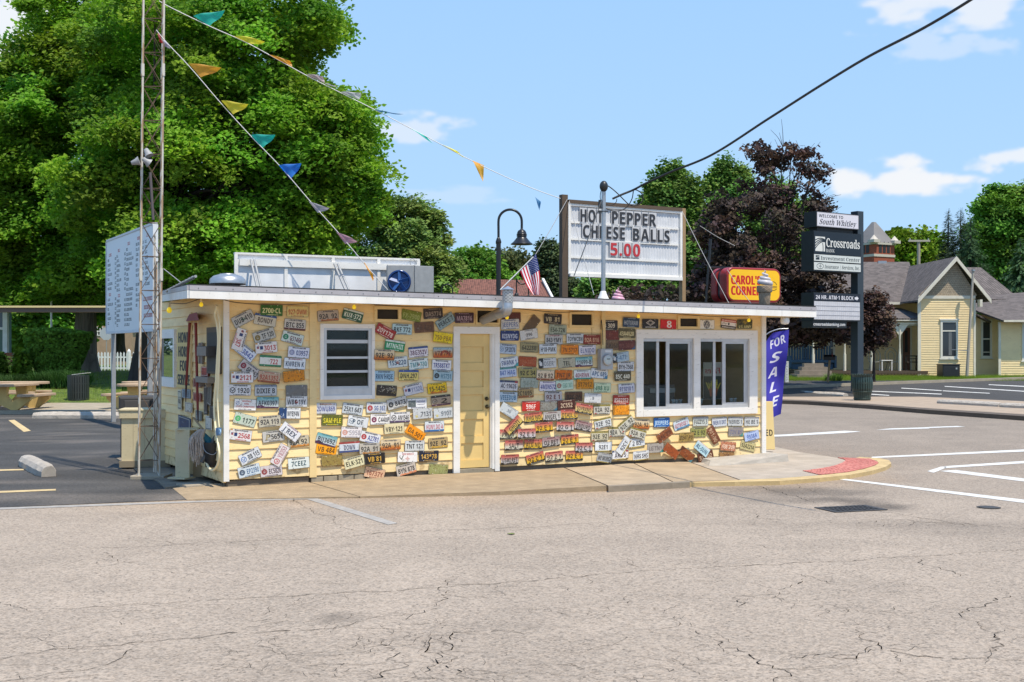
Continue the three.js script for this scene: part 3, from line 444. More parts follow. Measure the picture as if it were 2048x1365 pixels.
// ---- door
{
  const [x0, x1, y0, y1] = DOOR, dr = new THREE.Group(); dr.name = 'door'; shop.add(dr);
  const a = L(917.5), b = L(980.5), t = YY(950, 668), bot = YY(950, 936);
  part('door_frame', [bb(x0, a, y0 + 0.02, y1, -0.02, 0.045), bb(b + 0.06, x1, y0 + 0.02, y1, -0.02, 0.045), bb(a, b + 0.06, t, y1, -0.02, 0.045), bb(b, b + 0.06, bot - 0.03, t, -0.06, 0.01), bb(b + 0.02, b + 0.06, bot - 0.03, t, 0.01, 0.03)], M.white, dr);
  const ys = [[694, 726.5], [742, 775], [790, 823], [839, 873], [887, 921]].map(([p, q]) => [YY(945, q), YY(945, p)]); const pa = L(923.5), pb = L(968.5);
  const rails = []; let lo = bot; for (const [p, q] of ys.slice().reverse()) { rails.push(bb(pa, pb, lo, p, -0.075, -0.03)); lo = q; } rails.push(bb(pa, pb, lo, t, -0.075, -0.03));
  part('door_slab', [bb(a, pa, bot, t, -0.075, -0.03), bb(pb, b, bot, t, -0.075, -0.03), ...rails], M.door, dr);
  for (const [p, q] of ys) part('door_panel', rbox(pb - pa, q - p, 0.03, 0.004, (pa + pb) / 2, (p + q) / 2, -0.062), M.door, dr);
  const brass = mat([0.1, 0.085, 0.05], { metalness: 0.8, roughness: 0.35 });
  for (const [px, py, r] of [[974.5, 798, 0.03], [975.5, 814, 0.032]]) { const [l, y] = fl(px, py); part('door_knob', lathe([[0, 0], [r, 0], [r * 0.95, 0.012], [r * 0.45, 0.018], [r * 0.5, 0.03], [r * 0.62, 0.045], [r * 0.45, 0.055], [0, 0.057]], 16).rotateX(Math.PI / 2).translate(l, y, -0.03), brass, dr); }
  part('door_sill', bb(a - 0.02, b + 0.05, y0 - 0.04, bot - 0.012, -0.1, 0.025), M.stoneM, dr);
}
// ---- left window: aluminium awning window with four lights
{
  const [x0, x1, y0, y1] = WIN1, w = new THREE.Group(); w.name = 'window'; shop.add(w);
  const a = L(652), b = L(735.5), t = YY(690, 661), bo = YY(690, 777), c = YY(690, 791);
  part('window_frame', [bb(x0, a - 0.045, y0, y1, 0, 0.04), bb(b + 0.05, x1, y0, y1, 0, 0.04), bb(a - 0.045, b + 0.05, t + 0.03, y1, 0, 0.04), bb(a - 0.045, b + 0.05, y0, c, 0, 0.045)], M.white, w);
  part('sash_frame', [bb(a - 0.045, a, c, t + 0.03, -0.03, 0.028), bb(b, b + 0.05, c, t + 0.03, -0.03, 0.028), bb(a, b, t, t + 0.03, -0.03, 0.028), bb(a, b, c, bo, -0.03, 0.03)], M.alu, w);
  const bars = [[680, 687], [713.5, 718], [741, 746], [773, 777]];
  for (const [p, q] of bars) part('sash_bar', bb(a, b, YY(690, q), YY(690, p), -0.025, 0.012), M.alu, w);
  const lights = [[661, 680], [687, 713.5], [718, 741], [746, 773]];
  for (const [p, q] of lights) part('window_pane', bb(a + 0.002, b - 0.002, YY(690, q) + 0.002, YY(690, p) - 0.002, -0.012, -0.008), M.glass, w);
  part('insect_screen', bb(a, b, c, t, -0.056, -0.052), new THREE.MeshStandardMaterial({ color: RGB(0.05, 0.05, 0.05), roughness: 1, transparent: true, opacity: 0.55 }), w);
}
// ---- right window: two aluminium sliders in one white frame
{
  const [x0, x1, y0, y1] = WIN2, w = new THREE.Group(); w.name = 'serving_window'; shop.add(w);
  const q = [1284, 1385, 1398, 1496].map((p) => L(p, 740)), t = YY(1390, 677.5), bo = YY(1390, 818);
  part('window_frame', [bb(x0, q[0], y0, y1, 0, 0.05), bb(q[1], q[2], bo, t, 0, 0.05), bb(q[3], x1, y0, y1, 0, 0.05), bb(q[0], q[3], t, y1, 0, 0.05), bb(q[0], q[3], y0, bo, 0, 0.055)], M.white, w);
  for (const [a, b] of [[q[0], q[1]], [q[2], q[3]]]) {
    const m = lerp(a, b, 0.515), f = 0.045;
    part('slider_track', [bb(a, b, bo, bo + 0.05, -0.07, 0.02), bb(a, b, t - 0.05, t, -0.07, 0.02), bb(a, a + 0.022, bo + 0.05, t - 0.05, -0.07, 0.012), bb(b - 0.04, b, bo + 0.05, t - 0.05, -0.07, 0.012)], M.alu, w);
    part('sash_frame', [bb(m - f, m + 0.02, bo + 0.05, t - 0.05, -0.02, 0.006), bb(b - 0.04 - f, b - 0.04, bo + 0.05, t - 0.05, -0.02, 0.006), bb(m + 0.02, b - 0.04 - f, bo + 0.05, bo + 0.09, -0.02, 0.006), bb(m + 0.02, b - 0.04 - f, t - 0.085, t - 0.05, -0.02, 0.006)], M.alu, w);
    part('sash_frame', [bb(m - f - 0.16, m - f - 0.11, bo + 0.05, t - 0.05, -0.06, -0.03), bb(a + 0.022, a + 0.05, bo + 0.05, t - 0.05, -0.06, -0.03)], M.alu, w);
    part('window_pane', bb(m + 0.02, b - 0.04 - f, bo + 0.09, t - 0.085, -0.01, -0.006), M.glass, w);
    part('window_pane', bb(a + 0.05, m - f - 0.16, bo + 0.05, t - 0.05, -0.047, -0.043), M.glass, w);
  }
}
// ---- four small framed vents under the eave
VENTS.forEach((v, i) => {
  const g = new THREE.Group(); g.name = 'vent'; shop.add(g); const [x0, x1, y0, y1] = v, m = [0.045, 0.025, 0.04, 0.045][i];
  part('vent_frame', [bb(x0, x0 + m, y0, y1, 0.0, 0.035), bb(x1 - m, x1, y0, y1, 0, 0.035), bb(x0 + m, x1 - m, y1 - m, y1, 0, 0.035), bb(x0 + m, x1 - m, y0, y0 + m, 0, 0.035)], M.batten, g);
  part('vent_screen', bb(x0 + m, x1 - m, y0 + m, y1 - m, -0.012, -0.006), mat([0.035, 0.028, 0.02], { roughness: 0.8, map: again(grime, 6) }), g);
});
// concrete step at the right corner
part('corner_step', hull8([V(L(1372, 935), 0.03, 0.62), V(LEN + 0.12, 0.03, 0.5), V(LEN + 0.12, 0.03, -0.4), V(L(1400, 925), 0.03, -0.03)], [V(L(1400, 925), 0.115, 0.3), V(LEN + 0.12, 0.17, 0.46), V(LEN + 0.12, 0.17, -0.4), V(L(1405, 925), 0.125, -0.005)]), mat([0.46, 0.42, 0.37], { map: again(concreteT, 0.8), roughness: 0.9 }), shop);

// ---- things seen through the windows
const insideWorld = (l, y, z) => FA.world(l, y, z);
{
  const pl = (FA.hit(1410, 780, -0.3)[0] + FA.hit(1443, 780, -0.3)[0]) / 2;
  const po = thing('poster', 'faded paper poster of chips in a tub behind the right hand serving window', 'poster', insideWorld(pl, FA.hit(1426, 762, -0.3)[1], -0.3), FA.yaw);
  part('sheet', bx(0.4, 0.62, 0.004), mat([0.45, 0.44, 0.42]), po);
  part('print', face(0.39, 0.61, 0, 0, 0.004), mat(0xffffff, { roughness: 0.8, map: canvasTex(256, 400, (x, w, h) => {
    x.fillStyle = '#9a9a94'; x.fillRect(0, 0, w, 170); x.fillStyle = '#3a3f38'; x.fillRect(0, 150, w, h - 150);
    x.save(); x.translate(w, 0); x.scale(-1, 1); x.fillStyle = '#8a1c22'; x.font = 'italic bold 84px serif'; x.textAlign = 'center'; x.fillText('Fries', w / 2, 118); x.restore();
    const r = mulberry(3); for (let i = 0; i < 34; i++) { x.strokeStyle = ['#a89a3c', '#8d8232', '#b7aa4c'][i % 3]; x.lineWidth = 9; x.beginPath(); const a = rr(70, 186, r); x.moveTo(a, 300); x.lineTo(a + rr(-40, 40, r), rr(185, 250, r)); x.stroke(); }
    x.fillStyle = '#9a5a3c'; x.beginPath(); x.moveTo(66, 285); x.lineTo(190, 285); x.lineTo(170, 372); x.lineTo(86, 372); x.fill(); }) }), po);
  const glassM = new THREE.MeshPhysicalMaterial({ color: RGB(0.85, 0.88, 0.9), roughness: 0.05, transmission: 0.7, thickness: 0, side: THREE.DoubleSide });
  [[1346, 802], [1353, 803], [1361, 802], [1402, 806], [1463, 801], [1470, 799]].forEach(([px, py], i) => {
    const [l] = FA.hit(px, py, -0.22), g = part('sundae_glass', lathe([[0, 0], [0.035, 0.002], [0.036, 0.006], [0.008, 0.012], [0.007, 0.05], [0.026, 0.075], [0.04, 0.15], [0.043, 0.155], [0.038, 0.15], [0.022, 0.078], [0, 0.07]], 14), glassM);
    g.position.copy(insideWorld(l, WIN2[2] + 0.1, -0.22)); tag(g, ['first sundae glass from the left standing on the sill inside the left slider', 'second sundae glass from the left on the sill inside the left slider', 'third sundae glass from the left on the sill inside the left slider', 'sundae glass standing on the sill beside the window mullion', 'left sundae glass of the pair inside the rightmost pane', 'right sundae glass of the pair inside the rightmost pane'][i], 'glass', 'sundae glasses on the window sill');
  });
  const sh = thing('sill_shelf', 'dark shelf running inside below the serving window', 'shelf', insideWorld((WIN2[0] + WIN2[1]) / 2, WIN2[2] + 0.085, -0.25), FA.yaw); part('board', bx(WIN2[1] - WIN2[0], 0.025, 0.3), M.woodDark, sh); for (const s of [-1, 0, 1]) part('bracket', bb(s * 1.1 - 0.015, s * 1.1 + 0.015, -0.2, -0.014, -0.1, 0.1), M.dark, sh);
  const fz = thing('ice_cream_machine', 'grey cabinet machine standing in the dark behind the left slider', 'machine', insideWorld(FA.hit(1300, 800, -0.9)[0], 0.06, -0.9), FA.yaw);
  part('cabinet', rbox(0.62, 1.25, 0.6, 0.02, 0, 0.63, 0), mat([0.12, 0.115, 0.11], { roughness: 0.5 }), fz); part('top_panel', rbox(0.5, 0.08, 0.02, 0.005, 0.05, 1.16, 0.312), mat([0.4, 0.4, 0.4]), fz); part('door_panel', rbox(0.52, 0.7, 0.02, 0.006, 0, 0.6, 0.312), mat([0.15, 0.145, 0.14]), fz); part('handle', rod(V(0.2, 0.5, 0.335), V(0.2, 0.8, 0.335), 0.012), M.alu, fz);
  const bk = thing('back_counter', 'dark counter with stacked tubs at the back of the shop room', 'counter', insideWorld(6.6, 0.06, -2.7), FA.yaw);
  part('worktop', bx(3.4, 0.05, 0.6, 0, 0.9, 0), mat([0.25, 0.23, 0.2]), bk); part('base', bx(3.3, 0.86, 0.55, 0, 0.44, 0), M.woodDark, bk); for (let i = 0; i < 5; i++) part('tub', lathe([[0, 0], [0.09, 0], [0.11, 0.2], [0.115, 0.22], [0, 0.22]], 14).translate(-1.2 + i * 0.55, 0.926, 0), mat([[0.5, 0.5, 0.48], [0.3, 0.08, 0.06], [0.5, 0.48, 0.3], [0.2, 0.3, 0.4], [0.5, 0.5, 0.5]][i]), bk);
}

// ---------------------------------------------------------------- licence plates on the front wall
// one line each: zone x y turn |text|ground|letters|details   (zones are crops of the wall)
const ZONES = { a: [430, 590, 6.827], b: [430, 780, 6.827], c: [620, 590, 6.827], d: [620, 780, 6.827], e: [900, 600, 9.752], f: [1080, 600, 9.752], g: [980, 730, 9.752], h: [1110, 730, 9.752], i: [980, 830, 9.752], j: [1160, 830, 9.752], k: [1320, 810, 8.533], l: [1220, 610, 6.827] };
const PLATES = `
a 380 325 27|DUB 410|#a9aaa8|#1e2022|H m#3f6a58
a 680 345 -9|RONDY|#b9b6a8|#3a2a20|T#2f4f8f
a 767 210 -1|2700·CL|#2f5a1e|#e8e3b0|f
a 1125 228 0|927·DWM|#c9b878|#a8432a|f
a 1090 408 -4|BTC 855|#b5b3ae|#1c1c1e|B#5a2a2a H
a 665 555 18|TF 120|#a9aaa6|#26272a|E#7d6a30 H t f
a 1055 592 -15|GS1466|#b9c9c6|#5a2a3a|E#1f7a5c H t f
a 400 775 -38|3842|#bfc8d8|#3a4f9a|H t f
a 325 610 -107|387|#cfcac8|#b03a3a|F H t f
a 690 720 5|3013|#cfccca|#b03a3a|F H t f
a 1135 788 -5|03957|#c3c9dd|#3a4a80|E#8a90b0 H t
a 755 905 -4|722|#cfcfc8|#b03a3a|T#2a7a50 B#2a7a50 t
a 1080 940 -4|KWREN K|#c9d3dc|#26324a|H#8a5a6a
a 460 1020 -37|68 763|#aaa6a4|#1e1e22|E#7a2434 H t
a 725 1125 -7|92A1352|#a8907a|#9a3a22|B#8a4426 h
a 360 1125 0|2121|#cfccca|#b03a3a|F H t f
a 1065 1108 5||#b5781c|#8a5a18|r
a 335 1300 -2|1920|#c5c6c8|#1e1e20|e#2a2a2a H t f
a 690 1305 0|DIXIE B|#a9b0b6|#22262c|T#6f7f96
a 1110 1310 1||#6a6a68|#555555|
b 410 205 -4|WHITKO 1996 STATE CHAMPIONS|#dcdad6|#a8322a|L
b 715 175 -1|AFK0397|#b8c4c4|#26303a|A
b 1110 160 -1|WBC 19Y|#c5c8ca|#2a2a30|H m#8a3a3a f
b 1015 320 -2|WYBY4N|#cdd0d4|#22242c|W t
b 405 410 -16|1177|#b4c0b0|#2e3a34|E#4fae6a t
b 740 430 3|92A 119|#b0aa9a|#24242c|H f
b 345 620 -9|2568|#cfcccc|#b03a3a|F H t f
b 795 635 5|5651|#b4b2ac|#1e1e1e|P H t f
b 1135 705 4|92A 92|#b7ae98|#222222|H b#c9761c
b 1015 575 -38|J REX|#d2d6dc|#26324a|H#8a5a6a
b 475 905 25|BB 115|#c6ccd4|#22262c|e#3f68a8 H t f
b 765 1105 5|EC5826|#c0b8bc|#3a2a35|E#8a3a3a t f
b 880 890 59|Y8353|#cdc5c6|#b08088|e#b03a3a H t f
b 1135 1000 4|7CEEZ|#ccd6d2|#2a4a55|H
b 460 1105 12|EP2392|#bccad4|#4a6a90|E#4a5a70 H t f
c 245 285 4|92A  92|#a2968a|#1e1e1e|H b#a05a2a
c 580 280 -14|KUX·372|#1d4a35|#e0e8e0|T#cfd8d0 f
c 1680 255 4|DA5774|#2a2220|#9a8c80|h f
c 1380 285 -10|FX-7900|#667226|#a3b06a|f
c 1845 360 32|PEACE 7|#7f97a0|#222b36|H
c 1255 470 -2|RKF 772|#9fc0cc|#1e2830|H f
c 1025 505 -27|20Y178|#8a2f28|#e6d6cc|h f
c 1555 443 4|A6 420|#5f4632|#4a3626|r
c 1808 585 -7|750·PBA|#c9b51e|#8a6a1a|f
c 1150 695 -8|MTNHIII|#1f7a50|#e0ece4|T#cfd8d0 f
c 1478 780 5|38G352V|#d0ccd4|#5a3550|T#3a4f8a f
c 1812 790 0|V73 7PE|#c9805a|#5a2a20|U
c 1195 920 5|1SS 220|#c0ccd0|#2a4a6a|m#8a3a2a H
c 1005 820 -2|92E  92|#c9b694|#26221e|O H
c 1475 945 6|TMP 730|#c4d2d0|#4a8a90|m#8a5a5a H f
c 1795 960 -3|TR588TKT|#cfd2d8|#2a3580|H f
c 1010 1110 -1|RKN HRSE|#8fb0c4|#2a4a6a|H
c 1340 1100 -1|DNH 297|#c9b86a|#2a2a2a|T#2f4f9a f
c 1812 1105 -3|H5751|#8fa9b4|#3f6a80|E#24323a H t
c 1045 1310 -4||#2a2520|#b9b4a4|Q
c 1410 1290 12|Y1320|#bdbcc4|#7a82a0|F H t
c 1735 1275 5|15-1425|#c9a91c|#3a3a1e|h b#c0661c
d 215 255 -1|2DWU869|#b9bcc4|#2c3c80|H#b06a3a
d 580 265 -9|25X1 647|#b4bcc2|#22262c|H f
d 300 415 -2|SAM·PLE|#55581f|#e0d030|f
d 650 435 -10|P OF|#cdd3d8|#3a4a5a|e#7a8a9a H
d 905 245 -1|SG 163|#c2c6cc|#2f4a8a|E#a8383a H t f
d 1185 180 13|8473|#b0b0ae|#222428|E#2e3236 t f
d 1455 190 1|INDIANA|#d4d6da|#3a4270|G
d 1785 145 5|2|#9a8c7c|#26201e|T#2e2420 B#4a3040 e#6a5a4a t
d 960 405 -1|C440P|#dad8d6|#222226|E#7a3050 H t f
d 1225 375 0|AN1546|#d0ced0|#1c1c20|e#222222 H t B#5a4a6a
d 1530 325 3|7131|#b4b8bb|#4a5058|y t
d 1815 318 3|9107|#b2b8bc|#5a6470|y t
d 560 580 -3|5958|#d4ced0|#a9a4ac|E#d09a8c H t f
d 815 655 -14|A2781|#cdd0d6|#2f3f8a|E#b03a3a H t f
d 1145 530 2|VRY·121|#cfc39a|#2a2620|f
d 1435 590 -33|DA 501|#d68a14|#5a4010|f
d 1695 500 1|HUNY DO 4|#c2ccd4|#b04a5a|B#2a66a8 H
d 220 815 -10|VB 484|#e09a1c|#4a3a18|f
d 220 685 -16|BJJ3692|#b8c4c8|#26303a|A
d 530 780 2|DOWN|#c0c8d2|#2a2a4a|T#a03a34 B#3a4a80
d 800 800 0|92A  91|#aaa59a|#1e1e1e|H b#b8762a
d 1090 750 1|92A  91|#c9b694|#26221e|O H
d 1425 765 -1|TNT 121|#c0c4c6|#1e1e22|H
d 1748 725 3|92E  92|#a8946e|#222222|H b#c99a2a
d 295 965 3||#8a7a48|#a8925a|r
d 590 985 13|ELK·321|#cfc8a0|#24241c|H
d 868 935 3|VB 81|#1e1a18|#d8a840|h f
d 1325 918 -2|NEW MEXICO|#dcdad8|#b05a5a|Z
d 1620 905 0|143*78|#1f2230|#e0b050|h f
d 880 1140 -13|16737Y|#d0a888|#8a4a3a|h f
d 1305 1085 12|BYN 878|#b8aea4|#222222|H b#d87a4a
d 1750 1090 -6|91E52|#8c8e60|#a3a86e|r
e 268 352 1|MA7816|#38232e|#b09aa8|h f
e 1200 345 1||#4f2416|#5f3020|r
e 1168 475 3|JEEPERS|#b5bac0|#5f70a0|H#3f5290 f
e 1165 700 0|KISNYDG|#1b2c5e|#c8d0e0|f
e 1590 490 50||#5a4a34|#4a3c2a|
e 1530 675 9|296|#bdbfc0|#33343a|s h f
e 1115 960 -4|SP2876|#9fb0c4|#26344f|H e#7088a8 t
e 1545 928 -2|64228B|#8a8568|#3a382c|h f
e 1150 1215 6|SWANK 1|#c3cdd6|#2a3a6a|k#3a9aa0 H
e 1512 1205 -3|12A-2100|#8a4420|#a8603c|
f 345 580 -2|F54-72K|#8f998a|#30382f|h f
f 248 372 -2|VB  81|#231a16|#c8c0a0|h f
f 265 775 0|843·YMY|#a5a8aa|#22262c|H#8a4a4a f
f 680 755 0|TOYWCBN|#b4bcc4|#22262c|H f
f 1002 775 0|92A 816|#6e2a1a|#d0a888|h f
f 145 960 1|H18·PMK|#b9c2cc|#22262c|H
f 570 970 -1|7N 5717|#c0781a|#6e3a10|h f
f 920 980 2|ELNIDO|#c5c2cc|#5a6490|H f
f 145 1235 3|LOSER|#b4b8ba|#7a7e84|N
f 520 1230 3|TEL|#9c9a88|#24241e|h f
f 855 1210 3|11699-B|#b8c4c4|#3a4a50|A
f 1350 495 0|B 309|#1d1816|#d0ccc0|h f
f 1385 690 0||#5f2a1e|#74402e|r
f 1690 652 -1|43A4020|#4a4428|#d8cc9a|f
f 1385 885 0|518268|#6e5a44|#3a2c20|r
f 1690 885 3|93-3036|#4f2420|#7a4a40|r k#2f5a8a
f 1560 1120 8|P-471|#93a9b8|#5a7a9a|N
f 1775 440 -2|HOTGRAM|#1f3550|#a8b4c4|h f
f 1670 1300 0|BYH-7568|#b9bcc0|#22242a|H
g 335 145 4|847 HAG|#aab8d0|#3a5aa0|T#4f8a8a
g 732 150 0|92 C 34|#8a8458|#22221a|H
g 765 355 -2|34 67|#8a948a|#7c867c|
g 1075 205 -2|92 E 92|#c4b49a|#3a3028|B#8a4a2a m#7a4a3a
g 1435 195 -2|TNT JR|#b0651a|#5a2f10|f
g 1800 195 1|40HRWK|#c4ccce|#8a3a4a|B#4aa08a H
h 860 170 -5|APC 689|#c2ccd6|#1f4a7a|k#3a7aa0 H
g 670 545 2|2C1695|#95835f|#3a3226|b#8a4a22 H
g 355 405 -3|4C·19626|#bcbcc0|#2a2a3a|T#3a3f5a K
g 1135 420 -1|4MIN572|#c2c0cc|#2a3580|H#7a6a8a
g 1450 395 3|GRO 367|#a9c0b0|#6a9a86|h E#a06a5a t
g 1845 375 0|517912|#b07818|#6e4a10|h
g 345 630 -2|VEEEDUB|#9fb4c4|#1f5a80|H f
g 1150 800 -1||#7f7f7a|#6a6a66|r k#3f7a98
g 1230 620 0|92 E 1|#a7a4a6|#5a2a26|H f
g 1632 620 0|92C 26|#4f382a|#231a14|h
g 795 808 0|596F|#a8362c|#f0e0d8|h f
g 1480 780 3|2C552|#3f211a|#c8b49a|h
g 1530 970 0|DTAIL U|#d8b44a|#4a4030|S
g 1815 860 -11|SOPRANO|#d6c07a|#4a4030|S
g 845 1030 5|RHG ND|#d8b84a|#4a4030|S
g 1195 1005 3|ANGEL 1|#c6c4c4|#26241e|S#a8a4a2
g 355 900 -31|30|#b4bcc0|#6a707a|s h f
i 350 380 1|PRO 1|#cfd0b0|#4a4030|S
g 450 1180 44|GHOTI|#d2b860|#3a3226|S
i 1028 242 3|92 E 1|#e0b32a|#4a3420|S
i 1443 230 -2|92 G 1|#c4c2c2|#2a2420|S
i 1820 225 -12|ENDURO|#b8b2b2|#2e2824|S#9a7a7c
i 690 365 0|92 E 1|#c8c2c6|#3a302c|S
i 465 595 0|SALT|#cbc8b8|#2a2622|S
i 840 580 -1|ALG ND|#d8b43a|#4a3a20|S
i 1185 530 4|O2 RET|#b0acaa|#2e2824|S#9a7a7c
i 1555 485 3|92 E 1|#e0b32a|#4a3420|S
i 1645 795 0|92 E 1|#e0b32a|#4a3420|S
i 1828 640 -1|92 C 1|#c4c2c6|#2a2624|S
i 365 870 0|USMI RET|#c9c4c2|#2a2624|S
i 880 845 14|92 Z 1|#deb02c|#4a3420|S
i 1250 815 4|92 Z 1|#d4ccae|#3a302c|S
h 1310 220 1|85C 440|#453f2c|#e0dcc8|f
h 925 450 -2|498 XU|#b4c4a4|#2f6a50|h f
h 1395 460 3|911010 1|#b8bac4|#3a3a70|H f
h 715 650 -3|8|#bcc0c4|#5a606a|s h f
h 1290 685 -1|85B2352|#8a3020|#f0dcd0|h f
h 915 870 0|92A  92|#b5b2a8|#22221e|V
h 1290 885 0||#c8861a|#6a3a10|r
j 445 160 10|92E  92|#c2c6c8|#2e343c|V
j 1200 185 -3|92A  92|#c9b694|#26221e|O H
j 720 335 0|92A  92|#b8b4a4|#22221e|V
j 380 415 0|92E  92|#b2ac94|#22221e|V
j 895 180 37|92E  92|#b8b6a8|#22221e|V
j 1592 150 0|JEEPERS|#1f5a98|#c8e0f0|h f
j 1105 545 5|2 BS|#c9cfd6|#2a2a34|Y
j 1110 365 -16|92A  92|#b8b6a8|#22221e|V
j 455 625 -1|92E1|#d0d6dc|#22222c|Y
j 455 840 -10|WE MORE2|#aeb4b8|#22222c|Y
j 775 780 2|ARB S|#d2d4d8|#2a2438|Y K
j 830 600 54|92C1|#c9cfd6|#22222c|Y
j 1145 790 3|NHS SHS|#ced4da|#22222c|Y
j 1445 645 1|LG TNY|#98928c|#6a6060|k#3a8a84
j 1620 390 31|ABK 309|#7a4a2c|#4a2414|r
j 1745 705 -36||#8a4a24|#7a3c1c|r
k 365 330 17|GOTWOOD 1|#b9c8d4|#a8404e|b#3f7aa8 H
k 695 285 0|FUZZYS 3|#b4bab4|#3a3a3a|T#8a8a90
k 1015 295 3|MEN R DRT|#b9bec4|#33406a|T#9a9aa0
k 1290 285 -2|NERVIS 1|#b4b8b8|#3a3e44|T#8a8a90
k 1565 285 -1|HE BE 1|#bcc0c0|#33363a|T#8a8a90
k 655 470 0|92 E 92|#8a8a54|#24241a|H
k 395 545 0|BEAT PU|#a08a54|#4a3818|r h
k 905 515 -59|931-90|#6a4028|#c8a888|r
k 1295 460 -3|72V 81|#8a8480|#6e6c86|k#3a8a84 h
k 780 880 13|31 E02|#55301f|#c8b090|h f
k 710 750 -36|AL-SUN|#a4c4cc|#2a4a6a|T#d0d4d8
k 440 845 -34||#7a4420|#8a5a30|r k#4a90a0
k 1140 870 2|235|#8f6e48|#5a3a28|r
k 1155 710 -6|438 209|#b0765a|#e8d0b8|r
k 1500 705 -14|92A2214|#b4a878|#3a3420|h
k 1560 530 10|9938A|#9fb0d4|#3f58a0|h f
l 550 258 0||#1c1818|#d8d4d0|1
l 797 265 -1||#b82420|#e8e4e0|2
l 1320 268 0||#d4d0c4|#22283c|3
l 1620 262 -6||#d8d2cc|#b0322a|4
l 1840 262 0|U.S. ARMY|#46421f|#d8cc8a|5
`.trim().split('\n').map((s) => { const [h, text, bg, fg, opt] = s.split('|'), [z, u, v, a] = h.split(' '); const Z = ZONES[z]; return { px: Z[0] + u / Z[2], py: Z[1] + v / Z[2], ang: +a * Math.PI / 180, text, bg, fg, opt: opt.split(' ').filter(Boolean) }; });

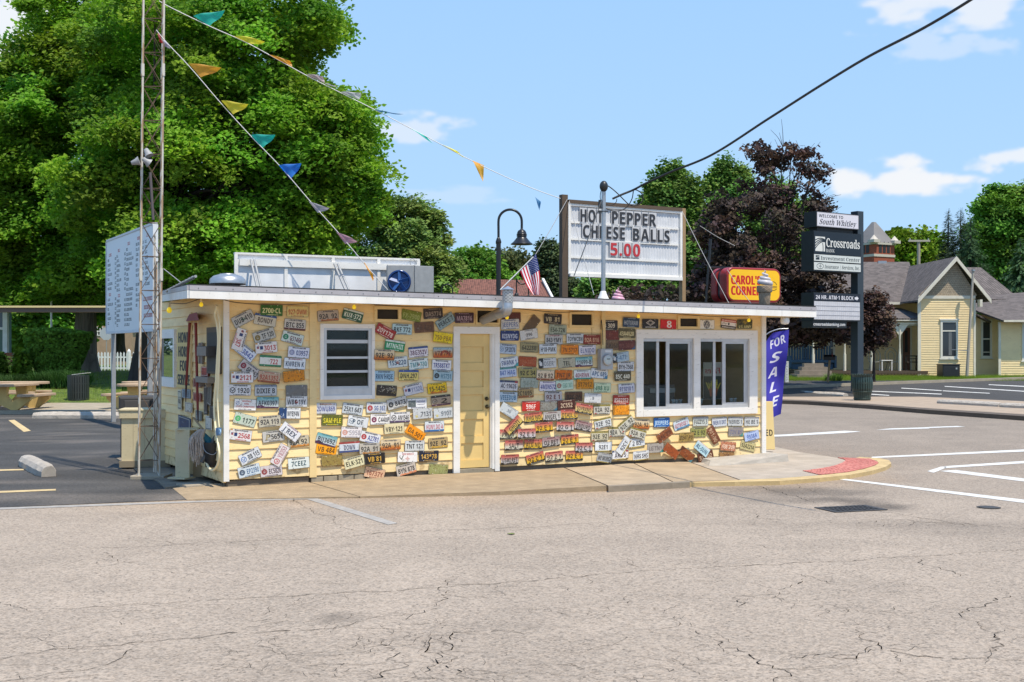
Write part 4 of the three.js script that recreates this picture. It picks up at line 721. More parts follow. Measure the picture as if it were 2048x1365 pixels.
const CW = 128, CH = 64, COLS = 16;
const plateAtlas = canvasTex(2048, 1024, (x, W, H) => {
  const r = mulberry(404), vivid = (h) => { const k = {}; HEX(h).getHSL(k, THREE.SRGBColorSpace); return `#${new THREE.Color().setHSL(k.h, Math.min(1, k.s * 1.25), Math.min(0.93, k.l * (k.l > 0.55 ? 1.08 : 1.03)), THREE.SRGBColorSpace).getHexString()}`; };
  const blob = (cx, cy, rad, col) => { x.fillStyle = col; x.beginPath(); x.arc(cx, cy, rad, 0, 7); x.fill(); };
  PLATES.forEach((p, i) => {
    const ox = (i % COLS) * CW, oy = Math.floor(i / COLS) * CH; x.save(); x.beginPath(); x.rect(ox, oy, CW, CH); x.clip(); x.translate(ox, oy);
    x.fillStyle = vivid(p.bg); x.fillRect(0, 0, CW, CH);
    const o = {}; for (const k of p.opt) o[k[0]] = k.slice(1) || true; const col = (k, d) => (typeof o[k] === 'string' ? o[k] : d);
    const band = (y, h, c) => { x.fillStyle = c; x.fillRect(0, y, CW, h); };
    const ticks = (y, h, c, a = 26, b = 102) => { x.fillStyle = c; for (let q = a; q < b;) { const w = rr(3, 7, r); x.fillRect(q, y + rr(0, 1, r), w, h); q += w + rr(1, 3, r); } };
    if (o.S) { const g = x.createLinearGradient(0, 0, 0, 40); g.addColorStop(0, col('S', '#b0403a')); g.addColorStop(0.3, col('S', '#c2655a')); g.addColorStop(1, p.bg); x.fillStyle = g; x.fillRect(0, 0, CW, 50); ticks(5, 6, '#5a2a28'); x.fillStyle = '#1e1a16'; x.beginPath(); x.moveTo(0, 64); x.lineTo(0, 53); for (let q = 0; q <= 128; q += 6) x.lineTo(q, rr(49, 56, r)); x.lineTo(128, 64); x.fill(); ticks(57, 4, '#8a8478', 30, 100); }
    if (o.O) { const g = x.createLinearGradient(0, 30, 0, 64); g.addColorStop(0, p.bg); g.addColorStop(0.55, '#c9742a'); g.addColorStop(1, '#8a3f1a'); x.fillStyle = g; x.fillRect(0, 30, CW, 34); }
    if (o.A) { const g = x.createLinearGradient(0, 0, 0, 40); g.addColorStop(0, '#4fa0a8'); g.addColorStop(0.8, p.bg); x.fillStyle = g; x.fillRect(0, 0, CW, 40); x.fillStyle = '#4a2848'; x.beginPath(); x.moveTo(0, 64); x.lineTo(0, 50); x.lineTo(30, 46); x.lineTo(48, 54); x.lineTo(128, 56); x.lineTo(128, 64); x.fill(); ticks(4, 5, '#3a6a70', 36, 96); }
    if (o.U) { const g = x.createLinearGradient(0, 0, 0, 64); g.addColorStop(0, '#7fa8c4'); g.addColorStop(0.35, '#b8b0a0'); g.addColorStop(0.7, '#c8702a'); g.addColorStop(1, '#b0441e'); x.fillStyle = g; x.fillRect(0, 0, CW, CH); x.strokeStyle = '#a8482a'; x.lineWidth = 13; x.beginPath(); x.arc(76, 50, 26, Math.PI, 0); x.stroke(); }
    if (o.T) band(0, 13, col('T')); if (o.B) band(52, 12, col('B')); if (o.b) { x.fillStyle = col('b'); x.globalAlpha = 0.85; x.beginPath(); x.moveTo(20, 64); for (let q = 20; q <= 128; q += 8) x.lineTo(q, rr(48, 56, r)); x.lineTo(128, 64); x.fill(); x.globalAlpha = 1; }
    if (o.V) { band(0, 13, '#8a7e3c'); ticks(55, 6, '#4a4a48', 40, 108); x.fillStyle = '#a0483a'; x.fillRect(8, 54, 16, 7); }
    if (o.Y) { x.fillStyle = '#c8b060'; x.fillRect(0, 56, CW, 8); x.fillStyle = '#6a4a2a'; x.fillRect(4, 57, 14, 5); x.fillRect(108, 55, 14, 6); ticks(5, 5, '#6a7080', 30, 98); }
    if (o.W) { x.fillStyle = '#22406e'; x.fillRect(0, 0, 46, 64); for (let q = 0; q < 8; q++) blob(rr(5, 38, r), rr(5, 58, r), rr(1.5, 3.4, r), '#cfd6e0'); ticks(5, 5, '#5a5a62', 48, 112); }
    if (o.N) { x.fillStyle = '#1d2226'; x.fillRect(0, 0, 34, 64); blob(17, 36, 12, '#cdd0d2'); blob(9, 22, 8, p.bg); ticks(6, 5, '#444a50', 40, 80); }
    if (o.G) { x.fillStyle = '#5d6668'; x.fillRect(6, 12, 50, 40); ticks(34, 5, '#6a6a80', 66, 110); ticks(52, 5, '#6a6a80', 24, 108); }
    if (o.H) ticks(4, 7, col('H', '#43444a')); if (o.h) ticks(5, 4, p.fg, 38, 92); if (o.f) ticks(55, 4, p.fg, 36, 94);
    if (o.F) { x.fillStyle = '#9a4a4c'; x.fillRect(10, 22, 12, 14); x.fillStyle = '#4a5a86'; x.fillRect(10, 22, 6, 7); x.fillStyle = '#23376a'; x.fillRect(28, 22, 17, 19); x.fillStyle = '#c08a3a'; x.fillRect(4, 3, 12, 8); }
    if (o.E) { blob(24, 34, 16, col('E')); blob(24, 34, 7, p.bg); x.fillStyle = col('E'); x.fillRect(18, 31, 12, 5); } if (o.e) { x.strokeStyle = col('e'); x.lineWidth = 4; x.beginPath(); x.arc(24, 34, 14, 0, 7); x.stroke(); x.beginPath(); x.moveTo(16, 30); x.lineTo(24, 40); x.lineTo(33, 28); x.stroke(); }
    if (o.P) { x.lineWidth = 8; x.strokeStyle = '#1e1e1e'; fitText(x, 'P', 27, 34, 30, 34, 'italic bold SIZE serif', '#1e1e1e'); fitText(x, 'P', 27, 34, 22, 26, 'italic bold SIZE serif', '#b8a878'); }
    if (o.y) blob(24, 46, 8, '#c8bc7a');
    if (o.m) { blob(64, 34, 9, col('m')); blob(66, 31, 4, p.bg); }
    if (o.K) { x.fillStyle = '#33406a'; x.fillRect(4, 4, 16, 10); x.fillStyle = '#a03a3a'; x.fillRect(106, 4, 18, 12); }
    if (o.k) { x.fillStyle = col('k'); x.beginPath(); x.moveTo(128, 64); x.lineTo(92, 64); x.lineTo(128, 36); x.fill(); }
    if (o.Z) { x.strokeStyle = '#3a4a44'; x.lineWidth = 4; x.beginPath(); x.moveTo(12, 30); x.lineTo(26, 46); x.lineTo(38, 22); x.stroke(); x.strokeStyle = '#d09a94'; x.lineWidth = 3; x.beginPath(); x.arc(64, 42, 7, 0, 7); x.moveTo(64, 26); x.lineTo(64, 58); x.moveTo(48, 42); x.lineTo(80, 42); x.stroke(); fitText(x, 'NEW MEXICO', 66, 15, 74, 12, SANSB, p.fg); }
    else if (o.L) { fitText(x, 'WHITKO', 70, 12, 50, 9, SANSB, p.fg); fitText(x, '1996', 70, 27, 28, 9, SANSB, p.fg); fitText(x, 'STATE CHAMPIONS', 66, 43, 104, 10, SANSB, p.fg); ticks(55, 4, '#4a4a5a', 30, 100); x.strokeStyle = '#4a5a90'; x.lineWidth = 2; x.beginPath(); x.arc(20, 24, 9, 0, 7); x.moveTo(12, 30); x.lineTo(30, 14); x.stroke(); }
    else if (o.Q) { x.fillStyle = p.fg; for (let q = 0; q < 40; q++) x.fillRect(rr(10, 116, r), rr(8, 40, r), rr(3, 10, r), rr(2, 4, r)); x.fillStyle = '#8a7c50'; for (let q = 0; q < 12; q++) x.fillRect(rr(90, 126, r), rr(4, 60, r), rr(4, 12, r), rr(2, 6, r)); }
    else if (o['1']) { x.strokeStyle = p.fg; x.lineWidth = 4; x.beginPath(); x.moveTo(64, 8); x.lineTo(96, 26); x.lineTo(64, 44); x.lineTo(32, 26); x.closePath(); x.stroke(); x.lineWidth = 2; x.beginPath(); x.moveTo(64, 16); x.lineTo(84, 26); x.lineTo(64, 37); x.lineTo(44, 26); x.closePath(); x.stroke(); ticks(51, 6, p.fg, 26, 102); }
    else if (o['2']) { fitText(x, '8', 64, 32, 44, 46, 'italic bold SIZE sans-serif', p.fg, -0.35); }
    else if (o['3']) { blob(64, 32, 27, p.fg); x.strokeStyle = p.bg; x.lineWidth = 2; x.beginPath(); x.arc(64, 32, 23.5, 0, 7); x.stroke(); x.lineWidth = 4.5; x.beginPath(); x.moveTo(53, 12); x.lineTo(62, 31); x.lineTo(66, 31); x.lineTo(75, 12); x.moveTo(44, 21); x.lineTo(56, 50); x.lineTo(64, 35); x.lineTo(72, 50); x.lineTo(84, 21); x.stroke(); }
    else if (o['4']) { band(0, 20, p.fg); band(44, 20, '#1e1a1a'); ticks(6, 9, '#e0d0c8', 8, 118); ticks(50, 9, '#d0c8c0', 10, 118); x.fillStyle = '#22201e'; x.fillRect(58, 24, 12, 16); ticks(26, 10, '#b0a8a4', 10, 54); }
    else if (o['5']) { for (let q = 0; q < 30; q++) blob(rr(0, 128, r), rr(0, 64, r), rr(4, 9, r), ['#2c2a14', '#5c5624', '#3a3a1c'][q % 3]); x.strokeStyle = '#c8a83a'; x.lineWidth = 3; x.beginPath(); x.moveTo(56, 6); x.lineTo(66, 24); x.lineTo(76, 6); x.moveTo(50, 14); x.lineTo(66, 34); x.lineTo(82, 14); x.stroke(); fitText(x, p.text, 64, 50, 104, 17, SANSB, p.fg); }
    else if (o.G) fitText(x, p.text, 88, 20, 58, 15, SANSB, p.fg);
    else if (p.text) { const n = p.text.length, small = o.s; const w = small ? n * 15 : o.t ? 70 : Math.min(108, n * 17 + 2), h = small ? 20 : 29; fitText(x, p.text, small ? 66 : o.t ? 84 : 64, small ? 33 : 34, o.t && n < 4 ? 46 : w, h, SANSB, p.fg); }
    if (o.r) { for (let q = 0; q < 120; q++) { x.globalAlpha = rr(0.15, 0.6, r); blob(rr(0, 128, r), rr(0, 64, r), rr(0.6, 4, r), [p.fg, '#5a3014', '#3a2010', p.bg][q % 4]); } x.globalAlpha = 1; }
    // wear, rim and bolt holes
    for (let q = 0; q < 44; q++) { x.globalAlpha = rr(0.05, 0.26, r); blob(rr(0, 128, r), rr(0, 64, r), rr(1, 5, r), r() < 0.5 ? '#3a2a1a' : '#d8d4c8'); } x.globalAlpha = 1;
    x.strokeStyle = 'rgba(40,36,30,0.55)'; x.lineWidth = 3; x.strokeRect(1, 1, 126, 62); x.strokeStyle = 'rgba(235,235,225,0.22)'; x.lineWidth = 1.5; x.strokeRect(4, 4, 120, 56);
    for (const [a, b] of [[30, 6], [98, 6], [30, 58], [98, 58]]) blob(a, b, 2.2, r() < 0.4 ? '#e8e4da' : '#2a2622');
    x.restore();
  });
});
const plateM = mat([1, 0.985, 0.96], { map: plateAtlas, bumpMap: plateAtlas, bumpScale: 0.0012, roughness: 0.42 });
function plateGeo(i, bend) {
  const s = new THREE.Shape(), w = 0.1525, h = 0.0762, r = 0.014; s.moveTo(-w + r, -h); s.lineTo(w - r, -h); s.absarc(w - r, -h + r, r, -Math.PI / 2, 0); s.lineTo(w, h - r); s.absarc(w - r, h - r, r, 0, Math.PI / 2); s.lineTo(-w + r, h); s.absarc(-w + r, h - r, r, Math.PI / 2, Math.PI); s.lineTo(-w, -h + r); s.absarc(-w + r, -h + r, r, Math.PI, 1.5 * Math.PI);
  const g = new THREE.ExtrudeGeometry(s, { depth: 0.002, bevelEnabled: true, bevelSize: 0.0012, bevelThickness: 0.0012, bevelSegments: 1, curveSegments: 3 }), p = g.attributes.position, uv = g.attributes.uv;
  const c = i % COLS, q = Math.floor(i / COLS);
  for (let k = 0; k < p.count; k++) { const x = p.getX(k), y = p.getY(k); uv.setXY(k, (c + clamp(0.5 + x / (2 * w) * 0.985, 0.01, 0.99)) / COLS, 1 - (q + clamp(0.5 - y / (2 * h) * 0.97, 0.02, 0.98)) / 16); p.setZ(k, p.getZ(k) + bend * (x * x / (w * w)) + bend * 0.6 * (x / w) * (y / h)); }
  g.computeVertexNormals(); return g;
}
{
  const hue = (h) => { const c = HEX(h), k = {}; c.getHSL(k, THREE.SRGBColorSpace); const { h: H, s: S, l: Lt } = k; const d = H * 360; if (Lt < 0.17) return 'black'; if (S < 0.16) return Lt > 0.66 ? 'white' : Lt > 0.42 ? 'grey' : 'dark grey'; if (d < 16 || d > 335) return Lt < 0.3 ? 'dark red' : Lt > 0.62 ? 'pinkish' : 'red'; if (d < 42) return Lt < 0.38 ? 'rusty brown' : Lt > 0.62 ? 'tan' : S > 0.6 ? 'orange' : 'brown'; if (d < 64) return S > 0.5 ? 'yellow' : Lt > 0.6 ? 'cream' : 'olive'; if (d < 170) return Lt > 0.6 ? 'pale green' : 'green'; if (d < 255) return Lt > 0.6 ? 'pale blue' : 'blue'; return Lt > 0.6 ? 'lavender white' : 'purple'; };
  const r = mulberry(88), placed = [];
  const clean = (t) => t.replace(/[·*]/g, ' ').replace(/\s+/g, ' ').trim();
  const count = {}; PLATES.forEach((p) => { const t = clean(p.text); count[t] = (count[t] || 0) + 1; });
  const bent = { 'WE MORE2': 0.35, 'BEAT PU': 0.2, 'NHS SHS': 0.12, 'USMI RET': 0.15, 'P-471': 0.1 };
  PLATES.forEach((p, i) => {
    const [l, y] = fl(p.px, p.py, 0.02); p.l = l; p.y = y;
    let lev = 0; for (const q of placed) if (Math.abs(q.l - l) < 0.31 && Math.abs(q.y - y) < 0.3) { const dx = (q.l - l), dy = q.y - y; const reach = 0.155 + 0.155 - 0.05 * 0; const ext = (ang, d) => { const c = Math.abs(Math.cos(ang)), s = Math.abs(Math.sin(ang)); return d ? 0.1525 * s + 0.0762 * c : 0.1525 * c + 0.0762 * s; }; if (Math.abs(dx) < ext(q.ang, 0) + ext(p.ang, 0) && Math.abs(dy) < ext(q.ang, 1) + ext(p.ang, 1)) lev = Math.max(lev, q.lev + 1); }
    p.lev = lev; placed.push(p);
    const m = part('licence_plate', plateGeo(i, rr(-0.002, 0.006, r)), plateM);
    m.position.copy(FA.world(l, y, 0.021 + lev * 0.007 + (bent[p.text] ? 0.03 : 0)));
    m.rotation.order = 'YXZ'; m.rotation.set(rr(0.0, 0.05, r) + (bent[p.text] || 0) * 0.6, FA.yaw + rr(-0.015, 0.015, r) + (bent[p.text] || 0) * 0.4, p.ang);
    p.mesh = m;
  });
  const uniq = PLATES.filter((p) => /[A-Z]{2}/.test(clean(p.text)) && count[clean(p.text)] === 1);
  const special = { 1: 'black plate with a white diamond emblem under the eave', 2: 'red plate with a large white figure eight under the eave', 3: 'white plate with a round dark emblem above the serving window', 4: 'curled red, white and black plate above the serving window', 5: 'camouflage plate reading U.S. ARMY under the eave' };
  const seen = {};
  PLATES.forEach((p) => {
    const t = clean(p.text), tilt = Math.abs(p.ang) > 0.35 ? 'tilted ' : ''; let lab;
    if (special[p.opt[0]]) lab = special[p.opt[0]];
    else if (p.opt[0] === 'Q') lab = 'tattered black plate with pale blotches, below the plate reading RKN HRSE';
    else if (t && count[t] === 1 && /[A-Z]{2}/.test(t)) lab = `${tilt}${hue(p.bg)} licence plate reading ${t} on the front wall`;
    else {
      const near = uniq.filter((q) => q !== p).map((q) => [Math.hypot(q.l - p.l, (q.y - p.y) * 1.2), q]).sort((a, b) => a[0] - b[0]);
      const make = (q) => { const dx = p.l - q.l, dy = p.y - q.y; const way = Math.abs(dx) > Math.abs(dy) * 1.3 ? (dx < 0 ? 'left of' : 'right of') : (dy > 0 ? 'above' : 'below'); return `${tilt}${hue(p.bg)} licence plate ${t ? `reading ${t}` : 'without readable text'}, ${way} the plate reading ${clean(q.text)}`; };
      for (const [, q] of near) { lab = make(q); if (!seen[lab]) break; }
    }
    seen[lab] = 1; tag(p.mesh, lab, 'licence plate', 'licence plates nailed to the front wall');
  });
}

// ---------------------------------------------------------------- on and about the roof
const font = await new FontLoader().loadAsync('fonts/droid/droid_sans_bold.typeface.json');
const RW = (px, py, z) => { const [l, y] = fl(px, py, z); return FA.world(l, y, z); };       // pixel on a plane parallel to the front wall
{ // mushroom exhaust fan
  const p = RW(455, 575, -0.5), s = 72 / (FPX / -p.z) / 2; p.y = roofY(0.4, -0.5) - 0.02;
  const t = thing('exhaust_fan', 'round metal mushroom exhaust fan at the left end of the flat roof', 'exhaust fan', p);
  part('fan_hood', lathe([[s * 0.7, 0.1], [s * 0.98, 0.085], [s, 0.1], [s * 0.97, 0.16], [s * 0.78, 0.205], [s * 0.5, 0.225], [s * 0.48, 0.215], [0, 0.22]], 32), M.galv, t);
  part('fan_base', lathe([[s * 0.86, 0], [s * 0.7, 0.055], [s * 0.68, 0.1], [0, 0.1]], 32), M.galvDull, t);
  part('cap_plate', lathe([[s * 0.44, 0.222], [s * 0.44, 0.236], [s * 0.1, 0.245], [0, 0.245]], 24), M.galv, t);
}
{ // perforated strut and rod from the mast to the roof edge
  const a = P(333, 583, 17.9), b = P(391, 553, 16.4); const t = part('mast_brace', [rod(a, b, 0.02), rod(P(327, 538, 17.2), P(362, 566, 16.9), 0.007), ...Array.from({ length: 9 }, (_, i) => bx(0.03, 0.05, 0.02).rotateZ(0.5).translate(...a.clone().lerp(b, (i + 0.6) / 9.5).toArray()))], M.galvDull); tag(t, 'perforated metal strut bracing the lattice mast to the roof corner', 'brace');
}
{ // sign cabinet seen from behind, lying along the roof
  const z = -1.9, c = [[471, 503], [836, 520], [836, 600], [471, 595]].map(([x, y]) => fl(x, y, z)); const x0 = c[0][0], x1 = c[1][0], yt = (c[0][1] + c[1][1]) / 2, yb = roofY(2, z) + 0.03;
  const t = thing('roof_sign_back', 'long white sign panel on the roof seen from behind with two slanting braces', 'sign', FA.world(0, 0, 0), FA.yaw);
  const wh = mat([0.88, 0.88, 0.89], { map: again(grime, 1), roughness: 0.5 });
  part('back_panel', bb(x0, x1, yb, yt - 0.02, z - 0.03, z), wh, t);
  const cuts = [0, 0.26, 0.515, 0.77, 1];
  part('top_rail', bb(x0 - 0.02, x1 + 0.02, yt - 0.03, yt, z - 0.05, z + 0.03), M.white, t); part('middle_rail', bb(x0 + 0.05, x1 - 0.02, yt - 0.2, yt - 0.1, z, z + 0.045), M.white, t);
  for (const k of cuts) { const x = lerp(x0, x1, k); part('upright', bb(x - 0.025, x + 0.025, yb, yt - 0.03, z, z + 0.03), M.white, t); }
  for (const [pa, pb] of [[[509, 520], [525, 576]], [[676, 528], [704, 580]]]) { const a = fl(pa[0], pa[1], z + 0.12), b = fl(pb[0], pb[1], z + 0.75); const g = rod(V(a[0], a[1], z + 0.1), V(b[0], roofY(3, 0), z + 0.75), 0.018, 0.018, 6); part('brace', g, M.galvDull, t); part('brace', g.clone().translate(-0.05, 0, -0.02), M.galvDull, t); }
}
{ // air cooler with a round blue guard
  const z = -1.25, a = fl(770, 531, z), b = fl(815, 529, z), t = thing('roof_cooler', 'square grey metal air cooler on the roof with a round blue fan opening', 'air cooler', FA.world(b[0], roofY(3.4, z) - 0.02, z), FA.yaw - 0.32);
  const h = a[1] - roofY(3.4, z) + 0.04; const w = 0.42;
  part('casing', rbox(w, h, 0.5, 0.012, -w / 2 + 0.1, h / 2, -0.25), M.galvDull, t);
  part('side_panel', rbox(0.36, h - 0.02, 0.03, 0.006, 0, 0, 0).rotateY(0.55).translate(0.26, h / 2, -0.1), M.galvDull, t);
  const blue = mat([0.01, 0.04, 0.15], { roughness: 0.16, metalness: 0.2 });
  const disk = part('fan_opening', [new THREE.TorusGeometry(0.165, 0.02, 8, 32).translate(-w / 2 + 0.08, h * 0.5, 0.01), lathe([[0, 0], [0.165, 0.002], [0.165, -0.02], [0, -0.02]], 28).rotateX(Math.PI / 2).translate(-w / 2 + 0.08, h * 0.5, 0)], blue, t);
  for (let i = 0; i < 5; i++) part('fan_blade', bx(0.05, 0.15, 0.006).rotateY(0.5).translate(0, 0.08, 0).rotateZ(i * 1.2566).translate(-w / 2 + 0.08, h * 0.5, 0.02), mat([0.03, 0.1, 0.3], { roughness: 0.25 }), t);
  part('wire', tube([V(0.05, h, -0.1), V(0.05, h + 0.09, -0.1), V(0.09, h + 0.1, -0.1), V(0.12, h + 0.07, -0.1), V(0.12, h, -0.1)], 0.005, 20, 5), M.galvDull, t);
}
{ // flue pipe that leaves the second vent and rises over the eave
  const z = 0.78, top = RW(1015.5, 576, z), a = RW(1015.5, 581, z), b = RW(1015.5, 606, z), c = RW(1014, 621, z), e = RW(966, 641, 0.02), m = RW(998, 627, 0.5);
  const t = thing('flue_pipe', 'galvanised flue pipe with pointed cap bending out of the vent and over the eave', 'flue pipe', V(b.x, 0, b.z)); const q = (p) => p.clone().sub(t.position);
  part('rain_cap', new THREE.ConeGeometry(0.1, 0.055, 20).translate(0, top.y, 0), M.galv, t);
  part('perforated_collar', new THREE.CylinderGeometry(0.077, 0.077, a.y - b.y, 20, 1).translate(0, (a.y + b.y) / 2, 0), mat([0.5, 0.5, 0.49], { metalness: 0.5, roughness: 0.5, map: dataTex(64, (u, v) => { const k = 8, x = (u * k + (Math.floor(v * k) % 2) * 0.5) % 1 - 0.5, y = (v * k) % 1 - 0.5; return Math.hypot(x, y) < 0.27 ? 0.28 : 0.9; }, false) }), t);
  part('elbow', tube([q(b).setX(0).setZ(0), q(c), q(m)], 0.074, 20, 16), M.galv, t);
  part('duct', rod(q(m), q(e), 0.072, 0.066, 18), M.galvDull, t);
}
{ // flag on a slanting pole
  const d = 19.6, a = P(1001, 580, d), b = P(1067, 514, d);
  const t = thing('flag', 'stars and stripes flag hanging from a slanting white pole above the roof', 'flag', a); const q = (p) => p.clone().sub(a);
  part('pole', rod(q(a), q(b), 0.012, 0.01), M.white, t);
  const H0 = q(P(1072, 508, d)), H1 = q(P(1040, 542, d));                    // hoist along the pole
  const tips = [q(P(1078, 589, d - 0.1)), q(P(1067, 590, d))];
  const cloth = (u, v) => { const h = H1.clone().lerp(H0, v), f = V(lerp(q(P(1066, 590, d)).x, q(P(1079, 588, d)).x, v), q(P(1070, 590, d)).y, 0); const p = h.lerp(f, u); const s = Math.sin(u * 1.6); p.x += 0.10 * Math.sin(u * 3.1) * (0.6 * v - 0.25); p.z += 0.05 * Math.sin(v * 9 + u * 2) * s; return p; };
  const tex = canvasTex(512, 300, (x, w, h) => { for (let i = 0; i < 13; i++) { x.fillStyle = i % 2 ? '#f2eeee' : '#c41a34'; x.fillRect(0, i * h / 13, w, h / 13 + 1); } x.fillStyle = '#20306e'; x.fillRect(0, 0, w * 0.4, h * 7 / 13); x.fillStyle = '#e6e4e6'; for (let r = 0; r < 9; r++) for (let c = 0; c < (r % 2 ? 5 : 6); c++) { const cx = w * 0.4 * (c * 2 + 1 + (r % 2)) / 12, cy = h * 7 / 13 * (r + 1) / 10; x.beginPath(); for (let k = 0; k < 10; k++) { const R = k % 2 ? 3 : 7.5, an = -Math.PI / 2 + k * Math.PI / 5; x.lineTo(cx + R * Math.cos(an), cy + R * Math.sin(an)); } x.fill(); } });
  part('cloth', quadGrid(cloth, 24, 16), new THREE.MeshStandardMaterial({ map: tex, roughness: 0.75, side: THREE.DoubleSide }), t);
}
const wireTo = (name, label, cat, pts, r, m, group) => tag(part(name, tube(pts, r, Math.max(24, pts.length * 10), 5), m), label, cat, group);
// ---- letter board on two posts
{
  const z0 = -2.0, F = new Frame(P(1136, 500, 20.2).setY(0), 30 * Math.PI / 180);
  const tl = F.hit(1139, 405), tr = F.hit(1362, 422), bl = F.hit(1134, 549), br = F.hit(1360, 557); const x0 = (tl[0] + bl[0]) / 2, x1 = (tr[0] + br[0]) / 2, y1 = F.hit(1250, 414)[1], y0 = F.hit(1247, 553)[1], W = x1 - x0, H = y1 - y0;
  const t = thing('letter_board', 'white corrugated letter board on two wooden posts above the roof, price in red', 'letter board', F.o.clone(), F.yaw);
  const flute = quadGrid((u, v) => V(x0 + u * W, y0 + v * H, 0.0045 * Math.cos(u * W / 0.062 * 2 * Math.PI) + 0.0), 360, 1, (u, v) => [u * W, v * H]);
  part('corrugated_sheet', flute, mat([0.72, 0.725, 0.74], { map: again(grime, 1.2), roughness: 0.5, side: THREE.DoubleSide }), t);
  part('backing', bb(x0, x1, y0, y1, -0.05, -0.02), M.white, t);
  part('frame_rail', bb(x0 - 0.01, x1 + 0.01, y1 - 0.01, y1 + 0.05, -0.06, 0.05), M.woodDark, t); part('frame_rail', bb(x0, x1, y1 - 0.05, y1 - 0.012, -0.02, 0.035), M.white, t);
  part('frame_rail', bb(x0, x1, y0 - 0.04, y0 + 0.02, -0.06, 0.07), M.white, t); part('frame_rail', bb(x0 - 0.02, x0 + 0.03, y0, y1, -0.05, 0.04), M.white, t); part('frame_rail', bb(x1 - 0.03, x1 + 0.02, y0, y1, -0.05, 0.04), M.white, t);
  const rails = [0.985, 0.735, 0.5, 0.245, 0.03]; for (const k of rails) { part('letter_track', bb(x0 + 0.04, x1 - 0.06, y0 + H * k - 0.022, y0 + H * k + 0.012, 0.012, 0.026), M.white, t); }
  const txt = (s, xs, xe, base, cap, m) => { const n = s.length; let w = 0; const gs = [...s].map((c) => { if (c === ' ') return null; const g = new TextGeometry(c, { font, size: cap, depth: 0.006, curveSegments: 4, bevelEnabled: false }); g.computeBoundingBox(); return g; });
    const adv = gs.map((g, i) => g ? (g.boundingBox.max.x - g.boundingBox.min.x) : cap * 0.62); const g0 = cap * 0.2, tot = adv.reduce((a, b) => a + b, 0), kx = (xe - xs - g0 * (n - 1)) / tot, gap = g0; adv.forEach((v, i) => { adv[i] = v * kx; if (gs[i]) { gs[i].translate(-gs[i].boundingBox.min.x, 0, 0); gs[i].scale(kx, 1, 1); gs[i].computeBoundingBox(); } }); let x = xs;
    gs.forEach((g, i) => { if (g) { g.translate(x - g.boundingBox.min.x, base, 0.034); const l = part('letter', g, m, t); part('letter_tile', bb(x - gap * 0.3, x + adv[i] + gap * 0.3, base - 0.02, base + cap + 0.025, 0.027, 0.031), tileM, t); } x += adv[i] + gap; }); };
  const tileM = mat([0.56, 0.55, 0.55], { roughness: 0.4 });
  const lx = (px, py) => F.hit(px, py)[0], ly = (px, py) => F.hit(px, py)[1];
  const blk = mat([0.03, 0.03, 0.034], { roughness: 0.5 }), red = mat([0.5, 0.03, 0.035], { roughness: 0.45 });
  for (const [w, p, q, y, xm] of [['HOT', 1159, 1203.5, 445, 1181], ['PEPPER', 1222, 1310, 450.5, 1266], ['CHEESE', 1164, 1247.5, 477.5, 1206], ['BALLS', 1264, 1337, 483.5, 1300]]) txt(w, lx(p, 450), lx(q, 450), ly(xm, y), 0.215, blk); txt('5.00', lx(1219, 500), lx(1278, 500), ly(1248, 512.5), 0.22, red);
  for (const [xa, xb] of [[x0 - 0.14, x0 - 0.025], [x1 + 0.022, x1 + 0.1]]) { const left = xa < x0; part('post', bb(xa, xb, 2.6, y1 + (left ? 0.13 : 0.05), -0.07, 0.03), left ? M.woodDark : M.wood, t); }
  const w = (n, lab, a, b, r = 0.006) => wireTo('guy_wire', lab, 'guy wire', [a, a.clone().lerp(b, 0.5).add(V(0, -0.02, 0)), b], r, M.galvDull, 'thin wires staying the signs on the roof');
  const tp = F.world(x0 - 0.05, y1 + 0.05, 0.05), tb = P(1067, 516, 19.6);
  w('', 'thin wire from the flag pole tip up to the left post of the letter board', tb, tp);
  w('', 'thin dark wire slanting in front of the letter board left of the service mast', P(1202, 404, 18.2), P(1148, 552, 19), 0.008);
  w('', 'thin wire crossing the left half of the letter board down to the roof', F.world(x0 - 0.02, y1 + 0.02, 0.06), P(1188, 590, 18.8));
  w('', 'thin pale wire from the right letter board post to the roof by the yellow sign', P(1365, 424, 21.4), P(1458, 607, 20.6));
  w('', 'thin wire running down across the round yellow shop sign to the roof', P(1455, 540, 20.9), P(1503, 608, 20.2));
  w('', 'rusty wire stretched from the left of the shop sign frame into the purple tree', P(1400, 452, 22.5), P(1470, 492, 22.5));
}
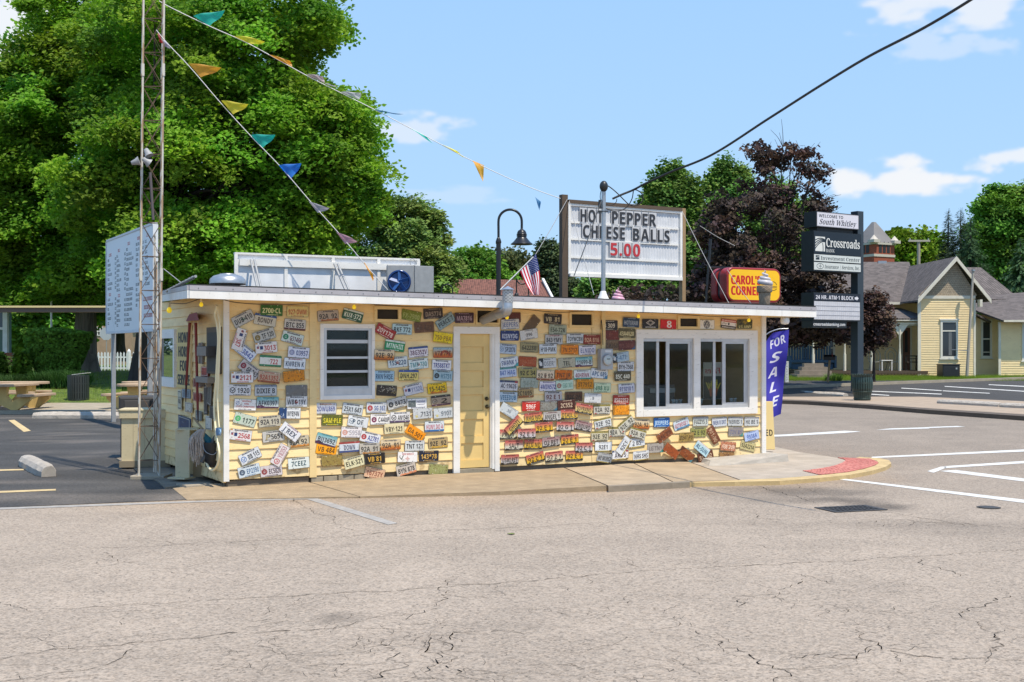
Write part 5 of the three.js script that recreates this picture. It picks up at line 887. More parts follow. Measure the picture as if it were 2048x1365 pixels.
{ // service mast with weatherhead, and the cable that reaches it
  const p = RW(1206.5, 594, 0.08), top = RW(1207.5, 372, 0.08), t = thing('service_mast', 'grey steel service mast with black weatherhead rising through the roof', 'mast', V(p.x, 0, p.z)); const q = (a) => a.clone().sub(t.position);
  part('mast_pipe', rod(V(0, 2.5, 0.0), V(top.x - p.x, top.y, 0), 0.034, 0.034, 14), M.galv, t);
  part('flashing', lathe([[0.1, 0], [0.06, 0.08], [0.045, 0.13], [0.036, 0.14]], 16).translate(0, roofY(6.4, 0) + 0.03, 0), M.white, t);
  part('weatherhead', new THREE.SphereGeometry(0.07, 16, 10).scale(0.95, 1.25, 1).translate(top.x - p.x, top.y - 0.01, 0.02), M.black, t);
  part('insulator', [new THREE.CylinderGeometry(0.022, 0.03, 0.13, 10).translate(-0.055, top.y - 0.29, 0.03), bx(0.16, 0.014, 0.03, 0, top.y - 0.4, 0.02)], M.black, t);
  const c = (s, d, r, lab) => wireTo('service_cable', lab, 'cable', s.trim().split(/\s+/).map((k) => { const [a, b, e] = k.split(',').map(Number); return P(a, b, e || d); }), r, M.wire);
  c('1225,398 1245,389 1265,381 1290,368,18.1 1340,345,17.7 1420,312,17 1540,236,15.8 1650,166,14.8 1740,112,14 1850,55,13.2 1945,-2,12.6 2060,-80,12', 18.4, 0.0175, 'long black twisted power cable running up to the top right of the sky');
  c('1211,369 1222,376 1236,388 1248,400 1258,409 1268,412 1280,408 1286,398 1284,388 1275,381 1267,379', 18.4, 0.009, 'black drip loop hanging from the weatherhead to the right of the mast');
  c('1208,414 1214,418 1228,422 1243,421 1255,413 1264,398 1267,382', 18.4, 0.008, 'black cable sagging below the weatherhead across the top of the letter board');
  c('1204,376 1201,388 1201,398 1206,405 1213,409 1225,410 1232,405 1234,398', 18.4, 0.006, 'short thin cable curling beside the mast just under the weatherhead');
  c('1206,690 1205,660 1203,640', 18.3, 0.006, 'short cable fixed to the wall above the electricity meter');
}
{ // soft ice models
  const swirl = (R, h, turns, thick) => { const pts = []; const n = 64; for (let i = 0; i <= n; i++) { const k = i / n, a = k * turns * 6.283, rad = R * Math.pow(1 - k, 0.8) * 0.62; pts.push(V(Math.cos(a) * rad, k * h, Math.sin(a) * rad)); } const g = new THREE.TubeGeometry(new THREE.CatmullRomCurve3(pts), 150, thick, 12), c = g.attributes.position; const cv = new THREE.CatmullRomCurve3(pts); for (let i = 0; i < c.count; i++) { const k = Math.floor(i / 13) / 150, o = cv.getPointAt(k), s = Math.pow(1 - k, 0.62) * 0.94 + 0.06; c.setXYZ(i, lerp(o.x, c.getX(i), s), lerp(o.y, c.getY(i), s), lerp(o.z, c.getZ(i), s)); } g.computeVertexNormals(); return g; };
  const p = RW(1236, 598, -0.35); const t = thing('pink_ice_swirl', 'pink soft ice swirl model standing on the roof below the letter board', 'ice cream model', V(p.x, roofY(6.8, -0.35) - 0.02, p.z));
  part('swirl', swirl(0.115, 0.2, 3.4, 0.045).translate(0, 0.075, 0), mat([0.62, 0.34, 0.42], { roughness: 0.4 }), t); part('base', lathe([[0, 0], [0.09, 0], [0.105, 0.04], [0.1, 0.075], [0, 0.075]], 20), mat([0.5, 0.25, 0.24]), t);
  const c = RW(1529.5, 612, -0.2); const u = thing('ice_cream_cone', 'large soft ice cone model standing in front of the yellow shop sign', 'ice cream model', V(c.x, roofY(9, -0.2) - 0.03, c.z));
  const waffle = dataTex(256, (a, b) => { const s = (a * 8 + b * 6) % 1, w = (a * 8 - b * 6 + 40) % 1; return Math.min(s, w) < 0.16 ? 0.95 : 0.72; });
  const wm = mat([0.42, 0.31, 0.21], { map: waffle, bumpMap: waffle, bumpScale: 0.012, roughness: 0.7 });
  part('wafer_cone', lathe([[0, 0], [0.08, 0], [0.104, 0.28], [0.1, 0.29]], 24), wm, u); part('wafer_rim', lathe([[0.1, 0.29], [0.128, 0.3], [0.134, 0.4], [0.122, 0.41], [0, 0.41]], 24), wm, u);
  part('swirl', swirl(0.15, 0.24, 3.4, 0.05).translate(0, 0.44, 0), mat([0.5, 0.47, 0.48], { roughness: 0.38 }), u);
}
{ // lit box sign, rounded, yellow face
  const F = new Frame(P(1507, 570, 21.6).setY(0), 27 * Math.PI / 180); const tl = F.hit(1456, 541), br = F.hit(1560, 600), tr = F.hit(1560, 541), bl = F.hit(1456, 600); const x0 = tl[0], x1 = br[0], y1 = (tl[1] + tr[1]) / 2 + 0.02, y0 = (bl[1] + br[1]) / 2 - 0.02, W = x1 - x0, H = y1 - y0;
  const t = thing('shop_sign', 'yellow rounded box sign with red lettering and red rim on the roof', 'sign', F.o.clone(), F.yaw);
  const rs = (w, h, r) => { const s = new THREE.Shape(); s.moveTo(-w / 2 + r, -h / 2); s.lineTo(w / 2 - r, -h / 2); s.absarc(w / 2 - r, -h / 2 + r, r, -Math.PI / 2, 0); s.lineTo(w / 2, h / 2 - r); s.absarc(w / 2 - r, h / 2 - r, r, 0, Math.PI / 2); s.lineTo(-w / 2 + r, h / 2); s.absarc(-w / 2 + r, h / 2 - r, r, Math.PI / 2, Math.PI); s.lineTo(-w / 2, -h / 2 + r); s.absarc(-w / 2 + r, -h / 2 + r, r, Math.PI, 1.5 * Math.PI); return s; };
  const red = mat([0.33, 0.02, 0.02], { roughness: 0.4, map: again(grime, 2) }), cx = (x0 + x1) / 2, cy = (y0 + y1) / 2;
  part('sign_rim', new THREE.ExtrudeGeometry(rs(W, H, 0.13), { depth: 0.18, bevelEnabled: true, bevelSize: 0.025, bevelThickness: 0.025, bevelSegments: 3, curveSegments: 8 }).translate(cx, cy, -0.2), red, t);
  part('sign_rim', new THREE.ExtrudeGeometry(rs(W, H, 0.13), { depth: 0.12, bevelEnabled: true, bevelSize: 0.025, bevelThickness: 0.025, bevelSegments: 3, curveSegments: 8 }).translate(cx, cy, -0.46), red, t);
  part('black_band', new THREE.ExtrudeGeometry(rs(W - 0.02, H - 0.02, 0.12), { depth: 0.08, bevelEnabled: false, curveSegments: 8 }).translate(cx, cy, -0.31), M.black, t);
  const g = new THREE.ShapeGeometry(rs(W - 0.03, H - 0.03, 0.12), 8), uv = g.attributes.uv, ps = g.attributes.position; for (let i = 0; i < uv.count; i++) uv.setXY(i, 0.5 + ps.getX(i) / (W - 0.03), 0.5 + ps.getY(i) / (H - 0.03));
  part('sign_face', g.translate(cx, cy, 0.009), mat(0xffffff, { roughness: 0.35, map: canvasTex(512, 300, (x, w, h) => { x.fillStyle = '#f3bd12'; x.fillRect(0, 0, w, h); for (const [s, y] of [["CAROL'S", 102], ['CORNER', 208]]) for (const dx of [-3, 0, 3]) fitText(x, s, 170 + dx, y, 300, 92, SANSB, '#c01612'); x.strokeStyle = '#3a2408'; x.lineWidth = 6; x.beginPath(); x.ellipse(448, 152, 34, 40, 0, Math.PI * 1.05, Math.PI * 1.95); x.moveTo(412, 160); x.lineTo(486, 160); x.moveTo(412, 172); x.lineTo(486, 172); x.moveTo(416, 184); x.quadraticCurveTo(448, 214, 482, 184); x.stroke(); }) }), t);
  part('sign_post', [rod(V(x0 - 0.28, 2.6, -0.3), V(x0 - 0.16, y1 + 0.55, -0.3), 0.022), bb(x0 - 0.2, x1, y1 + 0.025, y1 + 0.055, -0.33, -0.29), rod(V(x1 - 0.1, 2.5, -0.3), V(x1 - 0.1, y1, -0.3), 0.03)], M.blackMetal, t);
}
// ---- yellow bulbs on the cable under the eave
{
  const bulb = lathe([[0, -0.075], [0.018, -0.072], [0.031, -0.055], [0.034, -0.038], [0.026, -0.018], [0.015, 0], [0, 0]], 14), soc = lathe([[0, -0.002], [0.016, 0], [0.018, 0.04], [0.01, 0.045], [0, 0.045]], 10);
  const bm = new THREE.MeshPhysicalMaterial({ color: RGB(0.85, 0.62, 0.03), roughness: 0.12, emissive: RGB(0.9, 0.62, 0.02), emissiveIntensity: 0.28 });
  const list = [[402, 605, 'over the red long handled tool near the corner', 0], [708, 610, 'above the left window', 1], [1014, 631, 'just under the flue pipe', 1], [1277, 629, 'above the plate reading HOTGRAM', 1], [1498, 637, 'at the far right under the eave', 1], [338, 615, 'hanging beside the lattice mast', 0]];
  list.forEach(([px, py, w, front]) => { const p = front ? RW(px, py, 0.3) : SD.world(...(() => { const q = sl(px, py, 0.3); return [q[0], q[1], 0.3]; })()); const s = px === 338 || px === 1012 ? 1.15 : 0.82; const t = thing('light_bulb', `yellow light bulb ${w}`, 'light bulb', p, 0, 'yellow bulbs along the eave'); part('glass_bulb', bulb.clone().scale(s, s, s), bm, t); part('socket', soc, M.batten, t); });
  const pts = [338, 370, 402, 425].map((px, i) => { const q = sl(px, [612, 613, 603, 600][i], 0.3); return SD.world(q[0], q[1] + 0.04, 0.3); }).concat([470, 560, 640, 708, 800, 900, 1012, 1120, 1190, 1277, 1340, 1420, 1498].map((px, i) => RW(px, [605, 610, 606, 606, 613, 614, 616, 625, 621, 625, 627, 633, 633][i], 0.3)));
  wireTo('bulb_cable', 'dark cable strung along under the eave carrying the yellow bulbs', 'cable', pts, 0.006, M.woodDark);
}
{ // electricity meter
  const z = 0.02, [l, y] = fl(1206, 719, z), s = FPX / 18.3, t = thing('electricity_meter', 'grey electricity meter box with round glass meter on the front wall', 'meter', FA.world(l, y, z), FA.yaw), gm = mat([0.4, 0.41, 0.42], { metalness: 0.3, roughness: 0.5 });
  part('meter_box', rbox(0.22, 0.33, 0.12, 0.012, 0, 0, 0.07), gm, t); part('meter_ring', lathe([[0.085, 0], [0.088, 0.03], [0.08, 0.04], [0.072, 0.04]], 24).rotateX(Math.PI / 2).translate(0.0, -0.01, 0.13), M.galv, t);
  part('meter_dial', lathe([[0, 0.035], [0.074, 0.035], [0.074, 0.02], [0, 0.02]], 24).rotateX(Math.PI / 2).translate(0, -0.01, 0.13), mat([0.7, 0.7, 0.7]), t); part('dial_window', bx(0.06, 0.012, 0.004, 0.005, 0.005, 0.167), M.dark, t);
  part('glass_cover', new THREE.SphereGeometry(0.075, 20, 10, 0, 6.3, 0, 1.2).rotateX(Math.PI / 2).scale(1, 1, 0.9).translate(0, -0.01, 0.135), M.glass, t); part('paper_label', face(0.11, 0.035, 0.02, 0.125, 0.1325), mat([0.65, 0.66, 0.65]), t);
}

// ---------------------------------------------------------------- lattice mast and pennants
const MD = 17.2;
{
  const l = P(277, 960, MD).setY(0.03), r = P(318, 960, MD).setY(0.03), m = V(lerp(l.x, r.x, 0.72), 0.03, l.z - 0.24), H = 11.5;
  const t = thing('lattice_mast', 'tall rusty three legged lattice mast standing at the left front corner of the shop', 'mast', V((l.x + r.x) / 2, 0, (l.z + m.z) / 2)); const q = (p) => p.clone().sub(t.position);
  const legs = [l, r, m].map((p) => { const b = p.clone(), a = p.clone().setY(H); return [b, a]; });
  const top = (p) => V(p.x + 0.11, H, p.z);
  for (const [b] of legs) { part('leg', rod(q(b), q(top(b)), 0.018, 0.018, 10), M.rustyPost, t); for (const y of [3, 6, 9]) part('coupling', rod(q(V(b.x + 0.11 * y / H, y - 0.09, b.z)), q(V(b.x + 0.11 * y / H, y + 0.09, b.z)), 0.026, 0.026, 10), M.rustyPost, t); }
  const at = (b, y) => q(V(b.x + 0.11 * y / H, y, b.z)), st = 0.498;
  for (const [a, b] of [[l, r], [r, m], [m, l]]) { for (let y = 0.28; y < H - st; y += st) { part('rung', rod(at(a, y), at(b, y), 0.006, 0.006, 6), M.rustRod, t); part('diagonal', rod(at(a, y), at(b, y + st), 0.0048, 0.0048, 5), M.rustRod, t); part('diagonal', rod(at(b, y), at(a, y + st), 0.0048, 0.0048, 5), M.rustRod, t); } }
  part('conduit', [rod(q(V(r.x - 0.06, 0.1, r.z - 0.04)), q(V(r.x - 0.05, 3.2, r.z - 0.04)), 0.013), rod(q(V(r.x - 0.1, 0.1, r.z - 0.08)), q(V(r.x - 0.09, 3.6, r.z - 0.08)), 0.016)], M.rustyPost, t);
  part('footing', rbox(0.5, 0.06, 0.42, 0.01, 0.0, 0.03, 0), M.concrete, t);
  // floodlights fixed half way up
  const fa = P(292, 318, MD - 0.1), f = thing('floodlights', 'cluster of three small white floodlights on a slanting arm inside the lattice mast', 'floodlight', fa); const fq = (p) => p.clone().sub(fa);
  part('arm', rod(fq(P(300, 345, MD - 0.1)), fq(P(306, 440, MD - 0.1)), 0.02), mat([0.1, 0.08, 0.08], { roughness: 0.6 }), f);
  const lamp = () => [lathe([[0.0, 0.12], [0.03, 0.115], [0.045, 0.05], [0.07, 0], [0.066, 0], [0.0, 0.02]], 16)];
  [[278, 322, 1.9, 0.2], [298, 312, 0.5, -0.2], [299, 327, 1.0, 0.5]].forEach(([px, py, a, b]) => { const p = fq(P(px, py, MD - 0.12)); part('lamp_head', lamp().map((g) => g.rotateZ(a).rotateY(b).translate(p.x, p.y, p.z)), mat([0.3, 0.3, 0.3], { roughness: 0.5 }), f); });
}
{
  const cols = { teal: [0.0, 0.62, 0.5], yellow: [1, 0.85, 0.04], orange: [1, 0.46, 0.03], pink: [0.62, 0.45, 0.48], white: [0.7, 0.66, 0.72], blue: [0.01, 0.26, 0.95], grey: [0.58, 0.54, 0.6], rose: [0.78, 0.42, 0.5], red: [0.6, 0.06, 0.06], lav: [0.6, 0.55, 0.68], print: [0.05, 0.22, 0.42] };
  const fm = {}; for (const k in cols) fm[k] = phys(cols[k], { roughness: 0.6, transmission: 0.6, thickness: 0, side: THREE.DoubleSide });
  const build = (label, line, depth, flags) => {
    const t = thing('pennant_string', label, 'pennant string', P(line[0][0], line[0][1], depth(line[0][0]))); const q = (px, py) => P(px, py, depth(px)).sub(t.position);
    part('cord', tube(line.map(([a, b]) => q(a, b)), 0.0065, 60, 5), mat([0.72, 0.7, 0.68]), t);
    for (const [c, a, b, e, f] of flags) { const A = q(...a), B = q(...b), T = q(...e), K = f ? q(...f) : A.clone().lerp(T, 0.5);
      part('pennant', quadGrid((u, v) => { const base = A.clone().lerp(B, v), w = base.clone().lerp(T, u); const s = Math.sin(u * Math.PI); w.z += 0.05 * s * Math.sin(v * 4 + 1) + 0.03 * Math.sin(u * 7); if (f) w.lerp(K, 0.35 * s * (1 - v)); return w; }, 8, 5), fm[c], t); } };
  build('upper string of coloured pennants running from the mast top to the letter board', [[318, 2], [335, 12], [420, 53], [490, 84], [560, 122], [620, 155], [690, 190], [750, 220], [850, 272], [960, 330], [1060, 375], [1134, 402]], (px) => lerp(17.2, 20.2, clamp((px - 330) / 800)), [
    ['teal', [386, 32], [419, 52], [450, 21]], ['yellow', [466, 72], [500, 89], [530, 84], [508, 70]], ['orange', [537, 109], [585, 135], [580, 122], [570, 118]], ['pink', [612, 149], [650, 167], [645, 153], [640, 150]], ['white', [682, 184], [718, 200], [722, 186]], ['white', [650, 167], [664, 173], [672, 172]],
    ['print', [748, 219], [760, 224], [808, 229], [780, 228]], ['teal', [818, 255], [850, 271], [870, 291]], ['yellow', [884, 288], [914, 302], [934, 320]], ['orange', [945, 321], [968, 331], [966, 364]], ['print', [1070, 394], [1082, 404], [1079, 422]]]);
  build('lower string of coloured pennants running from the mast down to the roof cooler', [[312, 60], [330, 82], [380, 135], [440, 205], [500, 271], [560, 333], [622, 405], [680, 470], [735, 535], [775, 580]], (px) => lerp(17.15, 18.2, clamp((px - 320) / 450)), [
    ['red', [317, 66], [326, 86], [318, 84]], ['lav', [328, 80], [343, 97], [330, 93]], ['orange', [377, 127], [401, 155], [443, 136], [420, 130]], ['yellow', [442, 201], [466, 229], [497, 209]], ['teal', [502, 270], [525, 296], [551, 270]], ['blue', [557, 331], [581, 359], [603, 327]], ['grey', [617, 403], [635, 426], [659, 417]], ['rose', [672, 464], [690, 488], [715, 484], [708, 474]], ['orange', [728, 524], [746, 549], [746, 563]]]);
}
{ // menu board facing the car park
  const o = P(306, 700, 26.9).setY(0), e = P(213, 700, 31.3).setY(0); const yaw = Math.atan2(-(o.z - e.z), o.x - e.x); const F = new Frame(e, yaw);
  const W = e.distanceTo(o), y0 = 0.5 * (P(218, 668, 31.2).y + P(308, 655, 26.9).y), y1 = 0.5 * (P(209, 488, 31.3).y + P(303, 445, 26.9).y);
  const t = thing('menu_board', 'large white menu board with columns of small print on posts by the car park', 'menu board', e, yaw);
  part('board', bb(0, W, y0, y1, -0.09, 0), mat([0.8, 0.81, 0.82], { map: again(grime, 0.8), roughness: 0.5 }), t);
  const tex = canvasTex(1024, 512, (x, w, h) => { x.fillStyle = '#e6e7e8'; x.fillRect(0, 0, w, h); const r = mulberry(12);
    const word = (cx, cy, n, c, s) => { x.fillStyle = c; for (let i = 0; i < n; i++) { const q = cx + i * s * 0.82, k = Math.floor(r() * 4); x.fillRect(q, cy, s * 0.26, s); if (k !== 1) x.fillRect(q, cy, s * 0.66, s * 0.26); if (k !== 2) x.fillRect(q, cy + s * 0.74, s * 0.66, s * 0.26); if (k > 1) x.fillRect(q + s * 0.42, cy, s * 0.26, s); } };
    const colm = (x0, y0, n, wmax, head, price) => { word(x0 + 30, y0 - 30, head, '#b84a4a', 17); for (let i = 0; i < n; i++) { word(x0, y0 + i * 27, Math.floor(rr(3, wmax, r)), '#3d3f46', 15); if (price) word(x0 + price, y0 + i * 27, 3, '#3d3f46', 15); } };
    colm(24, 100, 7, 13, 5, 178); colm(24, 325, 6, 12, 4, 178); colm(246, 90, 8, 12, 4, 180); colm(246, 340, 6, 11, 4, 180); colm(470, 70, 16, 15, 4, 0); colm(680, 60, 7, 10, 4, 130); colm(680, 270, 5, 12, 0, 0); colm(868, 60, 9, 10, 3, 0);
    x.strokeStyle = '#b9bfc6'; x.lineWidth = 3; for (const [a, b, c, d] of [[120, 420, 200, 510], [455, 90, 460, 470], [680, 40, 690, 300]]) { x.beginPath(); x.moveTo(a, b); x.lineTo(c, d); x.stroke(); }
    word(830, 350, 12, '#a03a40', 20); word(850, 392, 10, '#a03a40', 20); word(846, 434, 11, '#a03a40', 20); });
  part('board_face', face(W - 0.04, y1 - y0 - 0.04, W / 2, (y0 + y1) / 2, 0.005), mat(0xffffff, { map: tex, roughness: 0.45 }), t);
  part('board_edge', [bb(0, W, y1, y1 + 0.05, -0.1, 0.02), bb(0, W, y0 - 0.05, y0, -0.1, 0.02), bb(W, W + 0.05, y0, y1, -0.1, 0.02), bb(-0.05, 0, y0, y1, -0.1, 0.02)], mat([0.68, 0.69, 0.7]), t);
  for (const x of [0.5, W - 0.6]) part('post', bb(x - 0.05, x + 0.05, 0, y0 - 0.05, -0.12, -0.02), M.galvDull, t);
}

// ---------------------------------------------------------------- things on and by the side wall
const SWP = (px, py, z = 0.03) => { const q = sl(px, py, z); return SD.world(q[0], q[1], z); };
const onSide = (name, label, cat, px, py, z, group) => thing(name, label, cat, SWP(px, py, z), SD.yaw, group);
const sideSize = (x0, y0, x1, y1, z = 0.03) => { const a = sl(x0, (y0 + y1) / 2, z), b = sl(x1, (y0 + y1) / 2, z), c = sl((x0 + x1) / 2, y0, z), d = sl((x0 + x1) / 2, y1, z); return [b[0] - a[0], c[1] - d[1]]; };
{
  const [w, h] = sideSize(355, 655, 381, 777); const t = onSide('honk_sign', 'yellow board lettered in black asking drivers to honk for service', 'sign', 368, 716, 0.028);
  part('board', rbox(w, h, 0.02, 0.004), M.batten, t);
  part('board_face', face(w - 0.01, h - 0.01, 0, 0, 0.0112), mat(0xffffff, { roughness: 0.55, map: canvasTex(300, 512, (x, W, H) => { x.fillStyle = '#dcc27e'; x.fillRect(0, 0, W, H); [['HONK', 264], ['HORN', 264], ['FOR', 190], ['SERVICE', 292]].forEach(([s, wd], i) => [-5, 0, 5].forEach((o) => fitText(x, s, W / 2 + o, 82 + i * 120, wd - 8, 90, SANSB, '#12110f'))); }) }), t);
}
{ // red double-handled tool hung on the wall
  const t = onSide('hanging_tongs', 'red wooden tool with two long handles hanging high on the side wall', 'tool', 385, 632, 0.1); const q = (px, py, z = 0.1) => { const a = sl(px, py, z), b = sl(385, 632, 0.1); return V(a[0] - b[0], a[1] - b[1], z - 0.1); };
  const red = mat([0.24, 0.03, 0.02], { map: again(paintT, 1, 2), roughness: 0.6 });
  part('handle', rod(q(379, 646), q(372, 770), 0.022, 0.018, 10), red, t); part('handle', rod(q(391, 646), q(395, 820), 0.022, 0.018, 10), red, t);
  part('tool_head', hull8([q(371, 643, 0.02), q(397, 641, 0.02), q(397, 641, 0.26), q(371, 643, 0.26)], [q(378, 629, 0.05), q(393, 625, 0.05), q(393, 625, 0.2), q(378, 629, 0.2)]), red, t);
  part('tool_tip', [rod(q(372, 770), q(371, 805), 0.016, 0.006), rod(q(395, 820), q(396, 845), 0.016, 0.006)], mat([0.06, 0.03, 0.03]), t);
}
{
  const dk = mat([0.035, 0.032, 0.03], { roughness: 0.6 }), dull = mat([0.25, 0.215, 0.18], { map: again(grime, 4), roughness: 0.6 }), card = mat([0.52, 0.48, 0.38], { map: again(grime, 4) });
  const slabOn = (name, label, cat, x0, y0, x1, y1, m, d = 0.03, extra, rot = 0) => { const [w, h] = sideSize(x0, y0, x1, y1); const t = onSide(name, label, cat, (x0 + x1) / 2, (y0 + y1) / 2, 0.03 + d / 2); t.rotation.order = 'YXZ'; t.rotation.z = rot; part('panel', rbox(w, h, d, Math.min(0.006, d / 3)), m, t); if (extra) extra(t, w, h, d / 2 + 0.0022); return t; };
  slabOn('wall_hatch', 'tall dark framed hatch in the side wall beside the corner post', 'hatch', 415, 655, 440, 748, mat([0.12, 0.095, 0.07], { map: again(paintT, 2) }), 0.04, (t, w, h, z) => part('dark_opening', bx(w * 0.78, h * 0.84, 0.006, 0.01, -0.02, z), dk, t));
  slabOn('wall_box', 'black metal box mounted across the left edge of the side hatch', 'box', 405, 693, 425, 713, dk, 0.16, (t, w, h, z) => part('box_lid', rbox(w * 0.9, h * 0.9, 0.01, 0.003, 0, 0, z + 0.004), dull, t));
  slabOn('wall_ornament', 'grey carved figure hanging beside the black box on the side wall', 'ornament', 398, 686, 405, 728, dull, 0.03, (t, w, h, z) => part('figure', [new THREE.SphereGeometry(0.05, 10, 8).scale(1, 1.2, 0.5).translate(0, h * 0.3, z), new THREE.ConeGeometry(0.07, h * 0.7, 8).rotateX(Math.PI).scale(1, 1, 0.5).translate(0, -h * 0.05, z)], dull, t));
  slabOn('wall_shelf', 'small grey weathered shelf under the figure on the side wall', 'shelf', 397, 754, 421, 766, dull, 0.1, (t, w, h, z) => part('bracket', [bb(-w * 0.3, -w * 0.27, -0.1, -h / 2, -0.05, z - 0.02), bb(w * 0.27, w * 0.3, -0.1, -h / 2, -0.05, z - 0.02)], dull, t));
  const pl = (label, x0, y0, x1, y1, bg, fg, txt, rot = 0) => slabOn('hanging_plate', label, 'plate', x0, y0, x1, y1, mat(HEX(bg).toArray(), { roughness: 0.5 }), 0.012, (t, w, h, z) => part('plate_face', face(w * 0.92, h * 0.92, 0, 0, z), mat(0xffffff, { roughness: 0.5, map: canvasTex(128, 128, (x, W, H) => { x.fillStyle = bg; x.fillRect(0, 0, W, H); const r = mulberry(x0 + y0); for (let i = 0; i < 30; i++) { x.fillStyle = r() < 0.5 ? 'rgba(40,30,20,0.35)' : 'rgba(220,210,190,0.25)'; x.fillRect(rr(0, W, r), rr(0, H, r), rr(4, 20, r), rr(4, 14, r)); } x.strokeStyle = fg; x.lineWidth = 5; x.strokeRect(6, 6, W - 12, H - 12); if (txt) fitText(x, txt, W / 2, H / 2, W * 0.72, H * 0.36, SANSB, fg); }) }), t), rot);
  pl('tall narrow white route sign with the number 66 on the side wall', 356, 781, 363, 820, '#c9c2ac', '#22201e', '66');
  pl('blue grey plate hanging left of the batten under the honk board', 364, 779, 381, 797, '#6a7884', '#c9d0d4', '');
  pl('white notice plate below the blue grey plate on the side wall', 370, 806, 384, 825, '#cfc8b8', '#6a2a2a', '');
  pl('blue board with a pale plate leaning low on the side wall', 356, 834, 381, 868, '#1d3560', '#c9c5b4', '', -0.04);
  pl('dark red plate beside the right hand tool handle, upper of two', 386, 757, 402, 775, '#7a3028', '#d0b8a4', '');
  pl('dark red plate beside the right hand tool handle, lower of two', 386, 786, 402, 803, '#8a3a2e', '#d0b8a4', '');
  pl('grey plate behind the lower tip of the right hand tool', 391, 822, 403, 842, '#8a8a84', '#2a2a2a', '');
  pl('small red and white framed picture on the side wall by the hatch', 402, 734, 416, 753, '#a8483c', '#e4d8c8', '');
  pl('grey weathered strip of plate hanging below the shelf, left of two', 408, 770, 414, 830, '#4a4440', '#9a928a', '', 0.04);
  pl('grey weathered strip of plate hanging below the shelf, right of two', 415, 767, 423, 812, '#5a544c', '#a49c92', '', -0.18);
  pl('pale plate hanging lowest below the shelf on the side wall', 411, 833, 423, 860, '#cfcabc', '#6a6a66', '');
  pl('dark plate half hidden behind the hose near the corner post', 419, 813, 428, 838, '#3a3430', '#6a625a', '');
}
{ // hose hanging in long loops
  const t = onSide('hose', 'long cream garden hose hanging in loops beside the corner post', 'hose', 433, 700, 0.1); const q = (px, py, z = 0.1) => { const a = sl(px, py, z), b = sl(433, 700, 0.1); return V(a[0] - b[0], a[1] - b[1], z - 0.1); };
  const m = mat([0.82, 0.72, 0.46], { roughness: 0.45 });
  const S = (s, r) => part('hose_loop', tube(s.split(' ').map((k) => { const [a, b, z] = k.split(',').map(Number); return q(a, b, z || 0.12); }), r, 80, 8), m, t);
  S('434,612 430,628 434,650 436,680 434,720 431,770 428,810 430,850 435,885 438,905 436,925 430,938 423,941 416,934 412,925', 0.016); S('434,613 438,640 440,660 437,720 434,780 436,830 438,855', 0.009); S('438,640 439,700 437,760 435,800 437,852', 0.008);
  const b = onSide('blue_cup', 'small blue plastic cup hung on the wall beside the corner post', 'cup', 437, 864, 0.1); part('cup_body', lathe([[0, -0.05], [0.032, -0.05], [0.042, 0.05], [0.039, 0.05], [0.028, -0.044], [0, -0.044]], 18), phys([0.1, 0.22, 0.4], { roughness: 0.2 }), b); part('cup_handle', new THREE.TorusGeometry(0.03, 0.008, 6, 14).translate(0.06, 0, 0), mat([0.3, 0.5, 0.7]), b);
}
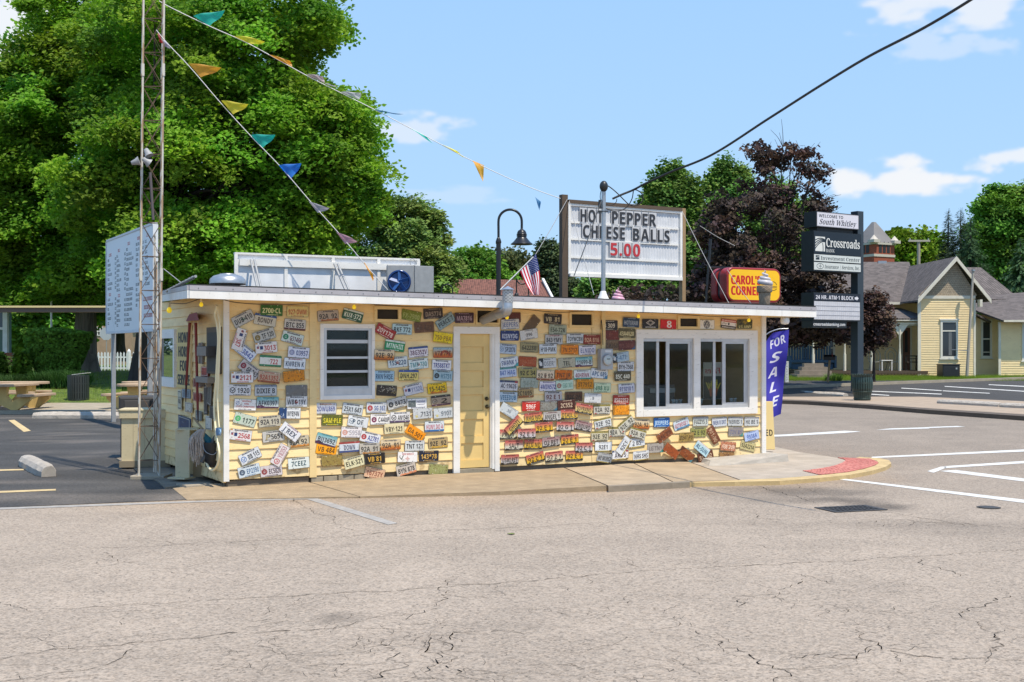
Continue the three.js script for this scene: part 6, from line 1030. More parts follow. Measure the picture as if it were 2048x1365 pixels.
{ // cabinet at the foot of the wall with a mop lying across
  const o = G(365, 958, 0.06), yaw = SD.yaw + 0.18, t = thing('storage_cabinet', 'cream plywood cabinet open towards the corner at the foot of the side wall', 'cabinet', o, 0.1);
  const pm = M.cream;
  part('front_panel', rbox(0.25, 0.68, 0.02, 0.004, 0, 0.36, 0).rotateY(-0.5), pm, t);
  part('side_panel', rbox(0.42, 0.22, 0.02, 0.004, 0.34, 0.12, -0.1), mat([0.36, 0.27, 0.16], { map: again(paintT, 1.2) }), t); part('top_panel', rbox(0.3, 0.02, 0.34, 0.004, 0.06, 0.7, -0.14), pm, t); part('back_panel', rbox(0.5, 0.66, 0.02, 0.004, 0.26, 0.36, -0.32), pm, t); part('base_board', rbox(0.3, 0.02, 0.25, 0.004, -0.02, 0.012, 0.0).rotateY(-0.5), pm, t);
  const mp = P(396, 868, 16.35), mo = thing('mop', 'grey string mop lying head down over the cabinet, blue can behind its strands', 'mop', mp); const r = mulberry(61), strands = [];
  for (let i = 0; i < 130; i++) { const a = rr(-0.11, 0.1, r), z = rr(-0.06, 0.08, r), l = rr(0.28, 0.46, r) * (1 - Math.abs(a) * 1.6), w = rr(-0.05, 0.05, r); strands.push(tube([V(a * 0.45 + 0.06, 0.06, z * 0.5), V(a * 0.9, -0.02 - Math.abs(a) * 0.3, z + 0.03), V(a * 1.15 + w * 0.5, -l * 0.55, z * 1.3 + 0.03), V(a + w * 0.8, -l, z * 1.1 + 0.02)], 0.0045, 8, 4)); }
  part('mop_strands', strands, mat([0.52, 0.45, 0.39], { roughness: 0.95 }), mo, 'stuff'); part('mop_handle', rod(V(0.06, 0.06, -0.02), V(-0.16, 0.2, -0.35), 0.014, 0.013), M.wood, mo);
  const ca = P(412, 881, 16.4), cn = thing('blue_can', 'turquoise blue cylinder lying tilted on top of the mop head', 'can', ca); part('can_body', lathe([[0, -0.125], [0.062, -0.125], [0.066, -0.118], [0.066, 0.118], [0.062, 0.125], [0, 0.125]], 24).rotateZ(0.82).rotateY(0.2), mat([0.01, 0.17, 0.24], { roughness: 0.45 }), cn); part('can_cap', lathe([[0, 0.126], [0.05, 0.126], [0.05, 0.14], [0, 0.14]], 20).rotateZ(0.82).rotateY(0.2), mat([0.02, 0.12, 0.18]), cn);
  const bp = P(425, 905, 16.3), bg = thing('black_bucket', 'black bucket with a dark leaning pipe behind the mop at the corner', 'bucket', bp); part('bucket_body', lathe([[0, -0.2], [0.1, -0.2], [0.13, 0.14], [0.124, 0.14], [0.095, -0.19], [0, -0.19]], 22), M.black, bg); part('pipe', rod(V(-0.14, -0.14, 0.05), V(0.12, 0.38, -0.05), 0.03, 0.03, 12), mat([0.08, 0.075, 0.07], { roughness: 0.5 }), bg); part('bucket_handle', tube([V(-0.12, 0.12, 0.06), V(-0.07, 0.02, 0.12), V(0.05, -0.02, 0.13), V(0.12, 0.12, 0.06)], 0.005, 20, 5), M.galv, bg);
  part('cabinet_leg', bb(0.28, 0.56, 0.0, 0.3, -0.05, -0.04), M.woodDark, t);
}
{ // yellow boarded bin enclosure, dark bin behind it
  const o = G(289, 934, 0.04), s = FPX / -o.z, w = 90 / s, h = 113 / s, t = thing('bin_enclosure', 'cream painted wooden bin box with overhanging lid board beside the lattice mast', 'bin box', V(o.x, 0.035, o.z), 0.16);
  const m = M.cream, n = 4; for (let i = 0; i < n; i++) part('board', bb(-w / 2 + i * w / n + 0.002, -w / 2 + (i + 1) * w / n - 0.002, 0.1, h - 0.12, -0.02, 0), m, t);
  part('side_wall', [bb(-w / 2, -w / 2 + 0.02, 0.1, h - 0.12, -0.55, -0.021), bb(w / 2 - 0.02, w / 2, 0.1, h - 0.12, -0.55, -0.021)], m, t); part('lid_band', [bb(-w / 2 - 0.03, w / 2 + 0.03, h - 0.119, h, -0.6, 0.035)], m, t); part('lid_top', bb(-w / 2 - 0.05, w / 2 + 0.05, h + 0.001, h + 0.02, -0.62, 0.05), m, t); part('plinth', bb(-w / 2 - 0.03, w / 2 + 0.04, 0, 0.1, -0.56, 0.03), mat([0.28, 0.22, 0.14], { map: again(paintT, 1) }), t);
  const p = G(276, 915, 0.03), b = thing('dark_bin', 'dark grey moulded bin with recessed panel behind the cream bin box', 'bin', V(p.x, 0.03, p.z), 0.16); const dk = mat([0.05, 0.045, 0.042], { roughness: 0.6, map: again(grime, 2) }), S = FPX / -p.z;
  part('bin_body', rbox(68 / S, 92 / S, 0.5, 0.03, 0, 46 / S, -0.2), dk, b); part('bin_lid', rbox(74 / S, 36 / S, 0.56, 0.04, 0, 104 / S, -0.2), dk, b); part('recessed_panel', rbox(50 / S, 20 / S, 0.02, 0.008, 0, 104 / S, 0.085), mat([0.075, 0.068, 0.062]), b);
}

// ---------------------------------------------------------------- car park on the left and what stands beyond it
{
  const stop = (label, a, b, w, h) => { const L = a.distanceTo(b), t = thing('parking_stop', label, 'parking stop', a.clone().lerp(b, 0.5), Math.atan2(-(b.z - a.z), b.x - a.x), 'concrete parking stops'); const r = mulberry(Math.round(L * 100)); const sec = [[0, -w / 2], [0, w / 2], [h * 0.5, w / 2], [h * 0.86, w * 0.34], [h, w * 0.16], [h, -w * 0.16], [h * 0.86, -w * 0.34], [h * 0.5, -w / 2]].reverse(); const g = new THREE.BufferGeometry(), n = 28, pos = [], uv = []; const ring = (i) => { const u = i / n, tp = Math.min(1, 0.72 + 0.28 * Math.min(1, 8 * Math.min(u, 1 - u))); return sec.map(([y, z]) => V((u - 0.5) * L, y * (0.5 + 0.5 * tp) + (y > 0.02 ? rr(-0.006, 0.006, r) : 0), z * tp + rr(-0.005, 0.005, r))); }; let prev = ring(0); const tri = (...q) => q.forEach((p) => { pos.push(p.x, p.y, p.z); uv.push(p.x + p.z, p.y + p.z); }); const m = sec.length; for (let k = 1; k + 1 < m; k++) tri(prev[0], prev[k], prev[k + 1]); for (let i = 1; i <= n; i++) { const c = ring(i); for (let k = 0; k < m; k++) { const k2 = (k + 1) % m; tri(prev[k], c[k], c[k2], prev[k], c[k2], prev[k2]); } prev = c; } for (let k = 1; k + 1 < m; k++) tri(prev[0], prev[k + 1], prev[k]); g.setAttribute('position', new THREE.Float32BufferAttribute(pos, 3)); g.setAttribute('uv', new THREE.Float32BufferAttribute(uv, 2)); g.computeVertexNormals(); part('block', g, mat([0.56, 0.5, 0.43], { map: again(concreteT, 0.9), bumpMap: again(concreteT, 0.9), bumpScale: 0.02, roughness: 0.95, side: THREE.DoubleSide }), t); };
  stop('weathered concrete parking stop lying alone on the dark asphalt', G(50, 930, 0.01), G(97, 954, 0.01), 0.28, 0.18);
  stop('long pale concrete parking stop lying along the edge before the litter bin', G(68, 837, 0.01), G(242, 837, 0.01), 0.4, 0.18);
  stop('low concrete stop lying along the far pavement edge, longest at the right', G(1880, 807, 0.1), G(2003, 814, 0.1), 0.35, 0.14); stop('low concrete stop at the right edge beyond the far pavement', G(2005, 814.5, 0.1), G(2110, 820, 0.1), 0.35, 0.14); stop('low concrete stop left of the flared litter bin across the street', G(1597, 788.5, 0.1), G(1692, 793.5, 0.1), 0.35, 0.14);
  { const vp = G(1978, 1016, 0), v = thing('valve_cover', 'small dark round iron cover set in the street right of the drain', 'cover', vp); part('lid', lathe([[0, 0.004], [0.12, 0.004], [0.12, 0.01], [0.1, 0.012], [0, 0.012]], 24), M.iron, v); part('collar', new THREE.RingGeometry(0.121, 0.14, 28).rotateX(-Math.PI / 2).translate(0, 0.0045, 0), M.membrane, v); const lf = part('fallen_leaf', quadGrid((a, b) => V((a - 0.5) * 0.06 * Math.sin(Math.PI * clamp(b, 0.06, 0.94)), 0.006 + 0.012 * Math.abs(a - 0.5), (b - 0.5) * 0.085), 4, 6), mat([0.14, 0.18, 0.03], { side: THREE.DoubleSide })); lf.position.copy(G(1022, 1070, 0)); lf.rotation.y = 1.1; tag(lf, 'single green leaf lying on the street in front of the door', 'leaf'); }
  // picnic tables of concrete
  const tabM = mat([0.5, 0.36, 0.24], { map: again(concreteT, 0.9), roughness: 0.85 }), legM = mat([0.72, 0.5, 0.18], { map: again(grime, 1.5), roughness: 0.8 });
  const mk = (label, x, z, yaw) => { const t = thing('picnic_table', label, 'picnic table', V(x, 0.125, z), yaw, 'concrete picnic tables at the edge of the lawn');
    const slab = (w, d, y, px, pz) => new THREE.ExtrudeGeometry((() => { const s = new THREE.Shape(), r = d * 0.42; s.moveTo(-w / 2 + r, -d / 2); s.lineTo(w / 2 - r, -d / 2); s.absarc(w / 2 - r, 0, d / 2, -Math.PI / 2, Math.PI / 2); s.lineTo(-w / 2 + r, d / 2); s.absarc(-w / 2 + r, 0, d / 2, Math.PI / 2, 1.5 * Math.PI); return s; })(), { depth: 0.05, bevelEnabled: true, bevelSize: 0.012, bevelThickness: 0.012, bevelSegments: 2, curveSegments: 10 }).rotateX(-Math.PI / 2).translate(px, y, pz);
    part('table_top', slab(2.0, 0.85, 0.7, 0, 0), tabM, t); for (const s of [-1, 1]) part('bench_seat', slab(1.75, 0.36, 0.4, 0, s * 0.78), tabM, t);
    for (const s of [-1, 1]) { const x = s * 0.55, half = [[0.7, 0.2], [0.7, -0.2], [0.42, -0.15], [0.24, -0.32], [0.4, -0.66], [0.4, -0.9], [0.3, -0.9], [0.0, -0.5], [0.0, -0.3], [0.14, 0], [0.0, 0.3], [0.0, 0.5], [0.3, 0.9], [0.4, 0.9], [0.4, 0.66], [0.24, 0.32], [0.42, 0.15]]; part('leg_frame', prism(half.slice().reverse(), x - 0.06, x + 0.06), legM, t); } return t; };
  const A = P(-25, 829, 34.6), B = P(40, 829, 34.9);
  mk('concrete picnic table at the left edge of the picture, nearest the litter bin', P(24, 800, 35.2).x, -35.2, 1.45);
  mk('concrete picnic table cut by the left edge, set back behind the nearer one', P(28, 800, 37.4).x, -37.4, 0.05);
  mk('concrete picnic table behind the menu board post and the bin box', P(288, 800, 35.6).x, -35.6, 1.3);
  mk('concrete picnic table farthest back behind the lattice mast', P(312, 800, 37.6).x, -37.6, 0.05);
  // litter bin of steel slats
  const litter = (label, pos, R, H, flare, m, group) => { const t = thing('litter_bin', label, 'litter bin', pos, 0, group); const n = 26; for (let i = 0; i < n; i++) { const a = i / n * 6.2832, c = Math.cos(a), s = Math.sin(a), q = (y, k) => V(c * R * k, y, s * R * k), w = R * 0.085; const prof = flare ? [[0, 0.78], [H * 0.2, 0.84], [H * 0.45, 1.0], [H * 0.7, 1.02], [H * 0.88, 0.94], [H, 1.06]] : [[0, 1], [H * 0.5, 1], [H, 1]]; const pos2 = []; const sd = V(-s * w, 0, c * w); const F = []; for (let k = 0; k + 1 < prof.length; k++) { const p = q(...prof[k]), e = q(...prof[k + 1]), inn = V(c * 0.012, 0, s * 0.012); F.push(hull8([p.clone().sub(sd), p.clone().add(sd), p.clone().add(sd).sub(inn), p.clone().sub(sd).sub(inn)], [e.clone().sub(sd), e.clone().add(sd), e.clone().add(sd).sub(inn), e.clone().sub(sd).sub(inn)])); } part('slat', F, m, t); }
    for (const y of [0.06, H * 0.33, H * 0.66, H - 0.03]) part('hoop', new THREE.TorusGeometry(R * (flare ? 0.8 + 0.2 * Math.sin(y / H * 2.6) : 0.97), 0.012, 6, 40).rotateX(Math.PI / 2).translate(0, y, 0), m, t); part('liner', lathe([[0, 0.04], [R * 0.74, 0.04], [R * (flare ? 0.86 : 0.88), H - 0.06], [R * 0.8, H - 0.06], [R * 0.7, 0.1], [0, 0.1]], 26), M.dark, t); return t; };
  const blackish = mat([0.03, 0.036, 0.033], { roughness: 0.45 });
  const lb = litter('dark slatted round litter bin with a white sheet on it, on the lawn edge', atDepth(156, 39.2).setY(0.2), 0.345, 0.86, false, blackish); part('white_sheet', bx(0.5, 0.012, 0.4).rotateZ(0.12).translate(0.1, 0.9, 0), M.white, lb);
  litter('green slatted flared litter bin on the far pavement below the tall bank sign', V(P(1725, 810, 41.8).x, 0.1, -41.8), 0.36, 0.94, true, mat([0.025, 0.05, 0.042], { roughness: 0.42 }));
  // drive-in canopy beam and its post
  const ca = thing('overhead_beam', 'long thin beam with cream top rail reaching in high from the left', 'beam', V(-14, 3.07, -35.2)); part('beam', bb(-9, 2.9, -0.1, 0.018, 1.5, 1.98), mat([0.14, 0.1, 0.07]), ca); part('top_rail', bb(-9, 2.95, 0.022, 0.075, 1.45, 2.03), mat([0.7, 0.56, 0.26]), ca);
  const cp = P(102, 658, 31); part('post', rod(V(-8.5, -3, 1.7), V(-8.5, -0.1, 1.7), 0.06), M.galvDull, ca); const wp = P(102, 740, 49), pole = thing('white_pole', 'slim white pole rising behind the clipped hedge past the overhead beam', 'pole', V(wp.x, 0.7, wp.z)); part('pole_shaft', rod(V(0, 0, 0), V(0, P(102, 603, 49).y - 0.7, 0), 0.05, 0.045), M.white, pole); part('pole_cap', new THREE.SphereGeometry(0.06, 10, 8).translate(0, P(102, 603, 49).y - 0.69, 0), M.white, pole);
}
{ // picket fence
  const a = onGround(184, 743), b = onGround(330, 748); a.z = -67; b.z = -66; a.x = P(184, 743, 67).x; b.x = P(330, 743, 66).x; const y0 = 0.52, t = thing('picket_fence', 'white picket fence across the lawn between the tree trunks', 'fence', V(a.x, y0, a.z), Math.atan2(-(b.z - a.z), b.x - a.x)); const Ln = a.distanceTo(b), s = new THREE.Shape(); s.moveTo(-0.045, 0); s.lineTo(0.045, 0); s.lineTo(0.05, 1.14); s.lineTo(0, 1.24); s.lineTo(-0.05, 1.14); const g = new THREE.ExtrudeGeometry(s, { depth: 0.02, bevelEnabled: false });
  const wm = mat([0.8, 0.8, 0.8], { roughness: 0.55 }); const n = Math.floor(Ln / 0.2); for (let i = 0; i < n; i++) { const m = part('picket', g, wm, t); m.position.set(i * 0.2, 0.02, 0); } for (const y of [0.3, 0.92]) part('rail', bb(-0.05, Ln, y, y + 0.08, -0.045, -0.002), wm, t); for (let x = -0.1; x < Ln; x += 2.4) part('post', [bb(x - 0.07, x + 0.07, -0.1, 1.3, -0.1, 0.04), new THREE.ConeGeometry(0.1, 0.14, 4).rotateY(Math.PI / 4).translate(x, 1.37, -0.03)], wm, t);
}

// ---------------------------------------------------------------- bank pylon sign across the side street
{
  const d = 47, yaw = 0.585, pc = P(1716, 790, d), F = new Frame(V(pc.x, 0, pc.z), yaw), cs = Math.cos(yaw);
  const t = thing('bank_pylon_sign', 'tall dark pylon sign with stacked bank sign boxes across the side street', 'sign', V(pc.x, 0, pc.z), yaw);
  const hx = (px, py) => F.hit(px, py, 0.31)[0], hy = (px, py) => F.hit(px, py, 0.31)[1];
  const dk = mat([0.011, 0.015, 0.019], { roughness: 0.5, map: again(grime, 1) }), dep = 0.62;
  const box = (name, x0, x1, ya, yb, m = dk) => part(name, bb(x0, x1, ya, yb, -dep / 2, dep / 2), m, t);
  const topY = hy(1720, 424), postM = mat([0.03, 0.042, 0.055], { roughness: 0.45 });
  const p0 = F.hit(1716, 600, 0.13)[0], p1 = F.hit(1727.5, 600, 0.13)[0]; part('post', bb(p0, p1, 0, topY + 0.06, -0.22, 0.13), postM, t); part('base', bb(p0 - 0.5, p1 + 0.25, 0, 0.22, -0.5, 0.4), mat([0.05, 0.06, 0.07]), t);
  const facem = (w, h, draw) => mat(0xffffff, { roughness: 0.4, map: canvasTex(512, Math.round(512 * h / w), draw) });
  const panel = (x0, x1, ya, yb, draw, m) => { const w = x1 - x0, h = yb - ya; part('sign_face', face(w, h, (x0 + x1) / 2, (ya + yb) / 2, dep / 2 + 0.012), facem(w, h, draw), t); };
  { const x0 = hx(1634, 440), x1 = hx(1717, 440), yb = (hy(1634, 423.5) + hy(1717, 432)) / 2, ya = (hy(1634, 453) + hy(1717, 458)) / 2; box('sign_box', x0 - 0.03, x1 + 0.03, ya - 0.03, yb + 0.03); panel(x0, x1, ya, yb, (x, w, h) => { x.fillStyle = '#d5d2d8'; x.fillRect(0, 0, w, h); fitText(x, 'WELCOME TO', 172, h * 0.25, 300, h * 0.23, SANSB, '#26242c'); fitText(x, 'South Whitley', w / 2 - 4, h * 0.66, 450, h * 0.4, 'italic bold SIZE serif', '#221e28', 0.12); x.strokeStyle = '#b9b6bc'; x.lineWidth = 6; x.strokeRect(3, 3, w - 6, h - 6); }); part('sign_neck', bb(x0 + 0.15, x1 - 0.2, ya - 0.2, ya - 0.03, -0.2, 0.2), M.dark, t); }
  { const x0 = hx(1628, 500), x1 = hx(1721.5, 500), yb = (hy(1628, 463) + hy(1721, 470)) / 2, y2 = (hy(1628, 510) + hy(1721, 513)) / 2, ya = (hy(1628, 541) + hy(1721, 543)) / 2; box('sign_box', x0 - 0.02, x1 + 0.04, ya - 0.05, yb + 0.03);
    panel(x0, x1, y2 + 0.02, yb, (x, w, h) => { x.fillStyle = '#151d27'; x.fillRect(0, 0, w, h); x.fillStyle = '#d6d6cf'; x.fillRect(14, h * 0.22, 104, h * 0.66); x.strokeStyle = '#151d27'; x.lineWidth = 7; for (let i = 0; i < 4; i++) { x.beginPath(); x.moveTo(8, h * (0.42 + i * 0.13)); x.quadraticCurveTo(60, h * (0.2 + i * 0.06), 122, h * (0.36 + i * 0.03)); x.stroke(); } x.beginPath(); x.moveTo(92, h * 0.5); x.quadraticCurveTo(100, h * 0.7, 96, h * 0.9); x.stroke(); fitText(x, 'Crossroads', 316, h * 0.46, 376, h * 0.4, SERIFB, '#dddcd4'); fitText(x, 'BANK', 174, h * 0.82, 94, h * 0.15, SERIF, '#dddcd4'); });
    const yi = y2 - (y2 - ya) * 0.46, pale = '#c9cdc8'; panel(x0, x1, yi + 0.02, y2, (x, w, h) => { x.fillStyle = pale; x.fillRect(0, 0, w, h); x.fillStyle = '#232a30'; x.fillRect(18, h * 0.16, 40, h * 0.66); x.strokeStyle = pale; x.lineWidth = 4; x.beginPath(); x.moveTo(18, h * 0.6); x.quadraticCurveTo(36, h * 0.3, 58, h * 0.4); x.stroke(); fitText(x, 'Investment Center', 286, h * 0.52, 430, h * 0.56, SERIFB, '#31383a'); });
    panel(x0, x1, ya, yi - 0.03, (x, w, h) => { x.fillStyle = pale; x.fillRect(0, 0, w, h); x.strokeStyle = '#2a3032'; x.lineWidth = 4; x.beginPath(); x.ellipse(66, h / 2, 36, h * 0.34, 0, 0, 7); x.moveTo(50, h / 2); x.lineTo(84, h / 2); x.moveTo(68, h * 0.25); x.lineTo(66, h * 0.75); x.stroke(); fitText(x, 'Insurance | Services, Inc.', 306, h * 0.52, 390, h * 0.5, 'italic bold SIZE serif', '#31383a'); }); }
  { const x0 = hx(1628, 610), x1 = hx(1720, 610), yb = (hy(1628, 587) + hy(1720, 588.5)) / 2, ya = hy(1675, 640), ym = hy(1675, 603); box('sign_box', x0 - 0.02, x1 + 0.04, ya - 0.05, yb + 0.02);
    panel(x0, x1, ym, yb, (x, w, h) => { x.fillStyle = '#191d2a'; x.fillRect(0, 0, w, h); fitText(x, '24 HR. ATM·1 BLOCK', 228, h * 0.54, 420, h * 0.52, SANSB, '#d8d6da'); x.fillStyle = '#d8d6da'; x.beginPath(); x.moveTo(452, h * 0.38); x.lineTo(474, h * 0.38); x.lineTo(474, h * 0.22); x.lineTo(498, h * 0.54); x.lineTo(474, h * 0.84); x.lineTo(474, h * 0.7); x.lineTo(452, h * 0.7); x.fill(); });
    const lb = mat([0.6, 0.6, 0.63], { roughness: 0.5, map: again(grime, 1) }); part('letter_sheet', bb(x0 + 0.01, x1 - 0.01, ya, ym - 0.02, dep / 2 + 0.004, dep / 2 + 0.014), lb, t); for (let i = 1; i < 4; i++) part('letter_track', bb(x0 + 0.02, x1 - 0.02, lerp(ya, ym, i / 4) - 0.012, lerp(ya, ym, i / 4) + 0.012, dep / 2 + 0.014, dep / 2 + 0.026), mat([0.45, 0.45, 0.48]), t); for (let i = 1; i < 22; i++) part('letter_groove', bb(lerp(x0, x1, i / 22) - 0.006, lerp(x0, x1, i / 22) + 0.006, ya, ym - 0.03, dep / 2 + 0.0142, dep / 2 + 0.018), mat([0.5, 0.5, 0.53]), t);
    const xw = hx(1694, 645); part('web_strip', bb(x0 - 0.01, xw + 0.05, ya - 0.32, ya - 0.06, -0.3, dep / 2 - 0.05), M.black, t); part('sign_face', face(xw - x0, 0.2, (x0 + xw) / 2, ya - 0.18, dep / 2 - 0.044), facem(xw - x0, 0.2, (x, w, h) => { x.fillStyle = '#14161a'; x.fillRect(0, 0, w, h); fitText(x, 'crossroadsbanking.com', w / 2, h * 0.5, w * 0.97, h * 0.6, SANSB, '#d9d9d9'); }), t); }
}
{ // feather banner and the cream block with letters beside the shop
  const d = 24, t = thing('feather_banner', 'blue feather banner with FOR SALE in white letters behind the right end of the shop', 'banner', P(1545, 850, d).setY(0)); const q = (px, py) => P(px, py, d).sub(t.position);
  const left = (v) => [lerp(1521, 1527, v) + 26 * Math.pow(1 - v, 9), lerp(672, 842, v) - 6 * Math.pow(1 - v, 5)], right = (v) => [lerp(1578, 1563, v), lerp(660, 829, v)];
  const tex = canvasTex(300, 1024, (x, w, h) => { x.fillStyle = '#3a33ac'; x.fillRect(0, 0, w, h); x.save(); x.translate(166, 118); x.rotate(-0.28); fitText(x, 'FOR', 0, 0, 190, 110, SANSB, '#e6e3ee'); x.restore(); ['S', 'A', 'L', 'E'].forEach((c, i) => fitText(x, c, [148, 142, 140, 160][i], 300 + i * 178, 128, 122, 'italic bold SIZE sans-serif', '#e6e3ee')); });
  part('cloth', quadGrid((u, v) => { const a = left(1 - v), b = right(1 - v), p = q(lerp(a[0], b[0], u), lerp(a[1], b[1], u)); p.z += 0.05 * Math.sin(u * 5 + v * 3) + 0.03 * Math.sin(v * 11); return p; }, 10, 36), new THREE.MeshPhysicalMaterial({ map: tex, roughness: 0.7, side: THREE.DoubleSide, transmission: 0.2, thickness: 0 }), t);
  part('pole', tube([q(1522, 905), q(1522, 800), q(1521, 700), q(1530, 672), q(1556, 659), q(1577, 658)], 0.012, 30, 6), M.galv, t);
  const o = G(1528, 900, 0.1), s = FPX / -o.z, b = thing('lettered_block', 'cream tapered board with black letters ED standing behind the right corner post', 'board', V(o.x, 0.1, o.z), 0.12);
  part('board', hull8([V(-0.3, 0, 0.03), V(0.2, 0, 0.03), V(0.2, 0, -0.09), V(-0.3, 0, -0.09)], [V(-0.28, 0.87, 0.0), V(0.165, 0.87, 0), V(0.165, 0.87, -0.07), V(-0.28, 0.87, -0.07)]), M.siding, b);
  part('board_face', quadGrid((u, v) => V(lerp(-0.29, lerp(0.195, 0.165, v), u), 0.01 + v * 0.85, 0.036 - v * 0.03), 1, 1), mat(0xffffff, { roughness: 0.6, map: canvasTex(256, 480, (x, w, h) => { x.fillStyle = '#e4cd92'; x.fillRect(0, 0, w, h); fitText(x, 'P', 172, 130, 34, 60, SANSB, '#2a2622'); fitText(x, 'ED', 205, 312, 78, 66, SANSB, '#2a2622'); }) }), b);
}

// ---------------------------------------------------------------- yellow house
{
  const D = 57, S = FPX / D, X = (px) => (px - CX) / S, Y = (py, d = D) => EYE + (HOR - py) * d / FPX; const gy = Y(753);
  const X2 = (px, d) => (px - CX) / FPX * d;
  const t = thing('yellow_house', 'pale yellow clapboard house with grey shingle roof and porch across the side street', 'house', V(0, 0, -D));
  const hw = mat([0.95, 0.73, 0.4], { map: again(paintT, 0.5, 1), roughness: 0.65 }), trim = mat([0.8, 0.74, 0.6], { map: again(grime, 1) });
  const lap = (x0, x1, y0, y1, clipF) => { const pts = []; const rv = 0.115; const gs = []; for (let y = y0; y < y1 - 0.01; y += rv) { const b = Math.min(y + rv, y1); gs.push(prism([[y, -0.02], [b, -0.02], [b, 0.004], [y, 0.022]], x0, x1)); } return gs; };
  const roofTex = dataTex(512, (u, v, i, j) => { const row = Math.floor(v * 32), c = hash2(Math.floor(u * 24 + (row % 2) * 0.5), row, 91), f = (v * 32) % 1; const e = f < 0.2 ? 0.42 : 1; return (0.6 + 0.4 * c + 0.2 * (fbm(u * 8, v * 8, 93, 4, 8) - 0.5)) * e; });
  const rm = mat([0.17, 0.142, 0.13], { map: again(roofTex, 0.22), bumpMap: again(roofTex, 0.22), bumpScale: 0.02, roughness: 0.95 });
  const quad = (a, b, c, d, th = 0.08) => { const g = hull8([a, b, c, d].map((p) => p.clone().add(V(0, -th, 0))), [a, b, c, d]); return g; };
  // gable wing
  const gx0 = X(1838), gx1 = X(1950), ey = Y(600), ax = X(1909), ay = Y(519);
  part('wing_wall', lap(gx0, gx1, gy - 0.2, ey + 0.05), hw, t);
  part('gable_board', bb(gx0 - 0.02, gx1 + 0.02, ey + 0.05, ey + 0.2, -0.02, 0.05), trim, t);
  const scal = dataTex(256, (u, v) => { const r = v * 10, row = Math.floor(r), x = (u * 10 + (row % 2) * 0.5) % 1 - 0.5, f = r % 1; const k = f < 0.5 ? Math.sqrt(Math.max(0, 0.25 - x * x)) : 0.5; return f < 0.5 - k + 0.08 && f < 0.5 ? 0.45 : 0.8 + 0.2 * hash2(Math.floor(u * 10 + (row % 2) * 0.5), row, 5); });
  { const s = new THREE.Shape(); const gxm = gx1 + 0.12; s.moveTo(gx0, ey + 0.2); s.lineTo(gxm, ey + 0.2); s.lineTo(ax, ay - 0.02); s.closePath(); part('gable_shingles', new THREE.ExtrudeGeometry(s, { depth: 0.03, bevelEnabled: false }).translate(0, 0, -0.02), mat([0.46, 0.37, 0.26], { map: again(scal, 1.1), bumpMap: again(scal, 1.1), bumpScale: 0.03, roughness: 0.85 }), t); }
  const ov = 0.3, back = -9, re = X(1978);
  part('wing_roof', [quad(V(ax, ay + 0.12, ov), V(gx0 - 0.12, ey - 0.02, ov), V(gx0 - 0.12, ey - 0.02, back), V(ax, ay + 0.12, back)), quad(V(ax, ay + 0.12, ov), V(ax, ay + 0.12, back), V(re, ey - 0.02, back), V(re, ey - 0.02, ov))], rm, t);
  const bargeL = (xa, ya, xb, yb) => hull8([V(xa, ya - 0.2, ov - 0.02), V(xb, yb - 0.2, ov - 0.02), V(xb, yb - 0.2, ov + 0.04), V(xa, ya - 0.2, ov + 0.04)], [V(xa, ya + 0.02, ov - 0.02), V(xb, yb + 0.02, ov - 0.02), V(xb, yb + 0.02, ov + 0.04), V(xa, ya + 0.02, ov + 0.04)]);
  part('barge_board', bargeL(gx0 - 0.14, ey, ax, ay + 0.1), trim, t); part('barge_board', bargeL(ax, ay + 0.1, re, ey), trim, t); part('eave_bracket', bb(X(1955), X(1960), ey - 0.35, ey, 0.0, 0.35), trim, t);
  part('corner_trim', bb(gx0 - 0.05, gx0 + 0.1, gy - 0.2, ey, -0.02, 0.04), trim, t); part('corner_trim', bb(gx1 - 0.06, gx1 + 0.04, gy - 0.2, ey, -0.02, 0.04), trim, t);
  const win = (px0, px1, py0, py1, z, d, kind) => { const w = new THREE.Group(); w.name = 'window'; t.add(w); const s = FPX / d, x0 = (px0 - CX) / s, x1 = (px1 - CX) / s, y0 = EYE + (HOR - py1) / s, y1 = EYE + (HOR - py0) / s, f = 0.1; part('window_frame', [bb(x0, x0 + f, y0, y1, z + 0.005, z + 0.06), bb(x1 - f, x1, y0, y1, z + 0.005, z + 0.06), bb(x0 + f, x1 - f, y0, y0 + f, z + 0.005, z + 0.06), bb(x0 + f, x1 - f, y1 - f, y1, z + 0.005, z + 0.06), bb(x0 - 0.05, x1 + 0.05, y1, y1 + 0.07, z + 0.005, z + 0.09), bb(x0 - 0.05, x1 + 0.05, y0 - 0.06, y0, z + 0.005, z + 0.08)], mat([0.72, 0.68, 0.58]), w);
    const ym = kind === 'tall' ? lerp(y0, y1, 0.5) : lerp(y0, y1, 0.72); part('sash_bar', [bb(x0 + f, x1 - f, ym - 0.03, ym + 0.03, z + 0.015, z + 0.05), ...(kind === 'tall' ? [bb(x0 + f, x1 - f, lerp(y0, y1, 0.14), lerp(y0, y1, 0.16), z + 0.015, z + 0.04)] : [])], mat([0.72, 0.68, 0.58]), w);
    part('window_pane', bb(x0 + f, x1 - f, y0 + f, y1 - f, z + 0.024, z + 0.028), phys([0.035, 0.04, 0.045], { roughness: 0.05 }), w); if (kind !== 'tall') part('curtain', quadGrid((u, v) => V(lerp(x0 + 0.4, x1 - 0.3, u) , lerp(y0 + f + 0.05, ym, v), z + 0.032 + 0.006 * Math.sin(u * 40)), 40, 2), mat([0.3, 0.3, 0.29], { side: THREE.DoubleSide }), w); };
  win(1881, 1916, 641, 717, 0, D, 'wide');
